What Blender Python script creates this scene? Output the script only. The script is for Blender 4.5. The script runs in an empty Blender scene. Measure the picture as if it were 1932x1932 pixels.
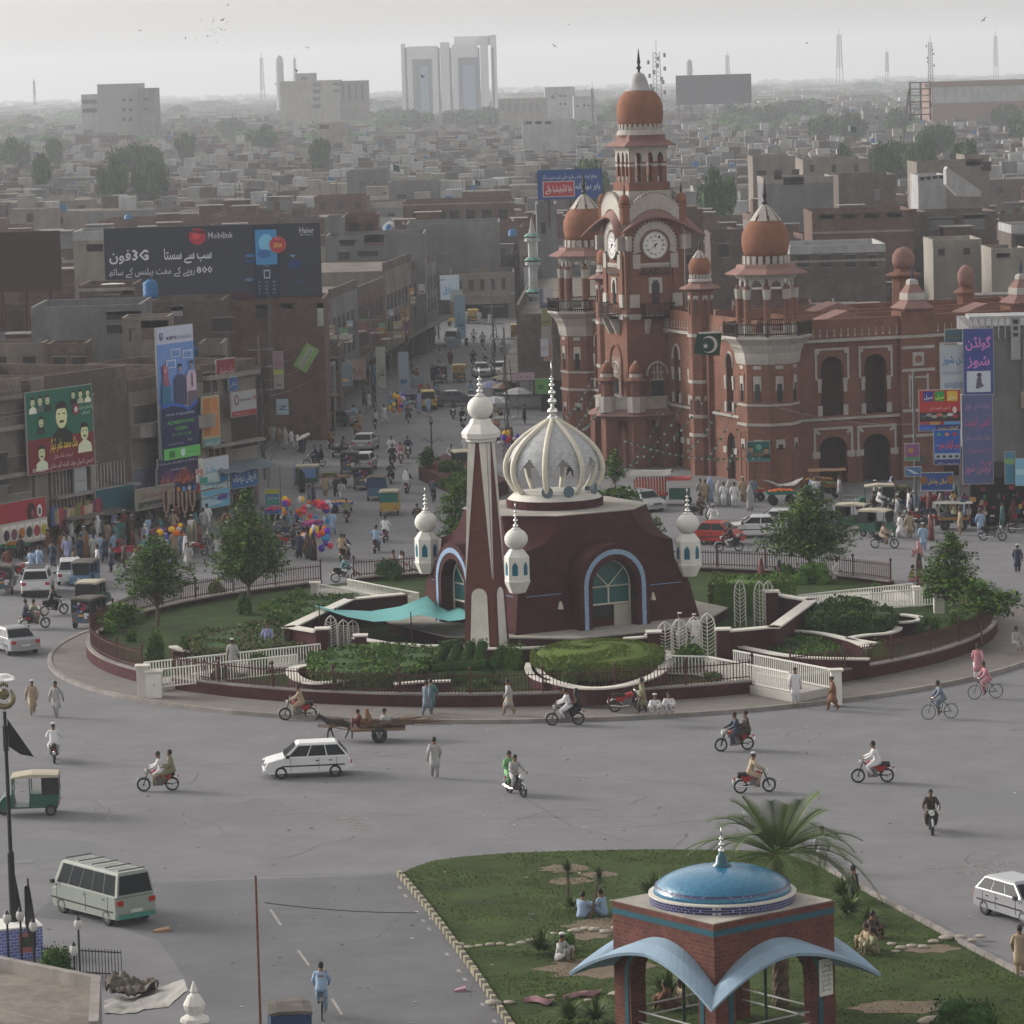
import bpy,bmesh,math,random
from mathutils import Vector,Matrix
S=bpy.context.scene
PI=math.pi
RAD=math.radians
# ------- camera, sky, sun, exposure
F_,H_,ROLL_=7400.0,30.0,0.028
PITCH_=math.atan(820/F_)
fw=Vector((0,math.cos(PITCH_),-math.sin(PITCH_)))
u0=Vector((0,math.sin(PITCH_),math.cos(PITCH_)))
r0=Vector((1,0,0))
rt=r0*math.cos(ROLL_)-u0*math.sin(ROLL_)
up=u0*math.cos(ROLL_)+r0*math.sin(ROLL_)
EYE=Vector((0,0,H_))
cd=bpy.data.cameras.new('camera')
cam=bpy.data.objects.new('camera',cd)
S.collection.objects.link(cam)
cam.matrix_world=Matrix(((rt.x,up.x,-fw.x,0),(rt.y,up.y,-fw.y,0),(rt.z,up.z,-fw.z,H_),(0,0,0,1)))
cd.sensor_width=36
cd.lens=36*F_/1932
cd.clip_start=1
cd.clip_end=40000
S.camera=cam
SUN_EL,SUN_AZ=RAD(24),RAD(-62)
w=bpy.data.worlds.new("World")
S.world=w
w.use_nodes=True
nt=w.node_tree
bg=nt.nodes['Background']
sky=nt.nodes.new('ShaderNodeTexSky')
sky.sky_type='NISHITA'
sky.sun_disc=False
sky.sun_elevation=SUN_EL
sky.sun_rotation=SUN_AZ
sky.air_density=1.0
sky.dust_density=3.0
sky.ozone_density=1.0
hs=nt.nodes.new('ShaderNodeHueSaturation')
hs.inputs['Hue'].default_value=0.5
hs.inputs['Saturation'].default_value=0.12
nt.links.new(sky.outputs[0],hs.inputs['Color'])
tn=nt.nodes.new('ShaderNodeVectorMath');tn.operation='MULTIPLY';tn.inputs[1].default_value=(1.0,.962,.91)
nt.links.new(hs.outputs[0],tn.inputs[0])
nt.links.new(tn.outputs[0],bg.inputs['Color'])
bg.inputs['Strength'].default_value=0.145
sd=bpy.data.lights.new('sun','SUN')
sd.energy=1.05
sd.angle=RAD(14)
sd.color=(1.0,0.94,0.86)
sun=bpy.data.objects.new('sun',sd)
S.collection.objects.link(sun)
sdir=Vector((math.sin(SUN_AZ)*math.cos(SUN_EL),math.cos(SUN_AZ)*math.cos(SUN_EL),math.sin(SUN_EL)))
sun.rotation_euler=sdir.to_track_quat('Z','Y').to_euler()
S.view_settings.view_transform='Standard'
S.view_settings.look='None'
S.view_settings.exposure=0.75
S.view_settings.gamma=1.0
S.cycles.use_denoising=True
S.cycles.max_bounces=5
S.cycles.diffuse_bounces=2
S.cycles.glossy_bounces=2
S.cycles.transmission_bounces=3
S.cycles.transparent_max_bounces=6
S.cycles.volume_bounces=1
# ------- helpers
def ray(u,v):
 return fw+rt*((u-966)/F_)-up*((v-966)/F_)
def g(u,v,z=0.0):
 d=ray(u,v)
 return EYE+d*((z-H_)/d.z)
def dp(u,v,y):
 d=ray(u,v)
 return EYE+d*(y/d.y)
def prj(p):
 q=Vector(p)-EYE
 z=q.dot(fw)
 return 966+F_*q.dot(rt)/z,966-F_*q.dot(up)/z
C=S.collection
def rnd(a,b):return random.uniform(a,b)
class MB:
 def __init__(s):
  s.v,s.f,s.mi,s.cm=[],[],[],0
  s.M=None
 def add(s,vs,fs):
  n=len(s.v)
  if s.M is not None:vs=[s.M@Vector(p)for p in vs]
  s.v.extend([tuple(p)for p in vs])
  for f in fs:
   s.f.append([i+n for i in f]);s.mi.append(s.cm)
  return s
 def box(s,x0,y0,z0,x1,y1,z1):
  vs=[(x,y,z)for z in(z0,z1)for x,y in((x0,y0),(x1,y0),(x1,y1),(x0,y1))]
  return s.add(vs,[(3,2,1,0),(4,5,6,7),(0,1,5,4),(1,2,6,5),(2,3,7,6),(3,0,4,7)])
 def cbox(s,c,sz,rz=0.0):
  cs,sn=math.cos(rz),math.sin(rz)
  hx,hy,hz=sz[0]/2,sz[1]/2,sz[2]/2
  vs=[]
  for z in(-hz,hz):
   for x,y in((-hx,-hy),(hx,-hy),(hx,hy),(-hx,hy)):
    vs.append((c[0]+x*cs-y*sn,c[1]+x*sn+y*cs,c[2]+z))
  return s.add(vs,[(3,2,1,0),(4,5,6,7),(0,1,5,4),(1,2,6,5),(2,3,7,6),(3,0,4,7)])
 def loft(s,rings,cap=True,closed=True):
  n=len(rings[0]);vs=[p for r in rings for p in r];fs=[]
  m=n if closed else n-1
  for k in range(len(rings)-1):
   for i in range(m):
    j=(i+1)%n
    fs.append((k*n+i,k*n+j,(k+1)*n+j,(k+1)*n+i))
  if cap and closed:
   fs.append(tuple(range(n))[::-1]);fs.append(tuple((len(rings)-1)*n+i for i in range(n)))
  return s.add(vs,fs)
 def prism(s,pts,z0,z1,top=None):
  t=top or pts
  return s.loft([[(p[0],p[1],z0)for p in pts],[(p[0],p[1],z1)for p in t]])
 def ext(s,pts,y0,y1):
  n=len(pts)
  vs=[(p[0],y0,p[1])for p in pts]+[(p[0],y1,p[1])for p in pts]
  fs=[tuple(range(n)),tuple(range(n,2*n))[::-1]]
  for i in range(n):
   j=(i+1)%n
   fs.append((i,i+n,j+n,j))
  return s.add(vs,fs)
 def lathe(s,prof,n=16,c=(0,0,0),ph=0.0,sx=1,sy=1):
  rings=[[(c[0]+sx*r*math.cos(ph+2*PI*i/n),c[1]+sy*r*math.sin(ph+2*PI*i/n),c[2]+z)for i in range(n)]for r,z in prof]
  return s.loft(rings)
 def tube(s,pts,rad,n=8):
  pts=[Vector(p)for p in pts]
  if not hasattr(rad,'__len__'):rad=[rad]*len(pts)
  rings=[];a=None
  for i,p in enumerate(pts):
   t=(pts[min(i+1,len(pts)-1)]-pts[max(i-1,0)])
   t=t.normalized()if t.length>1e-9 else Vector((0,0,1))
   if a is None:
    a=t.cross(Vector((0,0,1)))
    if a.length<.1:a=t.cross(Vector((1,0,0)))
   a=(a-t*a.dot(t)).normalized();b=t.cross(a)
   rings.append([p+(a*math.cos(2*PI*k/n)+b*math.sin(2*PI*k/n))*rad[i]for k in range(n)])
  return s.loft(rings)
 def ell(s,c,r,n=10,m=7,z0=-1.0):
  rings=[]
  for k in range(m+1):
   a=-PI/2+PI*k/m
   z=math.sin(a);q=math.cos(a)
   if z<z0:z=z0;q=math.sqrt(max(0,1-z0*z0))
   q=max(q,.02)
   rings.append([(c[0]+r[0]*q*math.cos(2*PI*i/n),c[1]+r[1]*q*math.sin(2*PI*i/n),c[2]+r[2]*z)for i in range(n)])
  return s.loft(rings)
 def wheel(s,c,R,wd,n=18,ax='y',inner=.6):
  prof=[(R*inner,-wd/2),(R*.93,-wd/2),(R,-wd*.3),(R,wd*.3),(R*.93,wd/2),(R*inner,wd/2)]
  rings=[]
  for i in range(n):
   a=2*PI*i/n
   if ax=='y':rings.append([(c[0]+r*math.cos(a),c[1]+t,c[2]+r*math.sin(a))for r,t in prof])
   else:rings.append([(c[0]+t,c[1]+r*math.cos(a),c[2]+r*math.sin(a))for r,t in prof])
  rings.append(rings[0])
  return s.loft(rings,cap=False)
 def disc(s,c,R,t,n=16,ax='y'):
  if ax=='y':rings=[[(c[0]+R*math.cos(2*PI*i/n),c[1]+y,c[2]+R*math.sin(2*PI*i/n))for i in range(n)]for y in(-t/2,t/2)]
  else:rings=[[(c[0]+x,c[1]+R*math.cos(2*PI*i/n),c[2]+R*math.sin(2*PI*i/n))for i in range(n)]for x in(-t/2,t/2)]
  return s.loft(rings)
 def text(s,txt,x,z,h,y=0.0,w=None,align='c',flip=1,bold=0,sh=0,rot=0):
  vs,fs,wd=text_mesh(txt,bold*.5)
  k=h;kx=h if w is None else w/max(wd,.01)
  W=wd*kx
  ox={'c':-W/2,'l':0,'r':-W}[align]
  cr,sr=math.cos(rot),math.sin(rot)
  out=[]
  for p in vs:
   px,pz=ox+p[0]*kx+sh*p[1]*k,p[1]*k
   out.append((x+px*cr-pz*sr,y,z+px*sr+pz*cr))
  return s.add(out,fs)
 def build(s,name,mats,parent=None,smooth=False,mesh=None):
  if mesh is None:
   mesh=bpy.data.meshes.new(name)
   mesh.from_pydata(s.v,[],s.f)
   if not isinstance(mats,(list,tuple)):mats=[mats]
   for m in mats:mesh.materials.append(m)
   if len(mats)>1:mesh.polygons.foreach_set('material_index',s.mi)
   if smooth:mesh.polygons.foreach_set('use_smooth',[True]*len(mesh.polygons))
   mesh.update()
  o=bpy.data.objects.new(name,mesh)
  C.objects.link(o)
  if parent:o.parent=parent
  return o
_tc={}
def text_mesh(txt,bold=0):
 key=(txt,bold)
 if key in _tc:return _tc[key]
 c=bpy.data.curves.new('lettering','FONT')
 c.body=shape(txt);c.resolution_u=1
 if bold:c.offset=bold
 o=bpy.data.objects.new('lettering',c);C.objects.link(o)
 dg=bpy.context.evaluated_depsgraph_get()
 ev=o.evaluated_get(dg);m=ev.to_mesh()
 vs=[tuple(v.co)for v in m.vertices];fs=[tuple(p.vertices)for p in m.polygons]
 ev.to_mesh_clear()
 bpy.data.objects.remove(o);bpy.data.curves.remove(c)
 if vs:
  x0=min(v[0]for v in vs);x1=max(v[0]for v in vs)
  vs=[(v[0]-x0,v[1],v[2])for v in vs];wd=x1-x0
 else:wd=1
 _tc[key]=(vs,fs,wd)
 return _tc[key]
_F4=dict(zip('بپتٹجچحخسشصضطعغفقکگلمنہھی',(0xFE8F,0xFB56,0xFE95,0xFB66,0xFE9D,0xFB7A,0xFEA1,0xFEA5,0xFEB1,0xFEB5,0xFEB9,0xFEBD,0xFEC1,0xFEC9,0xFECD,0xFED1,0xFED5,0xFB8E,0xFB92,0xFEDD,0xFEE1,0xFEE5,0xFBA6,0xFBAA,0xFBFC)))
_F2=dict(zip('اآدڈذرڑزوےںٴ',(0xFE8D,0xFE81,0xFEA9,0xFB88,0xFEAB,0xFEAD,0xFB8C,0xFEAF,0xFEED,0xFBAE,0xFB9E,0xFE80)))
def shape(t):
 if not any(c in _F4 or c in _F2 for c in t):return t
 out=[]
 for w_ in t.split(' '):
  if not any(c in _F4 or c in _F2 for c in w_):out.append(w_);continue
  r=[]
  for i,c in enumerate(w_):
   prev=i>0 and w_[i-1]in _F4
   nxt=i<len(w_)-1 and(w_[i+1]in _F4 or w_[i+1]in _F2)
   if c in _F4:r.append(chr(_F4[c]+(3 if prev and nxt else 1 if prev else 2 if nxt else 0)))
   elif c in _F2:r.append(chr(_F2[c]+(1 if prev else 0)))
   else:r.append(c)
  out.append(''.join(reversed(r)))
 return ' '.join(reversed(out))
def tag(o,label=None,cat=None,group=None,kind=None):
 if label:o['label']=label
 if cat:o['category']=cat
 if group:o['group']=group
 if kind:o['kind']=kind
 return o
def T(name,label,cat,loc=(0,0,0),rz=0.0,group=None):
 o=bpy.data.objects.new(name,None)
 o.empty_display_size=.2
 C.objects.link(o);o.location=loc;o.rotation_euler=(0,0,rz)
 return tag(o,label,cat,group)
def kids(o):return[c for c in bpy.data.objects if c.parent is o]
_kid={}
def dup(src,loc,rz=0.0,label=None,group=None,scale=None,swap=None):
 if src.name not in _kid:
  ks=[c for c in C.objects if c.parent is src]
  _kid[src.name]=[(c,[d for d in C.objects if d.parent is c])for c in ks]
 r=src.copy();C.objects.link(r);r.location=loc;r.rotation_euler=(0,0,rz)
 if scale:r.scale=(scale,)*3 if not hasattr(scale,'__len__')else scale
 if label:r['label']=label
 if group:r['group']=group
 for c,gs in _kid[src.name]:
  q=c.copy();C.objects.link(q);q.parent=r
  recol(q,swap)
  for d in gs:
   e=d.copy();C.objects.link(e);e.parent=q;recol(e,swap)
 return r
def recol(o,swap):
 if not swap or o.type!='MESH':return
 for i,sl in enumerate(o.material_slots):
  m=swap.get(sl.material.name.split('.')[0])if sl.material else None
  if m is not None:
   sl.link='OBJECT';sl.material=m
_m={}
def mat(name,col,rough=.8,var=.12,scale=2.0,bump=0.0,metal=0.0,brick=None,stain=0.0,em=None,spec=.12,alpha=1.0,axis=0):
 if name in _m:return _m[name]
 m=bpy.data.materials.new(name);m.use_nodes=True
 n=m.node_tree.nodes;L=m.node_tree.links;b=n['Principled BSDF']
 b.inputs['Roughness'].default_value=rough;b.inputs['Metallic'].default_value=metal
 b.inputs['Specular IOR Level'].default_value=spec
 c4=tuple(col)+(1,)
 b.inputs['Base Color'].default_value=c4
 if var>0 or brick or stain:
  tc=n.new('ShaderNodeTexCoord')
  ns=n.new('ShaderNodeTexNoise');ns.inputs['Scale'].default_value=scale;ns.inputs['Detail'].default_value=6
  ns.inputs['Roughness'].default_value=.65
  L.new(tc.outputs['Object'],ns.inputs['Vector'])
  mr=n.new('ShaderNodeMapRange');mr.inputs['From Min'].default_value=.3;mr.inputs['From Max'].default_value=.7
  mr.inputs['To Min'].default_value=1-var;mr.inputs['To Max'].default_value=1+var
  L.new(ns.outputs['Fac'],mr.inputs['Value'])
  vm=n.new('ShaderNodeVectorMath');vm.operation='SCALE'
  L.new(mr.outputs[0],vm.inputs['Scale'])
  vm.inputs[0].default_value=col
  if brick:
   bt=n.new('ShaderNodeTexBrick');sc,mort,k2=brick
   bt.inputs['Scale'].default_value=sc;bt.inputs['Color1'].default_value=c4
   bt.inputs['Color2'].default_value=tuple(x*k2 for x in col)+(1,)
   bt.inputs['Mortar'].default_value=tuple(mort)+(1,);bt.inputs['Mortar Size'].default_value=.018
   sp=n.new('ShaderNodeSeparateXYZ');L.new(tc.outputs['Object'],sp.inputs[0])
   ad=n.new('ShaderNodeMath');ad.operation='ADD';L.new(sp.outputs[0],ad.inputs[0]);L.new(sp.outputs[1],ad.inputs[1])
   cb=n.new('ShaderNodeCombineXYZ');L.new(ad.outputs[0],cb.inputs[0]);L.new(sp.outputs[2],cb.inputs[1])
   L.new(cb.outputs[0],bt.inputs['Vector']);L.new(bt.outputs['Color'],vm.inputs[0])
  src=vm.outputs[0]
  if stain:
   n2=n.new('ShaderNodeTexNoise');n2.inputs['Scale'].default_value=.35;n2.inputs['Detail'].default_value=8;n2.inputs['Roughness'].default_value=.7
   mp=n.new('ShaderNodeMapping');mp.inputs['Scale'].default_value=(1,1,.45);L.new(tc.outputs['Object'],mp.inputs[0]);L.new(mp.outputs[0],n2.inputs['Vector'])
   m2=n.new('ShaderNodeMapRange');m2.inputs['From Min'].default_value=.42;m2.inputs['From Max'].default_value=.62
   m2.inputs['To Min'].default_value=1-stain;m2.inputs['To Max'].default_value=1.08;L.new(n2.outputs['Fac'],m2.inputs['Value'])
   v2=n.new('ShaderNodeVectorMath');v2.operation='SCALE';L.new(src,v2.inputs[0]);L.new(m2.outputs[0],v2.inputs['Scale']);src=v2.outputs[0]
  L.new(src,b.inputs['Base Color'])
  if bump:
   bm_=n.new('ShaderNodeBump');bm_.inputs['Strength'].default_value=bump;bm_.inputs['Distance'].default_value=.05
   nb=n.new('ShaderNodeTexNoise');nb.inputs['Scale'].default_value=scale*6;nb.inputs['Detail'].default_value=4
   L.new(tc.outputs['Object'],nb.inputs['Vector']);L.new(nb.outputs['Fac'],bm_.inputs['Height']);L.new(bm_.outputs[0],b.inputs['Normal'])
 if em:
  b.inputs['Emission Color'].default_value=tuple(em[:3])+(1,);b.inputs['Emission Strength'].default_value=em[3]
 _m[name]=m
 return m
def flat(name,col,rough=.6,metal=0.0,spec=.4):return mat(name,col,rough,0.06,5.0,0,metal,spec=spec)
LM=[(1205,380,'clock tower'),(400,490,'dark 3G billboard'),(55,490,'blank brown billboard'),(850,140,'white twin-slab tower'),(1345,170,'grey blank billboard'),(1075,345,'blue rooftop signboard'),(250,310,'big rooftop tree'),(335,780,'tall college banner'),(115,810,'green portrait banner'),(905,1000,'tall brick minaret'),(1030,850,'white cage dome'),(1370,1720,'blue-domed kiosk'),(1460,1570,'date palm'),(580,1440,'white hatchback'),(195,1690,'grey-green van'),(1350,650,'hanging green flag'),(1450,480,'right octagonal turret'),(1845,750,'purple shoe sign'),(1620,700,'twin arched windows'),(690,1155,'teal canopy'),(1130,1250,'round clipped hedge'),(1530,1000,'spreading garden tree'),(460,1020,'tall garden tree'),(290,1090,'leaning thin tree'),(1830,1070,'tiered garden tree'),(1735,190,'red-white hoarding frame'),(220,200,'grey unfinished block'),(610,180,'long concrete block'),(1240,130,'lattice phone mast'),(870,385,'arcaded brick house'),(1550,450,'long red-brick house'),(1790,350,'white stair ramp'),(1505,215,'far park trees'),(690,215,'far dense grove'),(1090,430,'left red dome'),(865,480,'blank grey gable'),(520,640,'lattice steel mast'),(560,950,'balloon stall'),(1260,900,'red rickshaw van'),(1365,1010,'small red car'),(1780,970,'hooded market cart'),(970,730,'parked grey saloon'),(640,795,'grey estate car'),(700,1380,'donkey cart'),(35,1290,'golden crest lamp'),(70,1100,'white jeep-like car')]
_used=set()
def where(u,v,what,tail='',near=6,maxw=16):
 ls=sorted(LM,key=lambda l:(l[0]-u)**2+(l[1]-v)**2)[:near]
 def rel(l,a='just '):
  dx,dy=u-l[0],v-l[1]
  ver='above' if dy<0 else 'below'
  hor='left' if dx<0 else 'right'
  dd=math.hypot(dx,dy)
  q='' if dd>170 else a
  if abs(dx)>2.2*abs(dy):return q+hor+' of the '+l[2]
  if abs(dy)>2.2*abs(dx):return q+ver+' the '+l[2]
  return q+ver+'-'+hor+' of the '+l[2]
 base=what+(', '+tail if tail else '')
 c=[base+', '+rel(l)for l in ls]
 c+=[base+', between the '+ls[0][2]+' and the '+l[2]for l in ls[1:4]]
 c+=[base+', second one '+rel(l,'')for l in ls]+[base+', third one '+rel(l,'')for l in ls]+[base+', fourth one '+rel(l,'')for l in ls]+[base+', fifth one '+rel(l,'')for l in ls]
 for s in c:
  if s not in _used and len(s.split())<=maxw:
   _used.add(s);return s
 for s in c:
  if s not in _used:_used.add(s);return s
 return c[0]
 # ------- materials
random.seed(11)
M_={}
asph=mat('asphalt',(.174,.173,.184),.9,.045,.25,.25,stain=.06)
asph2=mat('asphalt_newer',(.137,.139,.149),.9,.06,.4,.25,stain=.06)
conc=mat('concrete',(.27,.25,.235),.9,.15,1.5,.2,stain=.25)
pav=mat('pavement_slab',(.19,.175,.165),.9,.10,1.2,.2,brick=(1.0,(.12,.11,.10),.9))
coping=mat('white_coping',(.6,.57,.52),.6,.10,1.5)
maroon=mat('maroon_brick',(.062,.019,.021),.85,.25,1.2,.15,brick=(1.6,(.06,.025,.024),.82))
lawn_m=mat('lawn_grass',(.03,.055,.013),.95,.35,.9,.8,stain=.25)
soil=mat('bare_soil',(.16,.125,.095),.95,.25,1.5,.4)
dirt=mat('city_ground',(.20,.165,.135),.95,.2,.05)
white=mat('white_paint',(.68,.67,.63),.55,.06,2.0)
whitest=mat('white_stained_paint',(.62,.60,.55),.6,.10,1.0,stain=.12)
rust=mat('red_oxide_steel',(.075,.032,.028),.6,.2,3)
black=flat('black_paint',(.012,.012,.013),.5)
steel=mat('grey_steel',(.16,.16,.165),.45,.1,2,metal=.6)
chrome=mat('bright_metal',(.75,.75,.73),.18,0,metal=1.0)
glassd=mat('dark_glass',(.02,.025,.03),.08,0,spec=.8)
rubber=flat('tyre_rubber',(.018,.018,.018),.85)
wood=mat('weathered_wood',(.16,.10,.06),.8,.25,3)
leafA=mat('leaf_mid_green',(.062,.135,.022),.7,.3,.8)
leafB=mat('leaf_dark_green',(.026,.066,.014),.7,.3,.8)
leafC=mat('leaf_light_green',(.11,.18,.028),.7,.3,.8)
leafD=mat('leaf_far_green',(.035,.072,.022),.8,.3,.1)
bark=mat('bark',(.12,.09,.065),.9,.25,4)
# ------- the ground, roads and pavements
def sheet(name,pts,z,m,kind='structure',sub=0):
 b=MB();b.add([(p[0],p[1],z)for p in pts],[tuple(range(len(pts)))])
 o=b.build(name,m);tag(o,kind=kind);return o
sheet('ground',[(-6500,-100),(6500,-100),(6500,13000),(-6500,13000)],0,dirt)
sheet('road',[(-70,60),(70,60),(70,300),(24,520),(-40,520),(-70,300)],.004,asph)
sheet('road_patch',[g(*p)for p in((120,1674),(420,1661),(757,1650),(1010,2010),(400,2020),(352,1850),(300,1775),(210,1745),(60,1730))],.008,asph2)
whl=mat('worn_road_paint',(.30,.29,.27),.9,.3,4)
yel=mat('worn_yellow_paint',(.26,.19,.11),.9,.3,4)
mk=MB()
def gline(b,a,c,wd,z=.012):
 a,c=Vector(a),Vector(c);d=(c-a);d.z=0;n=Vector((-d.y,d.x,0)).normalized()*wd/2
 b.add([(p.x,p.y,z)for p in(a-n,c-n,c+n,a+n)],[(0,1,2,3)])
for a,c in(((510,1716),(530,1746)),((562,1793),(583,1822)),((626,1884),(645,1915)),((640,1945),(664,1990))):gline(mk,g(*a),g(*c),.10)
for i in(0,1,3,4,5,8,10,11,14,16):
 t=i/17;a=g(752+190*t,1672+268*t);c_=g(752+190*(t+.02),1672+268*(t+.02));gline(mk,a,c_,.12)
o=mk.build('road_markings',whl);tag(o,kind='structure')
mk=MB()
vs,fs,wd=text_mesh('WWKC',.02)
a,e1=g(708,1566),None
ax=(g(640,1530)-g(704,1570)).normalized();ay=(g(678,1530)-g(640,1532)).normalized()
L_=(g(642,1532)-g(706,1570)).length
o0=g(672,1571)
mk.add([tuple(Vector((o0.x,o0.y,.012))+ax*(p[0]/wd*L_)+ay*(p[1]*1.2))for p in vs],fs)
o0=g(1740,1640)
for k,(t_,uu)in enumerate((('CHOWK KUT',1738),('CHERI',1795))):
 vs,fs,wd=text_mesh(t_,.01);q=g(uu,1632+13*k);L_=(4.0,1.9)[k]
 mk.add([(q.x+p[0]/wd*L_,q.y-p[1]*1.1,.012)for p in vs],fs)
o=mk.build('painted_letters',mat('faint_road_paint',(.21,.2,.195),.9,.3,4));tag(o,kind='structure')
mk=MB()
for pts in(((0,1452),(420,1442),(900,1455),(1500,1490)),((460,1540),(620,1532),(900,1545),(1250,1540)),((620,1420),(900,1440),(1100,1436)),((720,1145-70),(980,1088-10)),((340,1655),(780,1648)),((1180,1440),(1235,1438)),((1320,1480),(1410,1500),(1560,1530)),((980,1500),(1080,1560),(1200,1590))):
 q=[g(*p)for p in pts]
 for a,c_ in zip(q,q[1:]):gline(mk,a,c_,.10,.006)
o=mk.build('road_seams',asph2);tag(o,kind='structure')
random.seed(3)
for k in range(16):
 u,v=rnd(0,1932),rnd(1400,1640)if k<10 else rnd(880,1060);p=g(u,v);n=14;rx,ry=rnd(1,4),rnd(1,3.5);ph=rnd(0,6)
 b=MB();b.add([(p.x+rx*(1+.3*math.sin(2*i+ph))*math.cos(2*PI*i/n),p.y+ry*(1+.25*math.cos(3*i+ph))*math.sin(2*PI*i/n),.0055+.0003*k)for i in range(n)],[tuple(range(n))])
 tag(b.build('asphalt_patch',mat('asphalt_patched_%d'%(k%3),[(.161,.161,.172),(.178,.178,.189),(.165,.167,.18)][k%3],.9,.06,.4)),kind='structure')
mk=MB()
for k in range(34):
 u,v=rnd(0,1932),rnd(1380,1900);p=g(u,v);q=p.copy();a=rnd(0,PI)
 for _ in range(9):q2=q+Vector((math.cos(a),math.sin(a),0))*rnd(.3,.9);gline(mk,q,q2,rnd(.015,.04),.0105);q=q2;a+=rnd(-.6,.6)
tag(mk.build('road_cracks',mat('crack_dark',(.10,.096,.096),.95,.1)),kind='structure')
KC,KR=Vector((2.1,207.9,0)),27.0
WC,WR=Vector((1.4,209.3,0)),24.4
def ring(cx,cy,r0_,r1_,z0,z1,n=120,a0=0,a1=2*PI,b=None):
 b=b or MB();R=[]
 full=abs(a1-a0-2*PI)<1e-6
 for i in range(n+1):
  a=a0+(a1-a0)*i/n;c_,s_=math.cos(a),math.sin(a)
  R.append([(cx+r0_*c_,cy+r0_*s_,z0),(cx+r1_*c_,cy+r1_*s_,z0),(cx+r1_*c_,cy+r1_*s_,z1),(cx+r0_*c_,cy+r0_*s_,z1)])
 b.loft(R,cap=not full);return b
def disc(cx,cy,r,z0,z1,n=120):return MB().lathe([(r,z0),(r,z1)],n,(cx,cy,0))
o=disc(KC.x,KC.y,KR-.22,.0,.16).build('roundabout_pavement',pav);tag(o,kind='structure')
o=ring(KC.x,KC.y,KR-.22,KR,0,.2).build('kerb',conc);tag(o,kind='structure')
o=disc(WC.x,WC.y,WR-.2,.1,.5).build('roundabout_lawn',lawn_m);tag(o,kind='structure')
def ang(u,v,z=.3):
 p=g(u,v,z);return math.atan2(p.y-WC.y,p.x-WC.x)
gaps=[(ang(250,1283),ang(296,1298)),(ang(1497,1322),ang(1572,1310)),(ang(1745,1118),ang(1705,1108)),(ang(650,1100),ang(592,1108))]
gaps=[(min(a),max(a))for a in gaps]
gaps.sort(key=lambda a:a[0])
arcs=[]
for i,ga in enumerate(gaps):
 nx=gaps[(i+1)%4][0]+(2*PI if i==3 else 0)
 arcs.append((ga[1],nx))
names={}
for i,(a0,a1)in enumerate(arcs):
 mid=(a0+a1)/2;q=prj((WC.x+WR*math.cos(mid),WC.y+WR*math.sin(mid),1))
 side='front' if math.sin(mid)<-.6 else 'rear' if math.sin(mid)>.6 else 'left' if math.cos(mid)<0 else 'right'
 n=max(8,int((a1-a0)*WR/.8))
 t=T('perimeter_wall','low maroon brick wall along the %s side of the round garden'%side,'wall',(0,0,0),0,'garden rim walls')
 ring(WC.x,WC.y,WR-.35,WR,.1,.72,n,a0,a1).build('brickwork',maroon,t)
 ring(WC.x,WC.y,WR-.5,WR+.0,.72,.8,n,a0,a1).build('coping',conc,t)
 t=T('picket_fence','dark red steel picket fence curving along the %s rim of the garden'%side,'fence',(0,0,0),0,'garden picket fences')
 b=MB();L=(a1-a0)*WR;k=int(L/.17)
 for j in range(k+1):
  a=a0+(a1-a0)*j/k;x,y=WC.x+(WR-.25)*math.cos(a),WC.y+(WR-.25)*math.sin(a)
  b.cbox((x,y,1.30),(.035,.035,1.0),a)
 b.build('pickets',rust,t)
 b=MB();n2=int(L/1)
 for z in(.92,1.62):ring(WC.x,WC.y,WR-.27,WR-.23,z,z+.05,n2,a0,a1,b)
 b.build('rails',rust,t)
 for j in range(int(L/3.2)+1):
  a=a0+(a1-a0)*j/int(L/3.2);x,y=WC.x+(WR-.25)*math.cos(a),WC.y+(WR-.25)*math.sin(a)
  MB().lathe([(.05,.8),(.05,1.9),(.09,1.93),(.08,2.02),(.01,2.1)],8,(x,y,0)).build('post',rust,t)
def lowwall(label,pts,ztop,th=.28,z0=.3,cw=.16,name='planter_wall',group='maroon garden walls'):
 q=[g(u,v,ztop)for u,v in pts]
 if len(q)>3:
  r=[q[0]]
  for i in range(len(q)-1):
   p0,p1,p2,p3=q[max(i-1,0)],q[i],q[i+1],q[min(i+2,len(q)-1)]
   for k in(1,2,3,4):
    t=k/4;r.append(.5*((2*p1)+(p2-p0)*t+(2*p0-5*p1+4*p2-p3)*t*t+(3*p1-p0-3*p2+p3)*t**3))
  q=r
 t=T(name,label,'wall',tuple(q[0].xy)+(0,),0,group);o=Vector((q[0].x,q[0].y,0))
 def run(w,za,zb):
  R=[]
  for i,p in enumerate(q):
   d=(q[min(i+1,len(q)-1)]-q[max(i-1,0)]);d.z=0;n=Vector((-d.y,d.x,0)).normalized()*w/2;p=p-o
   R.append([(p.x-n.x,p.y-n.y,za),(p.x+n.x,p.y+n.y,za),(p.x+n.x,p.y+n.y,zb),(p.x-n.x,p.y-n.y,zb)])
  return MB().loft(R)
 run(th,z0,ztop-.08).build('brickwork',maroon,t)
 run(th+cw,ztop-.08,ztop).build('coping',coping,t)
 return t
def sharp(pts):
 r=[]
 for a,c_ in zip(pts,pts[1:]):
  r+=[a,(a[0]*.97+c_[0]*.03,a[1]*.97+c_[1]*.03),(a[0]*.03+c_[0]*.97,a[1]*.03+c_[1]*.97)]
 return r+[pts[-1]]
lowwall('angular maroon wall with broad pale coping left of the canopy',sharp([(762,1119),(659,1129),(547,1181),(600,1190)]),2.1,.3,.3,.35,'screen_wall')
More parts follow.
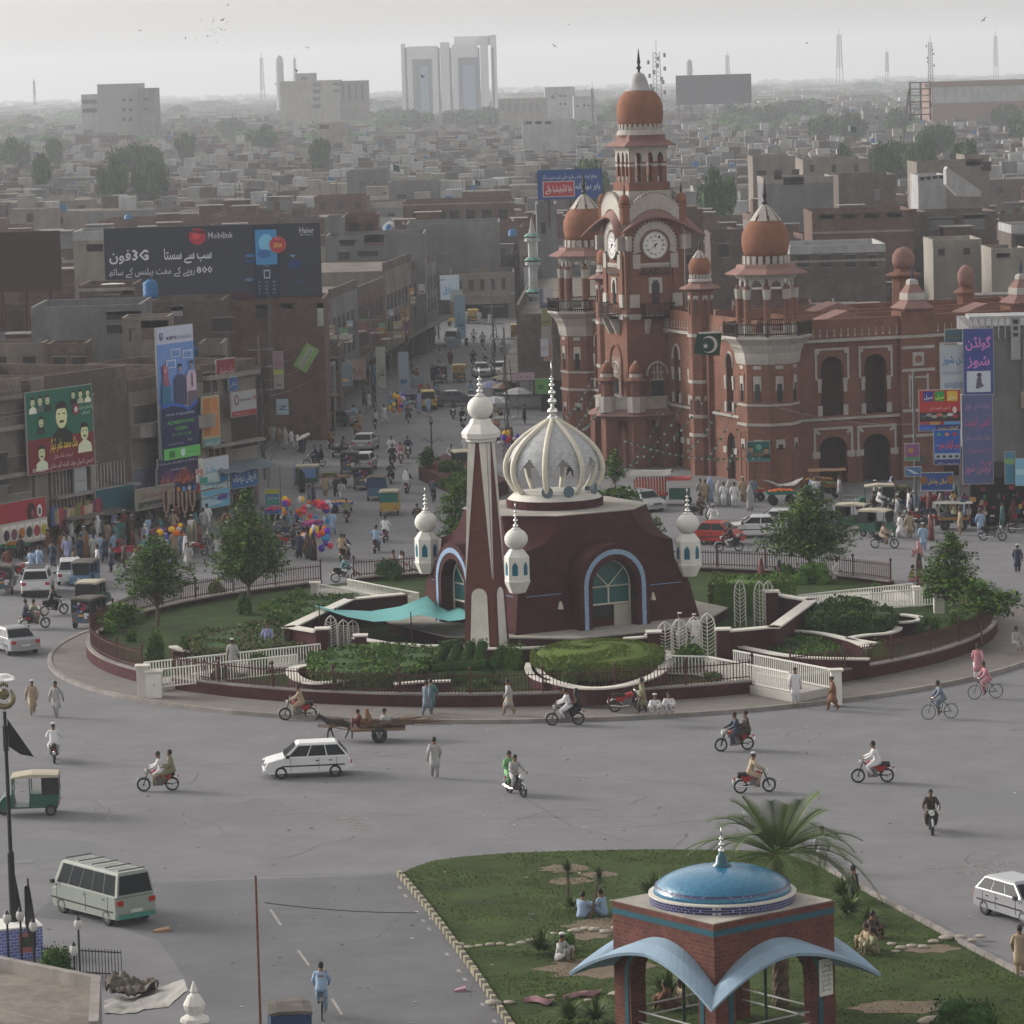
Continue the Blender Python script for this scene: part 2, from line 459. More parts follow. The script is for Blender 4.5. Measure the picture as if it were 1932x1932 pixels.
lowwall('angular maroon wall with broad pale coping right of the leaf gates',sharp([(1455,1115),(1466,1121),(1531,1131),(1462,1181),(1369,1189)]),2.1,.3,.3,.35,'screen_wall')
lowwall('long maroon planter wall behind the left ramp railing',[(326,1218),(342,1225),(384,1228),(459,1227),(505,1222)],1.1)
lowwall('curved planter wall with bright white nose left of the minaret',[(586,1253),(558,1258),(550,1266),(562,1279),(592,1287),(640,1284),(700,1277),(760,1268),(830,1248)],1.15,cw=.3)
lowwall('thin second planter wall under the clipped letters',[(745,1289),(790,1285),(850,1283)],1.15)
lowwall('white rimmed planter wall curling left of the round hedge',[(1002,1250),(1000,1262),(1012,1276),(1032,1284)],1.15,cw=.25)
lowwall('white rimmed planter wall round the clipped hedge',[(1010,1250),(1020,1272),(1055,1288),(1110,1297),(1170,1293),(1225,1277),(1249,1262),(1251,1248)],1.15,cw=.25)
lowwall('hooked maroon planter wall below the right rear hedge',[(1522,1165),(1600,1168),(1676,1173),(1725,1171),(1739,1165),(1725,1161),(1699,1158)],1.25)
lowwall('S-curved planter wall in the right flower bed',[(1515,1168),(1600,1174),(1672,1181),(1695,1184),(1676,1193),(1631,1197),(1603,1203),(1625,1208),(1655,1213)],1.25)
lowwall('sweeping planter wall between the two right beds',[(1490,1188),(1545,1193),(1605,1206),(1639,1221)],1.25)
lowwall('longest front planter wall right of the ramp',[(1380,1215),(1470,1233),(1545,1240),(1640,1242)],1.25)
lowwall('podium edge wall with white coping in front of the shrine',sharp([(856,1218),(885,1223),(960,1222),(1045,1219)]),1.5,.35,.3,.1,'podium_wall')
lowwall('podium edge wall under the teal canopy',sharp([(672,1202),(728,1212),(800,1217),(884,1217)]),1.25,.35,.3,.1,'podium_wall')
lowwall('short coping wall between round hedge and leaf gates',sharp([(1180,1203),(1222,1200),(1228,1194)]),1.9,.35,.3,.15,'podium_wall')
lowwall('rear garden wall under the green clipped hedge',sharp([(1340,1098),(1395,1100),(1428,1104),(1452,1102)]),2.0,.3,.3,.15,'screen_wall')
def pier(label,u,v,z,w_,m=maroon,ztop=None,z0=.3):
 p=g(u,v,z);t=T('gate_pier',label,'pier',(p.x,p.y,0),0,'garden gate piers')
 MB().cbox((0,0,(z0+z-.1)/2),(w_,w_,z-.1-z0)).build('shaft',m,t)
 MB().cbox((0,0,z-.04),(w_+.16,w_+.16,.08)).build('cap',coping,t)
pier('maroon gate pier left of the left leaf gate',608,1184,2.3,.65)
pier('maroon gate pier where the canopy rope is tied',680,1197,2.0,.6)
pier('maroon gate pier at the left end of the front leaf gates',1233,1190,2.2,.65)
pier('maroon gate pier at the right end of the front leaf gates',1364,1185,2.3,.65)
pier('maroon pier right of the rear white gate',1456,1114,2.4,.65)
pier('chipped white pier at the left ramp foot',268,1254,1.75,.55,whitest,z0=.1)
pier('white panel pier where the left picket fence starts',290,1264,1.5,.75,white,z0=.1)
pier('bright white pier at the right ramp foot',1577,1262,1.8,.5,white,z0=.1)
pier('grey pier carrying an orange cooler',1732,1106,1.6,.5,whitest,z0=.1)
pier('grey pier at the right rear ramp',1771,1122,1.5,.55,whitest,z0=.1)
pier('white pier at the left rear ramp',594,1098,1.5,.5,whitest,z0=.1)
for lab,pts in(('path',((262,1288),(300,1290),(640,1245),(606,1225))),('path',((1500,1310),(1562,1297),(1380,1245),(1250,1225),(1260,1262))),('path',((1745,1140),(1690,1112),(1500,1125),(1560,1150))),('path',((596,1112),(650,1105),(780,1125),(720,1135)))):
 b=MB();b.prism([tuple(g(u,v,.56).xy)for u,v in pts],.1,.56);tag(b.build(lab,mat('pale_paving',(.42,.40,.37),.8,.1,1)),kind='structure')
def railing(label,a,c_,ztop=1.55,z0=.56,sag=0,m=white):
 p,q=g(a[0],a[1],ztop),g(c_[0],c_[1],ztop);d=q-p;L=d.xy.length
 t=T('ramp_railing',label,'railing',(p.x,p.y,0),math.atan2(d.y,d.x),'white ramp railings')
 b=MB();k=int(L/.16)
 for i in range(k+1):b.box(L*i/k-.02,-.02,z0+.08,L*i/k+.02,.02,ztop-.03)
 b.build('balusters',m,t)
 b=MB();b.box(0,-.06,ztop-.06,L,.06,ztop);b.box(0,-.03,z0+.06,L,.03,z0+.12);b.build('handrail',m,t)
railing('cream ramp railing, farther one of the left front pair',(272,1249),(604,1214))
railing('cream ramp railing, nearer one of the left front pair',(300,1262),(560,1234))
railing('cream ramp railing, nearer one of the right front pair',(1337,1238),(1490,1268))
railing('cream curved top railing at the front leaf gates',(1255,1236),(1337,1238))
railing('cream ramp railing, farther one of the right front pair',(1384,1226),(1570,1262))
railing('cream ramp railing, farther one of the right rear pair',(1507,1122),(1722,1100))
railing('cream ramp railing, nearer one of the right rear pair',(1620,1121),(1760,1109))
railing('cream ramp railing, nearer one of the left rear pair',(600,1101),(714,1122))
railing('cream ramp railing, farther one of the left rear pair',(656,1092),(790,1118))
def leafgate(label,spots,ztops,w_,z0=.56,rz=.1,loc=None):
 p0=g(spots[0][0],spots[0][1],z0)
 t=T('leaf_gate',label,'gate',(p0.x,p0.y,0),rz,'white leaf-pattern gates')
 for i,(u,v)in enumerate(spots):
  p=g(u,v,z0)-p0;x=p.x/math.cos(rz);h=ztops[i];b=MB()
  yy=0
  def arch(s,k):
   return(x+s*w_/2*(1-k**3)**.8,z0+h*(.6+.4*k))
  for s in(-1,1):
   b.tube([(x+s*w_/2,yy,z0)]+[(arch(s,k/6)[0],yy,arch(s,k/6)[1])for k in range(7)],.035,5)
  b.tube([(x,yy,z0),(x,yy,z0+h*.95)],.025,5)
  for k in range(9):
   zz=z0+h*(.08+k*.085);wz=w_/2*(1 if zz<z0+h*.6 else max(.1,1-((zz-z0-h*.6)/(.4*h))**3))
   for s in(-1,1):b.tube([(x,yy,zz),(x+s*wz*.6,yy,zz+h*.05),(x+s*wz,yy,zz+h*.12)],.02,4)
  b.build('gate_leaf',whitest,t)
 return t
leafgate('row of four white arched leaf-pattern gates at the shrine forecourt',[(1256,1245),(1283,1246),(1312,1246),(1338,1248)],[1.95,2.05,2.15,2.3],.8)
leafgate('white arched leaf-pattern gate left of the canopy, standing open',[(626,1224),(651,1217),(669,1215)],[1.75,1.5,1.45],.6)
leafgate('tall white arched gates before the rear clipped hedge',[(1397,1182),(1434,1180),(1450,1179)],[2.5,2.4,2.4],.6)
# ------- leaves, hedges, trees
def leaves(b,pts,size,jit=.4,flat_=.0,asp=.45):
 for p in pts:
  a=Vector((rnd(-1,1),rnd(-1,1),rnd(-1,1)*(1-flat_)));
  if a.length<.1:a=Vector((1,0,0))
  a.normalize();c_=a.cross(Vector((rnd(-1,1),rnd(-1,1),rnd(.2,1)+flat_*2)));
  if c_.length<.05:continue
  c_.normalize();s=size*rnd(1-jit,1+jit);a*=s;c_*=s*asp
  p=Vector(p);b.cm=random.choice(b.pal)
  b.add([p-a,p+c_,p+a,p-c_],[(0,1,2,3)])
def bush(label,loc,r,n=500,size=.09,mats=None,name='bush',cat='bush',group=None,lumps=9,pal=(0,0,1,2),core=True,link=True):
 b=MB();b.pal=pal
 L=[(Vector((rnd(-.55,.55),rnd(-.55,.55),rnd(.0,.5))),rnd(.45,.7))for _ in range(lumps)]
 per=n//lumps
 for c_,q in L:
  b.pal=(random.choice(pal),)*2+tuple(pal)
  pts=[]
  for _ in range(per):
   d=Vector((rnd(-1,1),rnd(-1,1),rnd(-.6,1)));d.normalize();d=c_+d*q*rnd(.75,1.05)
   if d.z<0:d.z=rnd(0,.2)
   pts.append((d.x*r[0],d.y*r[1],d.z*r[2]))
  leaves(b,pts,size)
 if core:
  b.cm=1
  for c_,q in L:b.ell((c_.x*r[0],c_.y*r[1],c_.z*r[2]),(q*r[0]*.75,q*r[1]*.75,q*r[2]*.75),7,5)
 o=b.build(name,mats or[leafA,leafB,leafC]);o.location=loc
 return tag(o,label,cat,group)
def hedge(label,px,z0,z1,n,size=.08,mats=None,name='hedge',z=None,rough=.12,pal=(0,0,1,2)):
 q=[g(u,v,z if z is not None else z1)for u,v in px]
 cx=sum(p.x for p in q)/len(q);cy=sum(p.y for p in q)/len(q)
 q=[(p.x-cx,p.y-cy)for p in q]
 b=MB();b.pal=pal
 b.cm=1;b.prism([(x*.93,y*.93)for x,y in q],z0,z1-.12,[(x*.85,y*.85)for x,y in q])
 def inside(x,y):
  c_=False;j=len(q)-1
  for i in range(len(q)):
   if(q[i][1]>y)!=(q[j][1]>y)and x<(q[j][0]-q[i][0])*(y-q[i][1])/(q[j][1]-q[i][1])+q[i][0]:c_=not c_
   j=i
  return c_
 xs=[p[0]for p in q];ys=[p[1]for p in q];pts=[]
 ph=[rnd(0,6)for _ in range(4)]
 while len(pts)<n*.6:
  x,y=rnd(min(xs),max(xs)),rnd(min(ys),max(ys))
  if inside(x,y):pts.append((x,y,z1-.08+rough*(math.sin(x*1.7+ph[0])+math.sin(y*2.1+x+ph[1]))+rnd(-.12,.1)))
 for _ in range(int(n*.4)):
  i=random.randrange(len(q));t=rnd(0,1);a,c_=q[i],q[(i+1)%len(q)];k=rnd(.93,1.03)
  pts.append(((a[0]+(c_[0]-a[0])*t)*k,(a[1]+(c_[1]-a[1])*t)*k,rnd(z0,z1)))
 leaves(b,pts,size)
 o=b.build(name,mats or[leafA,leafB,leafC]);o.location=(cx,cy,0)
 return tag(o,label,'hedge')
def ellpx(cx,cy,rx,ry,n=18):return[(cx+rx*math.cos(2*PI*i/n),cy+ry*math.sin(2*PI*i/n))for i in range(n)]
b=MB();b.pal=(0,0,2,2)
c_=g(1128,1258,.9);R0=3.3
b.cm=0;b.lathe([(R0*.93,.0),(R0*.98,.5),(R0*.9,.95),(R0*.6,1.2),(.1,1.3)],28,sx=1,sy=1.2)
pts=[]
for _ in range(9000):
 a,k=rnd(0,2*PI),math.sqrt(rnd(0,1));zz=1.25-.5*k**4+.05*math.sin(k*9+a*3)
 pts.append((R0*k*math.cos(a),R0*1.2*k*math.sin(a),zz))
for _ in range(4500):
 a=rnd(0,2*PI);pts.append((R0*math.cos(a),R0*1.2*math.sin(a),rnd(0,.95)))
leaves(b,pts,.07)
hedgeL=mat('clipped_hedge_green',(.085,.13,.025),.8,.3,.8)
o=b.build('hedge',[hedgeL,leafA,mat('clipped_hedge_light',(.13,.17,.03),.8,.3,.8)]);o.location=(c_.x,c_.y,.75)
tag(o,'round dome-clipped bright green hedge in white rimmed planter before the shrine','hedge')
LG=[leafA,leafB,leafC]
hedge('broad bushy hedge in the white nosed planter left of the minaret',[(580,1252),(590,1238),(620,1222),(680,1212),(760,1212),(830,1220),(838,1238),(760,1262),(680,1272),(620,1268)],.5,1.6,6500,.11)
hedge('low spreading green bed behind the left screen wall',[(505,1140),(540,1125),(620,1118),(700,1122),(640,1145),(560,1165),(510,1160)],.4,1.2,3500,.11)
hedge('mixed brown-green bed along the long left planter wall',[(345,1212),(372,1190),(450,1178),(520,1170),(575,1190),(590,1206),(540,1216),(440,1222),(380,1222)],.4,1.5,4500,.11,[leafA,leafB,mat('dry_foliage',(.13,.10,.05),.8,.3,1)],pal=(0,1,2,2))
hedge('dense feathery hedge in the rear right bed',[(1520,1162),(1525,1142),(1560,1130),(1620,1128),(1670,1138),(1695,1155),(1680,1166),(1600,1163)],.5,1.9,5000,.11,[leafB,leafB,leafA])
hedge('sparse flower bed inside the right front planter',[(1400,1212),(1420,1196),(1480,1192),(1540,1200),(1580,1216),(1600,1230),(1500,1230)],.4,1.1,2200,.11)
hedge('flat clipped yellow-green hedge behind the rear wall',[(1335,1096),(1345,1082),(1420,1080),(1500,1086),(1500,1094),(1440,1102)],.5,2.3,3000,.09,[hedgeL,leafA,leafC])
b=MB();b.pal=(0,0,1);q0=g(885,1290,.5);tops=[]
def hb(p,q,r):
 b.cm=0;p,q=Vector(p),Vector(q);b.tube([p,(p+q)/2,q],[r*.9,r,r*.9],8)
 pts=[]
 for _ in range(int(520*(q-p).length*r/.3)):
  t=rnd(0,1);d=Vector((rnd(-1,1),rnd(-1,1),rnd(-1,1))).normalized()*r*rnd(.95,1.1);pts.append(p+(q-p)*t+d)
 leaves(b,pts,.06)
hb((-1.7,.5,.35),(.9,.1,.55),.34)
hb((-1.75,.6,.4),(-1.1,1.3,1.35),.3);hb((-1.3,1.3,1.35),(-.5,1.2,1.5),.26);hb((-.95,.4,.5),(-.45,1.2,1.45),.28)
hb((-.3,.3,.5),(.15,1.1,1.5),.28);hb((.35,.2,.5),(.75,1.0,1.5),.28);hb((1.1,.0,.4),(1.75,.8,1.25),.28)
hb((-1.5,-.1,-.1),(1.5,-.4,-.1),.42)
o=b.build('topiary',[leafB,leafA]);o.location=q0+Vector((0,0,.35))
tag(o,'dark clipped hedge letters of tall bars and a base below the minaret','topiary')
for u,v,r,n,s,lab,mm in((208,1192,(.6,.6,.7),300,.09,'light',None),(247,1210,(.3,.3,.6),200,.08,'small',None),(294,1245,(.55,.5,1.5),500,.10,'pale flowering',[leafA,leafB,leafC]),(491,1267,(.55,.5,1.1),700,.08,'round dark',LG),(462,1160,(.45,.4,1.2),500,.08,'upright',LG),(350,1215,(.35,.3,.5),200,.08,'low',LG),(525,1193,(.55,.5,.9),500,.08,'dense egg-shaped',[leafB,leafB,leafA]),(560,1195,(.5,.5,.8),300,.08,'loose',LG),(600,1262,(.7,.6,1.0),400,.09,'ragged',LG),(430,1285,(.9,.4,.7),350,.08,'scruffy',LG),(700,1305,(.5,.3,.6),250,.08,'small yellowish',[leafC,leafA,leafC]),(1300,1272,(.9,.7,1.5),700,.12,'broad leaved',LG),(1345,1283,(.5,.4,.5),200,.08,'tiny',LG),(966,1262,(.6,.5,1.3),500,.09,'bright yellow-green',[leafC,leafA,leafC]),(975,1240,(.7,.5,.9),400,.09,'dark',[leafB,leafA,leafB]),(1075,1297,(.5,.4,1.2),400,.09,'upright',[leafB,leafA,leafB]),(900,1312,(.9,.5,.8),500,.09,'low olive',LG),(1650,1248,(.7,.6,1.5),900,.08,'column clipped',[leafA,leafA,leafB]),(1755,1200,(.8,.7,1.2),500,.08,'mushroom clipped',LG),(1800,1195,(.6,.6,1.4),600,.08,'conical',[leafB,leafA,leafB]),(1530,1100,(1.3,.8,1.3),700,.1,'wide dark',[leafB,leafA,leafB]),(1480,1092,(.8,.6,1.0),400,.1,'small rear',[leafB,leafA,leafB]),(735,1092,(1.0,.7,1.3),600,.1,'bushy',LG),(1655,1135,(.35,.3,1.2),250,.09,'thin',LG),(560,1130,(.5,.4,.7),250,.08,'light green',[leafC,leafA,leafC]),(410,1118,(.6,.5,.7),300,.1,'dark',LG),(405,1250,(.4,.3,.6),200,.08,'wispy',LG),(505,1150,(.5,.4,.5),250,.09,'yellow flowering',[leafC,leafC,leafA])):
 p=g(u,v,.5);bush(where(u,v,lab+' garden shrub'),p,r,n,s,mm,name='shrub',cat='shrub',group='garden shrubs')
TR=[]
def tiertree(label,u,v,z0,tiers,n=5200,size=.13,lean=(0,0),tr=.11,name='garden_tree',pal=(0,0,1,2),mats=None,nb=7,group='garden trees'):
 p0=g(u,v,z0);t=T(name,label,'tree',p0,0,group)
 top=tiers[-1][0];tb=MB();b=MB();b.pal=pal
 tb.tube([(lean[0]*k*k,lean[1]*k,top*k)for k in(0,.2,.4,.6,.8,.97)],[tr,tr*.85,tr*.7,tr*.5,tr*.3,tr*.1],7)
 tot=sum(r*r+.3 for _,r,*_ in tiers)
 for ti in tiers:
  z,r=ti[0],ti[1];ox=(ti[2]if len(ti)>2 else 0)
  k=z/top;cx,cy=lean[0]*k*k+ox,lean[1]*k
  m=max(4,int(nb*(r*r+.3)**.5*1.3));per=int(n*(r*r+.3)/tot/m);a0=rnd(0,6)
  for i in range(m):
   a=a0+2*PI*i/m+rnd(-.3,.3);L=r*rnd(.55,1.1)
   ex,ey,ez=cx+L*math.cos(a),cy+L*math.sin(a),z+rnd(-.25,.2)
   tb.tube([(lean[0]*k*k*.8,lean[1]*k*.8,max(z-.7*r,z0*0+.8*z*.6)),((cx+ex)/2,(cy+ey)/2,z-.15),(ex,ey,ez)],[tr*.35,tr*.22,tr*.08],4)
   b.pal=(random.choice(pal),)*2+tuple(pal)
   pts=[]
   for _ in range(per):
    q=rnd(.1,1.12)**.8;s=rnd(-1,1)*(.22+.28*q)*L*.8
    x=cx+L*q*math.cos(a)-s*math.sin(a);y=cy+L*q*math.sin(a)+s*math.cos(a)
    pts.append((x,y,z+(ez-z)*q-.12*q*q*r+random.gauss(0,.14)))
   leaves(b,pts,size,flat_=.5)
 tb.build('trunk',bark,t);b.build('crown',mats or[leafA,leafB,leafC],t)
 return t
tiertree('tall layered conical garden tree beside the left picket fence',470,1138,.5,[(2.0,1.9),(2.5,2.5),(3.0,2.2),(3.6,1.9),(4.1,2.0),(4.7,1.6),(5.2,1.1),(5.8,.8),(6.3,.55)],8500)
tiertree('thin garden tree with wide airy layered crown near the left fence',298,1182,.5,[(2.1,1.5),(2.7,2.0),(3.3,2.0),(3.9,1.6),(4.4,1.1),(4.8,.6)],5200)
tiertree('small flat-topped sapling at the far left garden corner',235,1245,.5,[(2.0,1.0),(2.4,1.2),(2.8,.9)],1900,.12,tr=.05)
tiertree('spreading round-crowned tree behind the right screen wall',1528,1085,.5,[(1.7,2.4),(2.2,3.0),(2.8,2.7),(3.3,2.4),(3.8,2.0),(4.3,1.6),(4.8,1.0),(5.2,.6)],9500,pal=(0,1,1,2))
tiertree('pagoda-layered tree with pointed top by the right rear fence',1797,1172,.5,[(1.7,1.5,-.2),(2.3,1.9,.1),(2.9,1.7,-.3),(3.6,1.2),(4.1,.9),(4.6,.5)],5200)
tiertree('low wide flat-layered tree at the right garden rim',1852,1215,.5,[(2.0,1.5,.1),(2.5,1.9,.5),(3.0,.8,-.2)],3000,tr=.07)
tiertree('green tree rising behind the shrine roof at left',862,1060,.5,[(2.0,1.1),(2.6,1.2),(3.3,1.1),(4.0,.9),(4.6,.5)],3000)
tiertree('bright tree between the cage dome and the red rickshaw van',1163,1010,.3,[(1.5,.8,.1),(2.3,2.0,.1),(2.9,1.6),(4.0,.8),(4.6,.7),(5.2,.35)],4200)
tiertree('low tree top peeking over the right shoulder of the shrine',1215,1060,.3,[(1.8,1.2),(2.4,1.1),(3.0,.6)],1800)
tiertree('little umbrella-shaped tree at the median tip',808,895,.5,[(1.0,.8),(1.4,.9),(1.8,.5)],1200,tr=.05)
# ------- the domed shrine on the roundabout
teal=mat('teal_glass',(.02,.10,.105),.25,.15,2,spec=.6)
bluetile=mat('blue_tile',(.16,.30,.50),.35,.25,12)
cream=mat('cream_paint',(.60,.57,.48),.55,.07,2)
roofc=mat('pale_roof',(.36,.34,.31),.9,.12,.6,stain=.2)
skyb=mat('mosaic_band',(.25,.35,.50),.4,.35,14)
PS=RAD(28)
hs_=5.35
C0=g(977,1214,.6)
dR=Vector((math.cos(PS),math.sin(PS),0));dL=Vector((-math.sin(PS),math.cos(PS),0))
SC=Vector((C0.x,C0.y,0))+dR*hs_+dL*hs_
shr=T('shrine_building','maroon brick domed shrine with arched porches on the round garden','shrine',(SC.x,SC.y,0),PS)
b=MB();b.lathe([(9.2,.45),(9.2,1.0)],8,ph=PI/8);b.build('podium',maroon,shr)
b=MB();b.lathe([(9.3,1.0),(9.3,1.08)],8,ph=PI/8);b.build('podium_paving',roofc,shr)
def oct8(h,c,z):
 return[(h-c,-h,z),(h,-h+c,z),(h,h-c,z),(h-c,h,z),(-h+c,h,z),(-h,h-c,z),(-h,-h+c,z),(-h+c,-h,z)]
b=MB()
rings=[oct8(hs_+.25,.02,1.0),oct8(hs_-.35,.02,4.0)]
b.loft(rings)
R2=[]
for k in range(9):
 t=k/8;z=5.25+1.7*t
 R2.append(oct8(4.62-.22*t,.15+2.0*math.sqrt(max(0,1-(1-t)**2))**1.1,z))
b.loft([oct8(4.75,.12,3.9),oct8(4.62,.12,5.24)]+R2)
b.build('wall',maroon,shr)
b=MB();b.loft([oct8(4.42,2.12,6.95),oct8(4.44,2.12,7.0)]);b.build('roof',roofc,shr)
def porch(face):
 A=Matrix.Rotation(-PI/2*face,4,'Z')
 w_,zs,dd=2.1,3.35,hs_+1.0
 def arch(hw,zc,z0=1.0,n=14):
  return[(-hw,z0)]+[(-hw*math.cos(PI*k/n),zc+hw*1.02*math.sin(PI*k/n))for k in range(n+1)]+[(hw,z0)]
 out,inn=arch(w_,zs),arch(1.35,zs-.1)
 f=MB();f.M=A
 n=len(out)
 for(o_,i_,y0,y1)in((out,inn,-dd,-3.2),):
  vs=[(p[0],y0,p[1])for p in o_]+[(p[0],y0,p[1])for p in i_]+[(p[0],y1,p[1])for p in o_]+[(p[0],y0+1.0,p[1])for p in i_]
  fs=[]
  for k in range(n-1):
   fs+=[(k,k+1,n+k+1,n+k),(k+1,k,2*n+k,2*n+k+1),(n+k,n+k+1,3*n+k+1,3*n+k)]
  f.add(vs,fs)
 p_=f.build('porch',maroon,shr)
 f=MB();f.M=A;o2,i2=arch(1.86,zs-.02),arch(1.62,zs-.04)
 vs=[(p[0],-dd-.03,p[1])for p in o2]+[(p[0],-dd-.03,p[1])for p in i2]+[(p[0],-dd+.02,p[1])for p in o2]+[(p[0],-dd+.02,p[1])for p in i2]
 fs=[]
 for k in range(n-1):fs+=[(k,k+1,n+k+1,n+k),(k+1,k,2*n+k,2*n+k+1),(n+k,n+k+1,3*n+k+1,3*n+k)]
 f.add(vs,fs);f.build('mosaic_arch_band',skyb,p_)
 f=MB();f.M=A;pr=arch(1.34,zs-.1,2.25)
 f.add([(p[0],-dd+.8,p[1])for p in pr],[tuple(range(len(pr)))]);f.build('window_glass',teal,shr)
 f=MB();f.M=A;y0,y1=-dd+.72,-dd+.79
 for x0,x1,z0,z1 in((-1.34,1.34,3.15,3.22),(-1.34,1.34,2.22,2.3),(-.04,.04,2.3,3.15+.9*0),(-1.34,-1.26,1.0,3.2),(1.26,1.34,1.0,3.2),(-1.26,1.26,4.0-.85+.0,3.2)):f.box(x0,y0,z0,x1,y1,z1)
 for s in(-1,1):f.tube([(0,y0+.02,3.2),(s*.95,y0+.02,4.15)],.035,4)
 f.tube([(-1.3*math.cos(PI*k/10),y0+.02,zs-.1+1.32*math.sin(PI*k/10))for k in range(11)],.04,4)
 f.build('window_frame',cream,shr)
 f=MB();f.M=A;f.box(-1.3,-dd+.85,1.0,1.3,-dd+.9,2.22);f.build('doorway',flat('door_dark',(.012,.012,.012)),shr)
 f=MB();f.M=A;f.box(.25,-dd+.6,1.0,1.25,-dd+.66,2.2);f.build('door',mat('pale_door',(.33,.33,.28),.6),shr)
 f=MB();f.M=A
 for s in(-1,1):f.box(min(s*2.6,s*4.7),-hs_-.03+.17,2.9,max(s*2.6,s*4.7),-hs_+.2+.3,2.99)
 f.build('blue_tile_band',bluetile,shr)
 f=MB();f.M=A
 for s in(-1,1):f.lathe([(.17,-.2),(.12,0),(.05,.2)],10,(s*2.8,-hs_-.1,2.4))
 f.build('lamp',cream,shr)
porch(0);porch(1);porch(2)
b=MB()
b.M=None
b.lathe([(2.62,7.0),(2.62,7.45)],40);b.build('drum',maroon,shr)
b=MB();b.lathe([(2.55,7.45),(2.2,7.75),(2.1,7.78)],40);b.build('drum_top',whitest,shr)
def cr(t):
 z=7.65+4.05*t
 a=[(0,1.95),(.08,2.25),(.2,2.55),(.32,2.68),(.45,2.62),(.6,2.32),(.75,1.72),(.88,.95),(1,.12)]
 for(t0,r0_),(t1,r1_)in zip(a,a[1:]):
  if t<=t1:return r0_+(r1_-r0_)*(t-t0)/(t1-t0),z
 return.12,z
for i in range(8):
 a=2*PI*i/8+.1
 MB().tube([(cr(k/14)[0]*math.cos(a),cr(k/14)[0]*math.sin(a),cr(k/14)[1])for k in range(15)],.15,6).build('cage_rib',cream,shr,smooth=True)
for i in range(8):
 a0=2*PI*i/8+.1;b=MB();N,Mv=16,24
 P={}
 for x in range(N+1):
  for y in range(Mv+1):
   t=.16+.82*y/Mv;aa=a0+2*PI/8*x/N;r,z=cr(t);P[x,y]=(r*.93*math.cos(aa),r*.93*math.sin(aa),z)
 for x in range(N):
  for y in range(Mv):
   tx=abs((x+.5)/N-.5);lim=3.5+6*max(0,1-(tx/.36)**1.5)
   if y<lim and tx<.41:continue
   b.add([P[x,y],P[x+1,y],P[x+1,y+1],P[x,y+1]],[(0,1,2,3)])
 b.build('lattice_panel',mat('pierced_lattice',(.42,.43,.45),.7,.25,6),shr)
def finial(b,z,s=1.0,n=5,tip=1.1):
 for k in range(n):
  r=s*(.30-.045*k);b.ell((0,0,z+r*.8),(r,r,r*.85),12,7);z+=r*1.7
  b.lathe([(r*.3,0),(r*.3,s*.12)],8,(0,0,z-.02));z+=s*.1
 b.lathe([(s*.09,0),(.01,tip*s)],8,(0,0,z))
b=MB();b.ell((0,0,11.75),(.3,.3,.15),12,5);finial(b,11.85,.95,5,.85);b.build('finial',chrome,shr,smooth=True)
def turret(u,v,label,sc=1.0):
 P_=g(u,v,5.0)if False else None
 return
def cturret(x,y,zb,label):
 t=T('corner_turret',label,'turret',(x,y,zb),PS+PI/8,'white shrine turrets')
 b=MB();b.lathe([(.42,0),(.68,.55),(.7,.65),(.66,.68),(.66,1.9),(.62,1.95),(.4,2.25),(.34,2.3)],6);b.build('lantern_body',white,t)
 b=MB()
 for k in range(6):
  a=PI/6+k*PI/3
  b.M=Matrix.Rotation(a,4,'Z')
  b.add([(.59,y_,z_)for y_,z_ in((-.15,.95),(.15,.95),(.15,1.45),(0,1.68),(-.15,1.45))],[(0,1,2,3,4)])
 b.M=None;b.build('blue_panel',mat('deep_teal_tile',(.02,.14,.22),.3,.4,8),t)
 b=MB();b.ell((0,0,2.82),(.62,.62,.56),16,10);b.lathe([(.3,0),(.22,.1)],10,(0,0,3.3));b.build('onion_dome',white,t,smooth=True)
 b=MB();finial(b,3.38,.5,4,.5/.5*.7);b.build('finial',chrome,t,smooth=True)
for sx_,sy_,lab in((-1,-1,'white hanging turret with blue niches at the front corner of the shrine'),(1,-1,'white hanging turret with blue niches at the right corner of the shrine'),(-1,1,'white hanging turret with blue niches behind the left porch')):
 p=SC+dR*(sx_*(hs_-.15))+dL*(sy_*(hs_-.15));cturret(p.x,p.y,3.25,lab)
mp_=g(934,1256,.5)
mn=T('minaret','tall tapering brick minaret with white inlaid panels and white onion top','minaret',(mp_.x-.38,mp_.y+1.0,0),RAD(-23))
def mw(z):return.90-.40*(z-.5)/11.3
b=MB();b.loft([[(s*mw(z),q*mw(z),z)for s,q in((-1,-1),(1,-1),(1,1),(-1,1))]for z in(.4,11.8)]);b.build('shaft',mat('brown_brick',(.13,.05,.04),.85,.15,1.2,brick=(1.6,(.08,.04,.035),.85)),mn)
for f in range(4):
 A=Matrix.Rotation(f*PI/2,4,'Z');e=.03
 b=MB();b.M=A
 for s in(-1,1):
  pts=[(s*(mw(4.9)-.02),4.9),(s*(mw(11.75)-.01),11.75),(s*.1,11.75)]
  vs=[(x,-mw(z)-e,z)for x,z in pts];b.add(vs,[(0,1,2)])
  b.add([(x,-mw(z)+.02,z)for x,z in pts]+vs,[(0,1,4,3),(1,2,5,4),(2,0,3,5)])
 b.build('upper_white_inlay',whitest,mn)
 b=MB();b.M=A
 pr=[(-.56,.5)]+[(-.43*math.cos(PI*k/8),4.0+.42*math.sin(PI*k/8))for k in range(9)]+[(.56,.5)]
 b.add([(x,-mw(z)-e,z)for x,z in pr],[tuple(range(len(pr)))])
 b.build('lower_white_panel',whitest,mn)
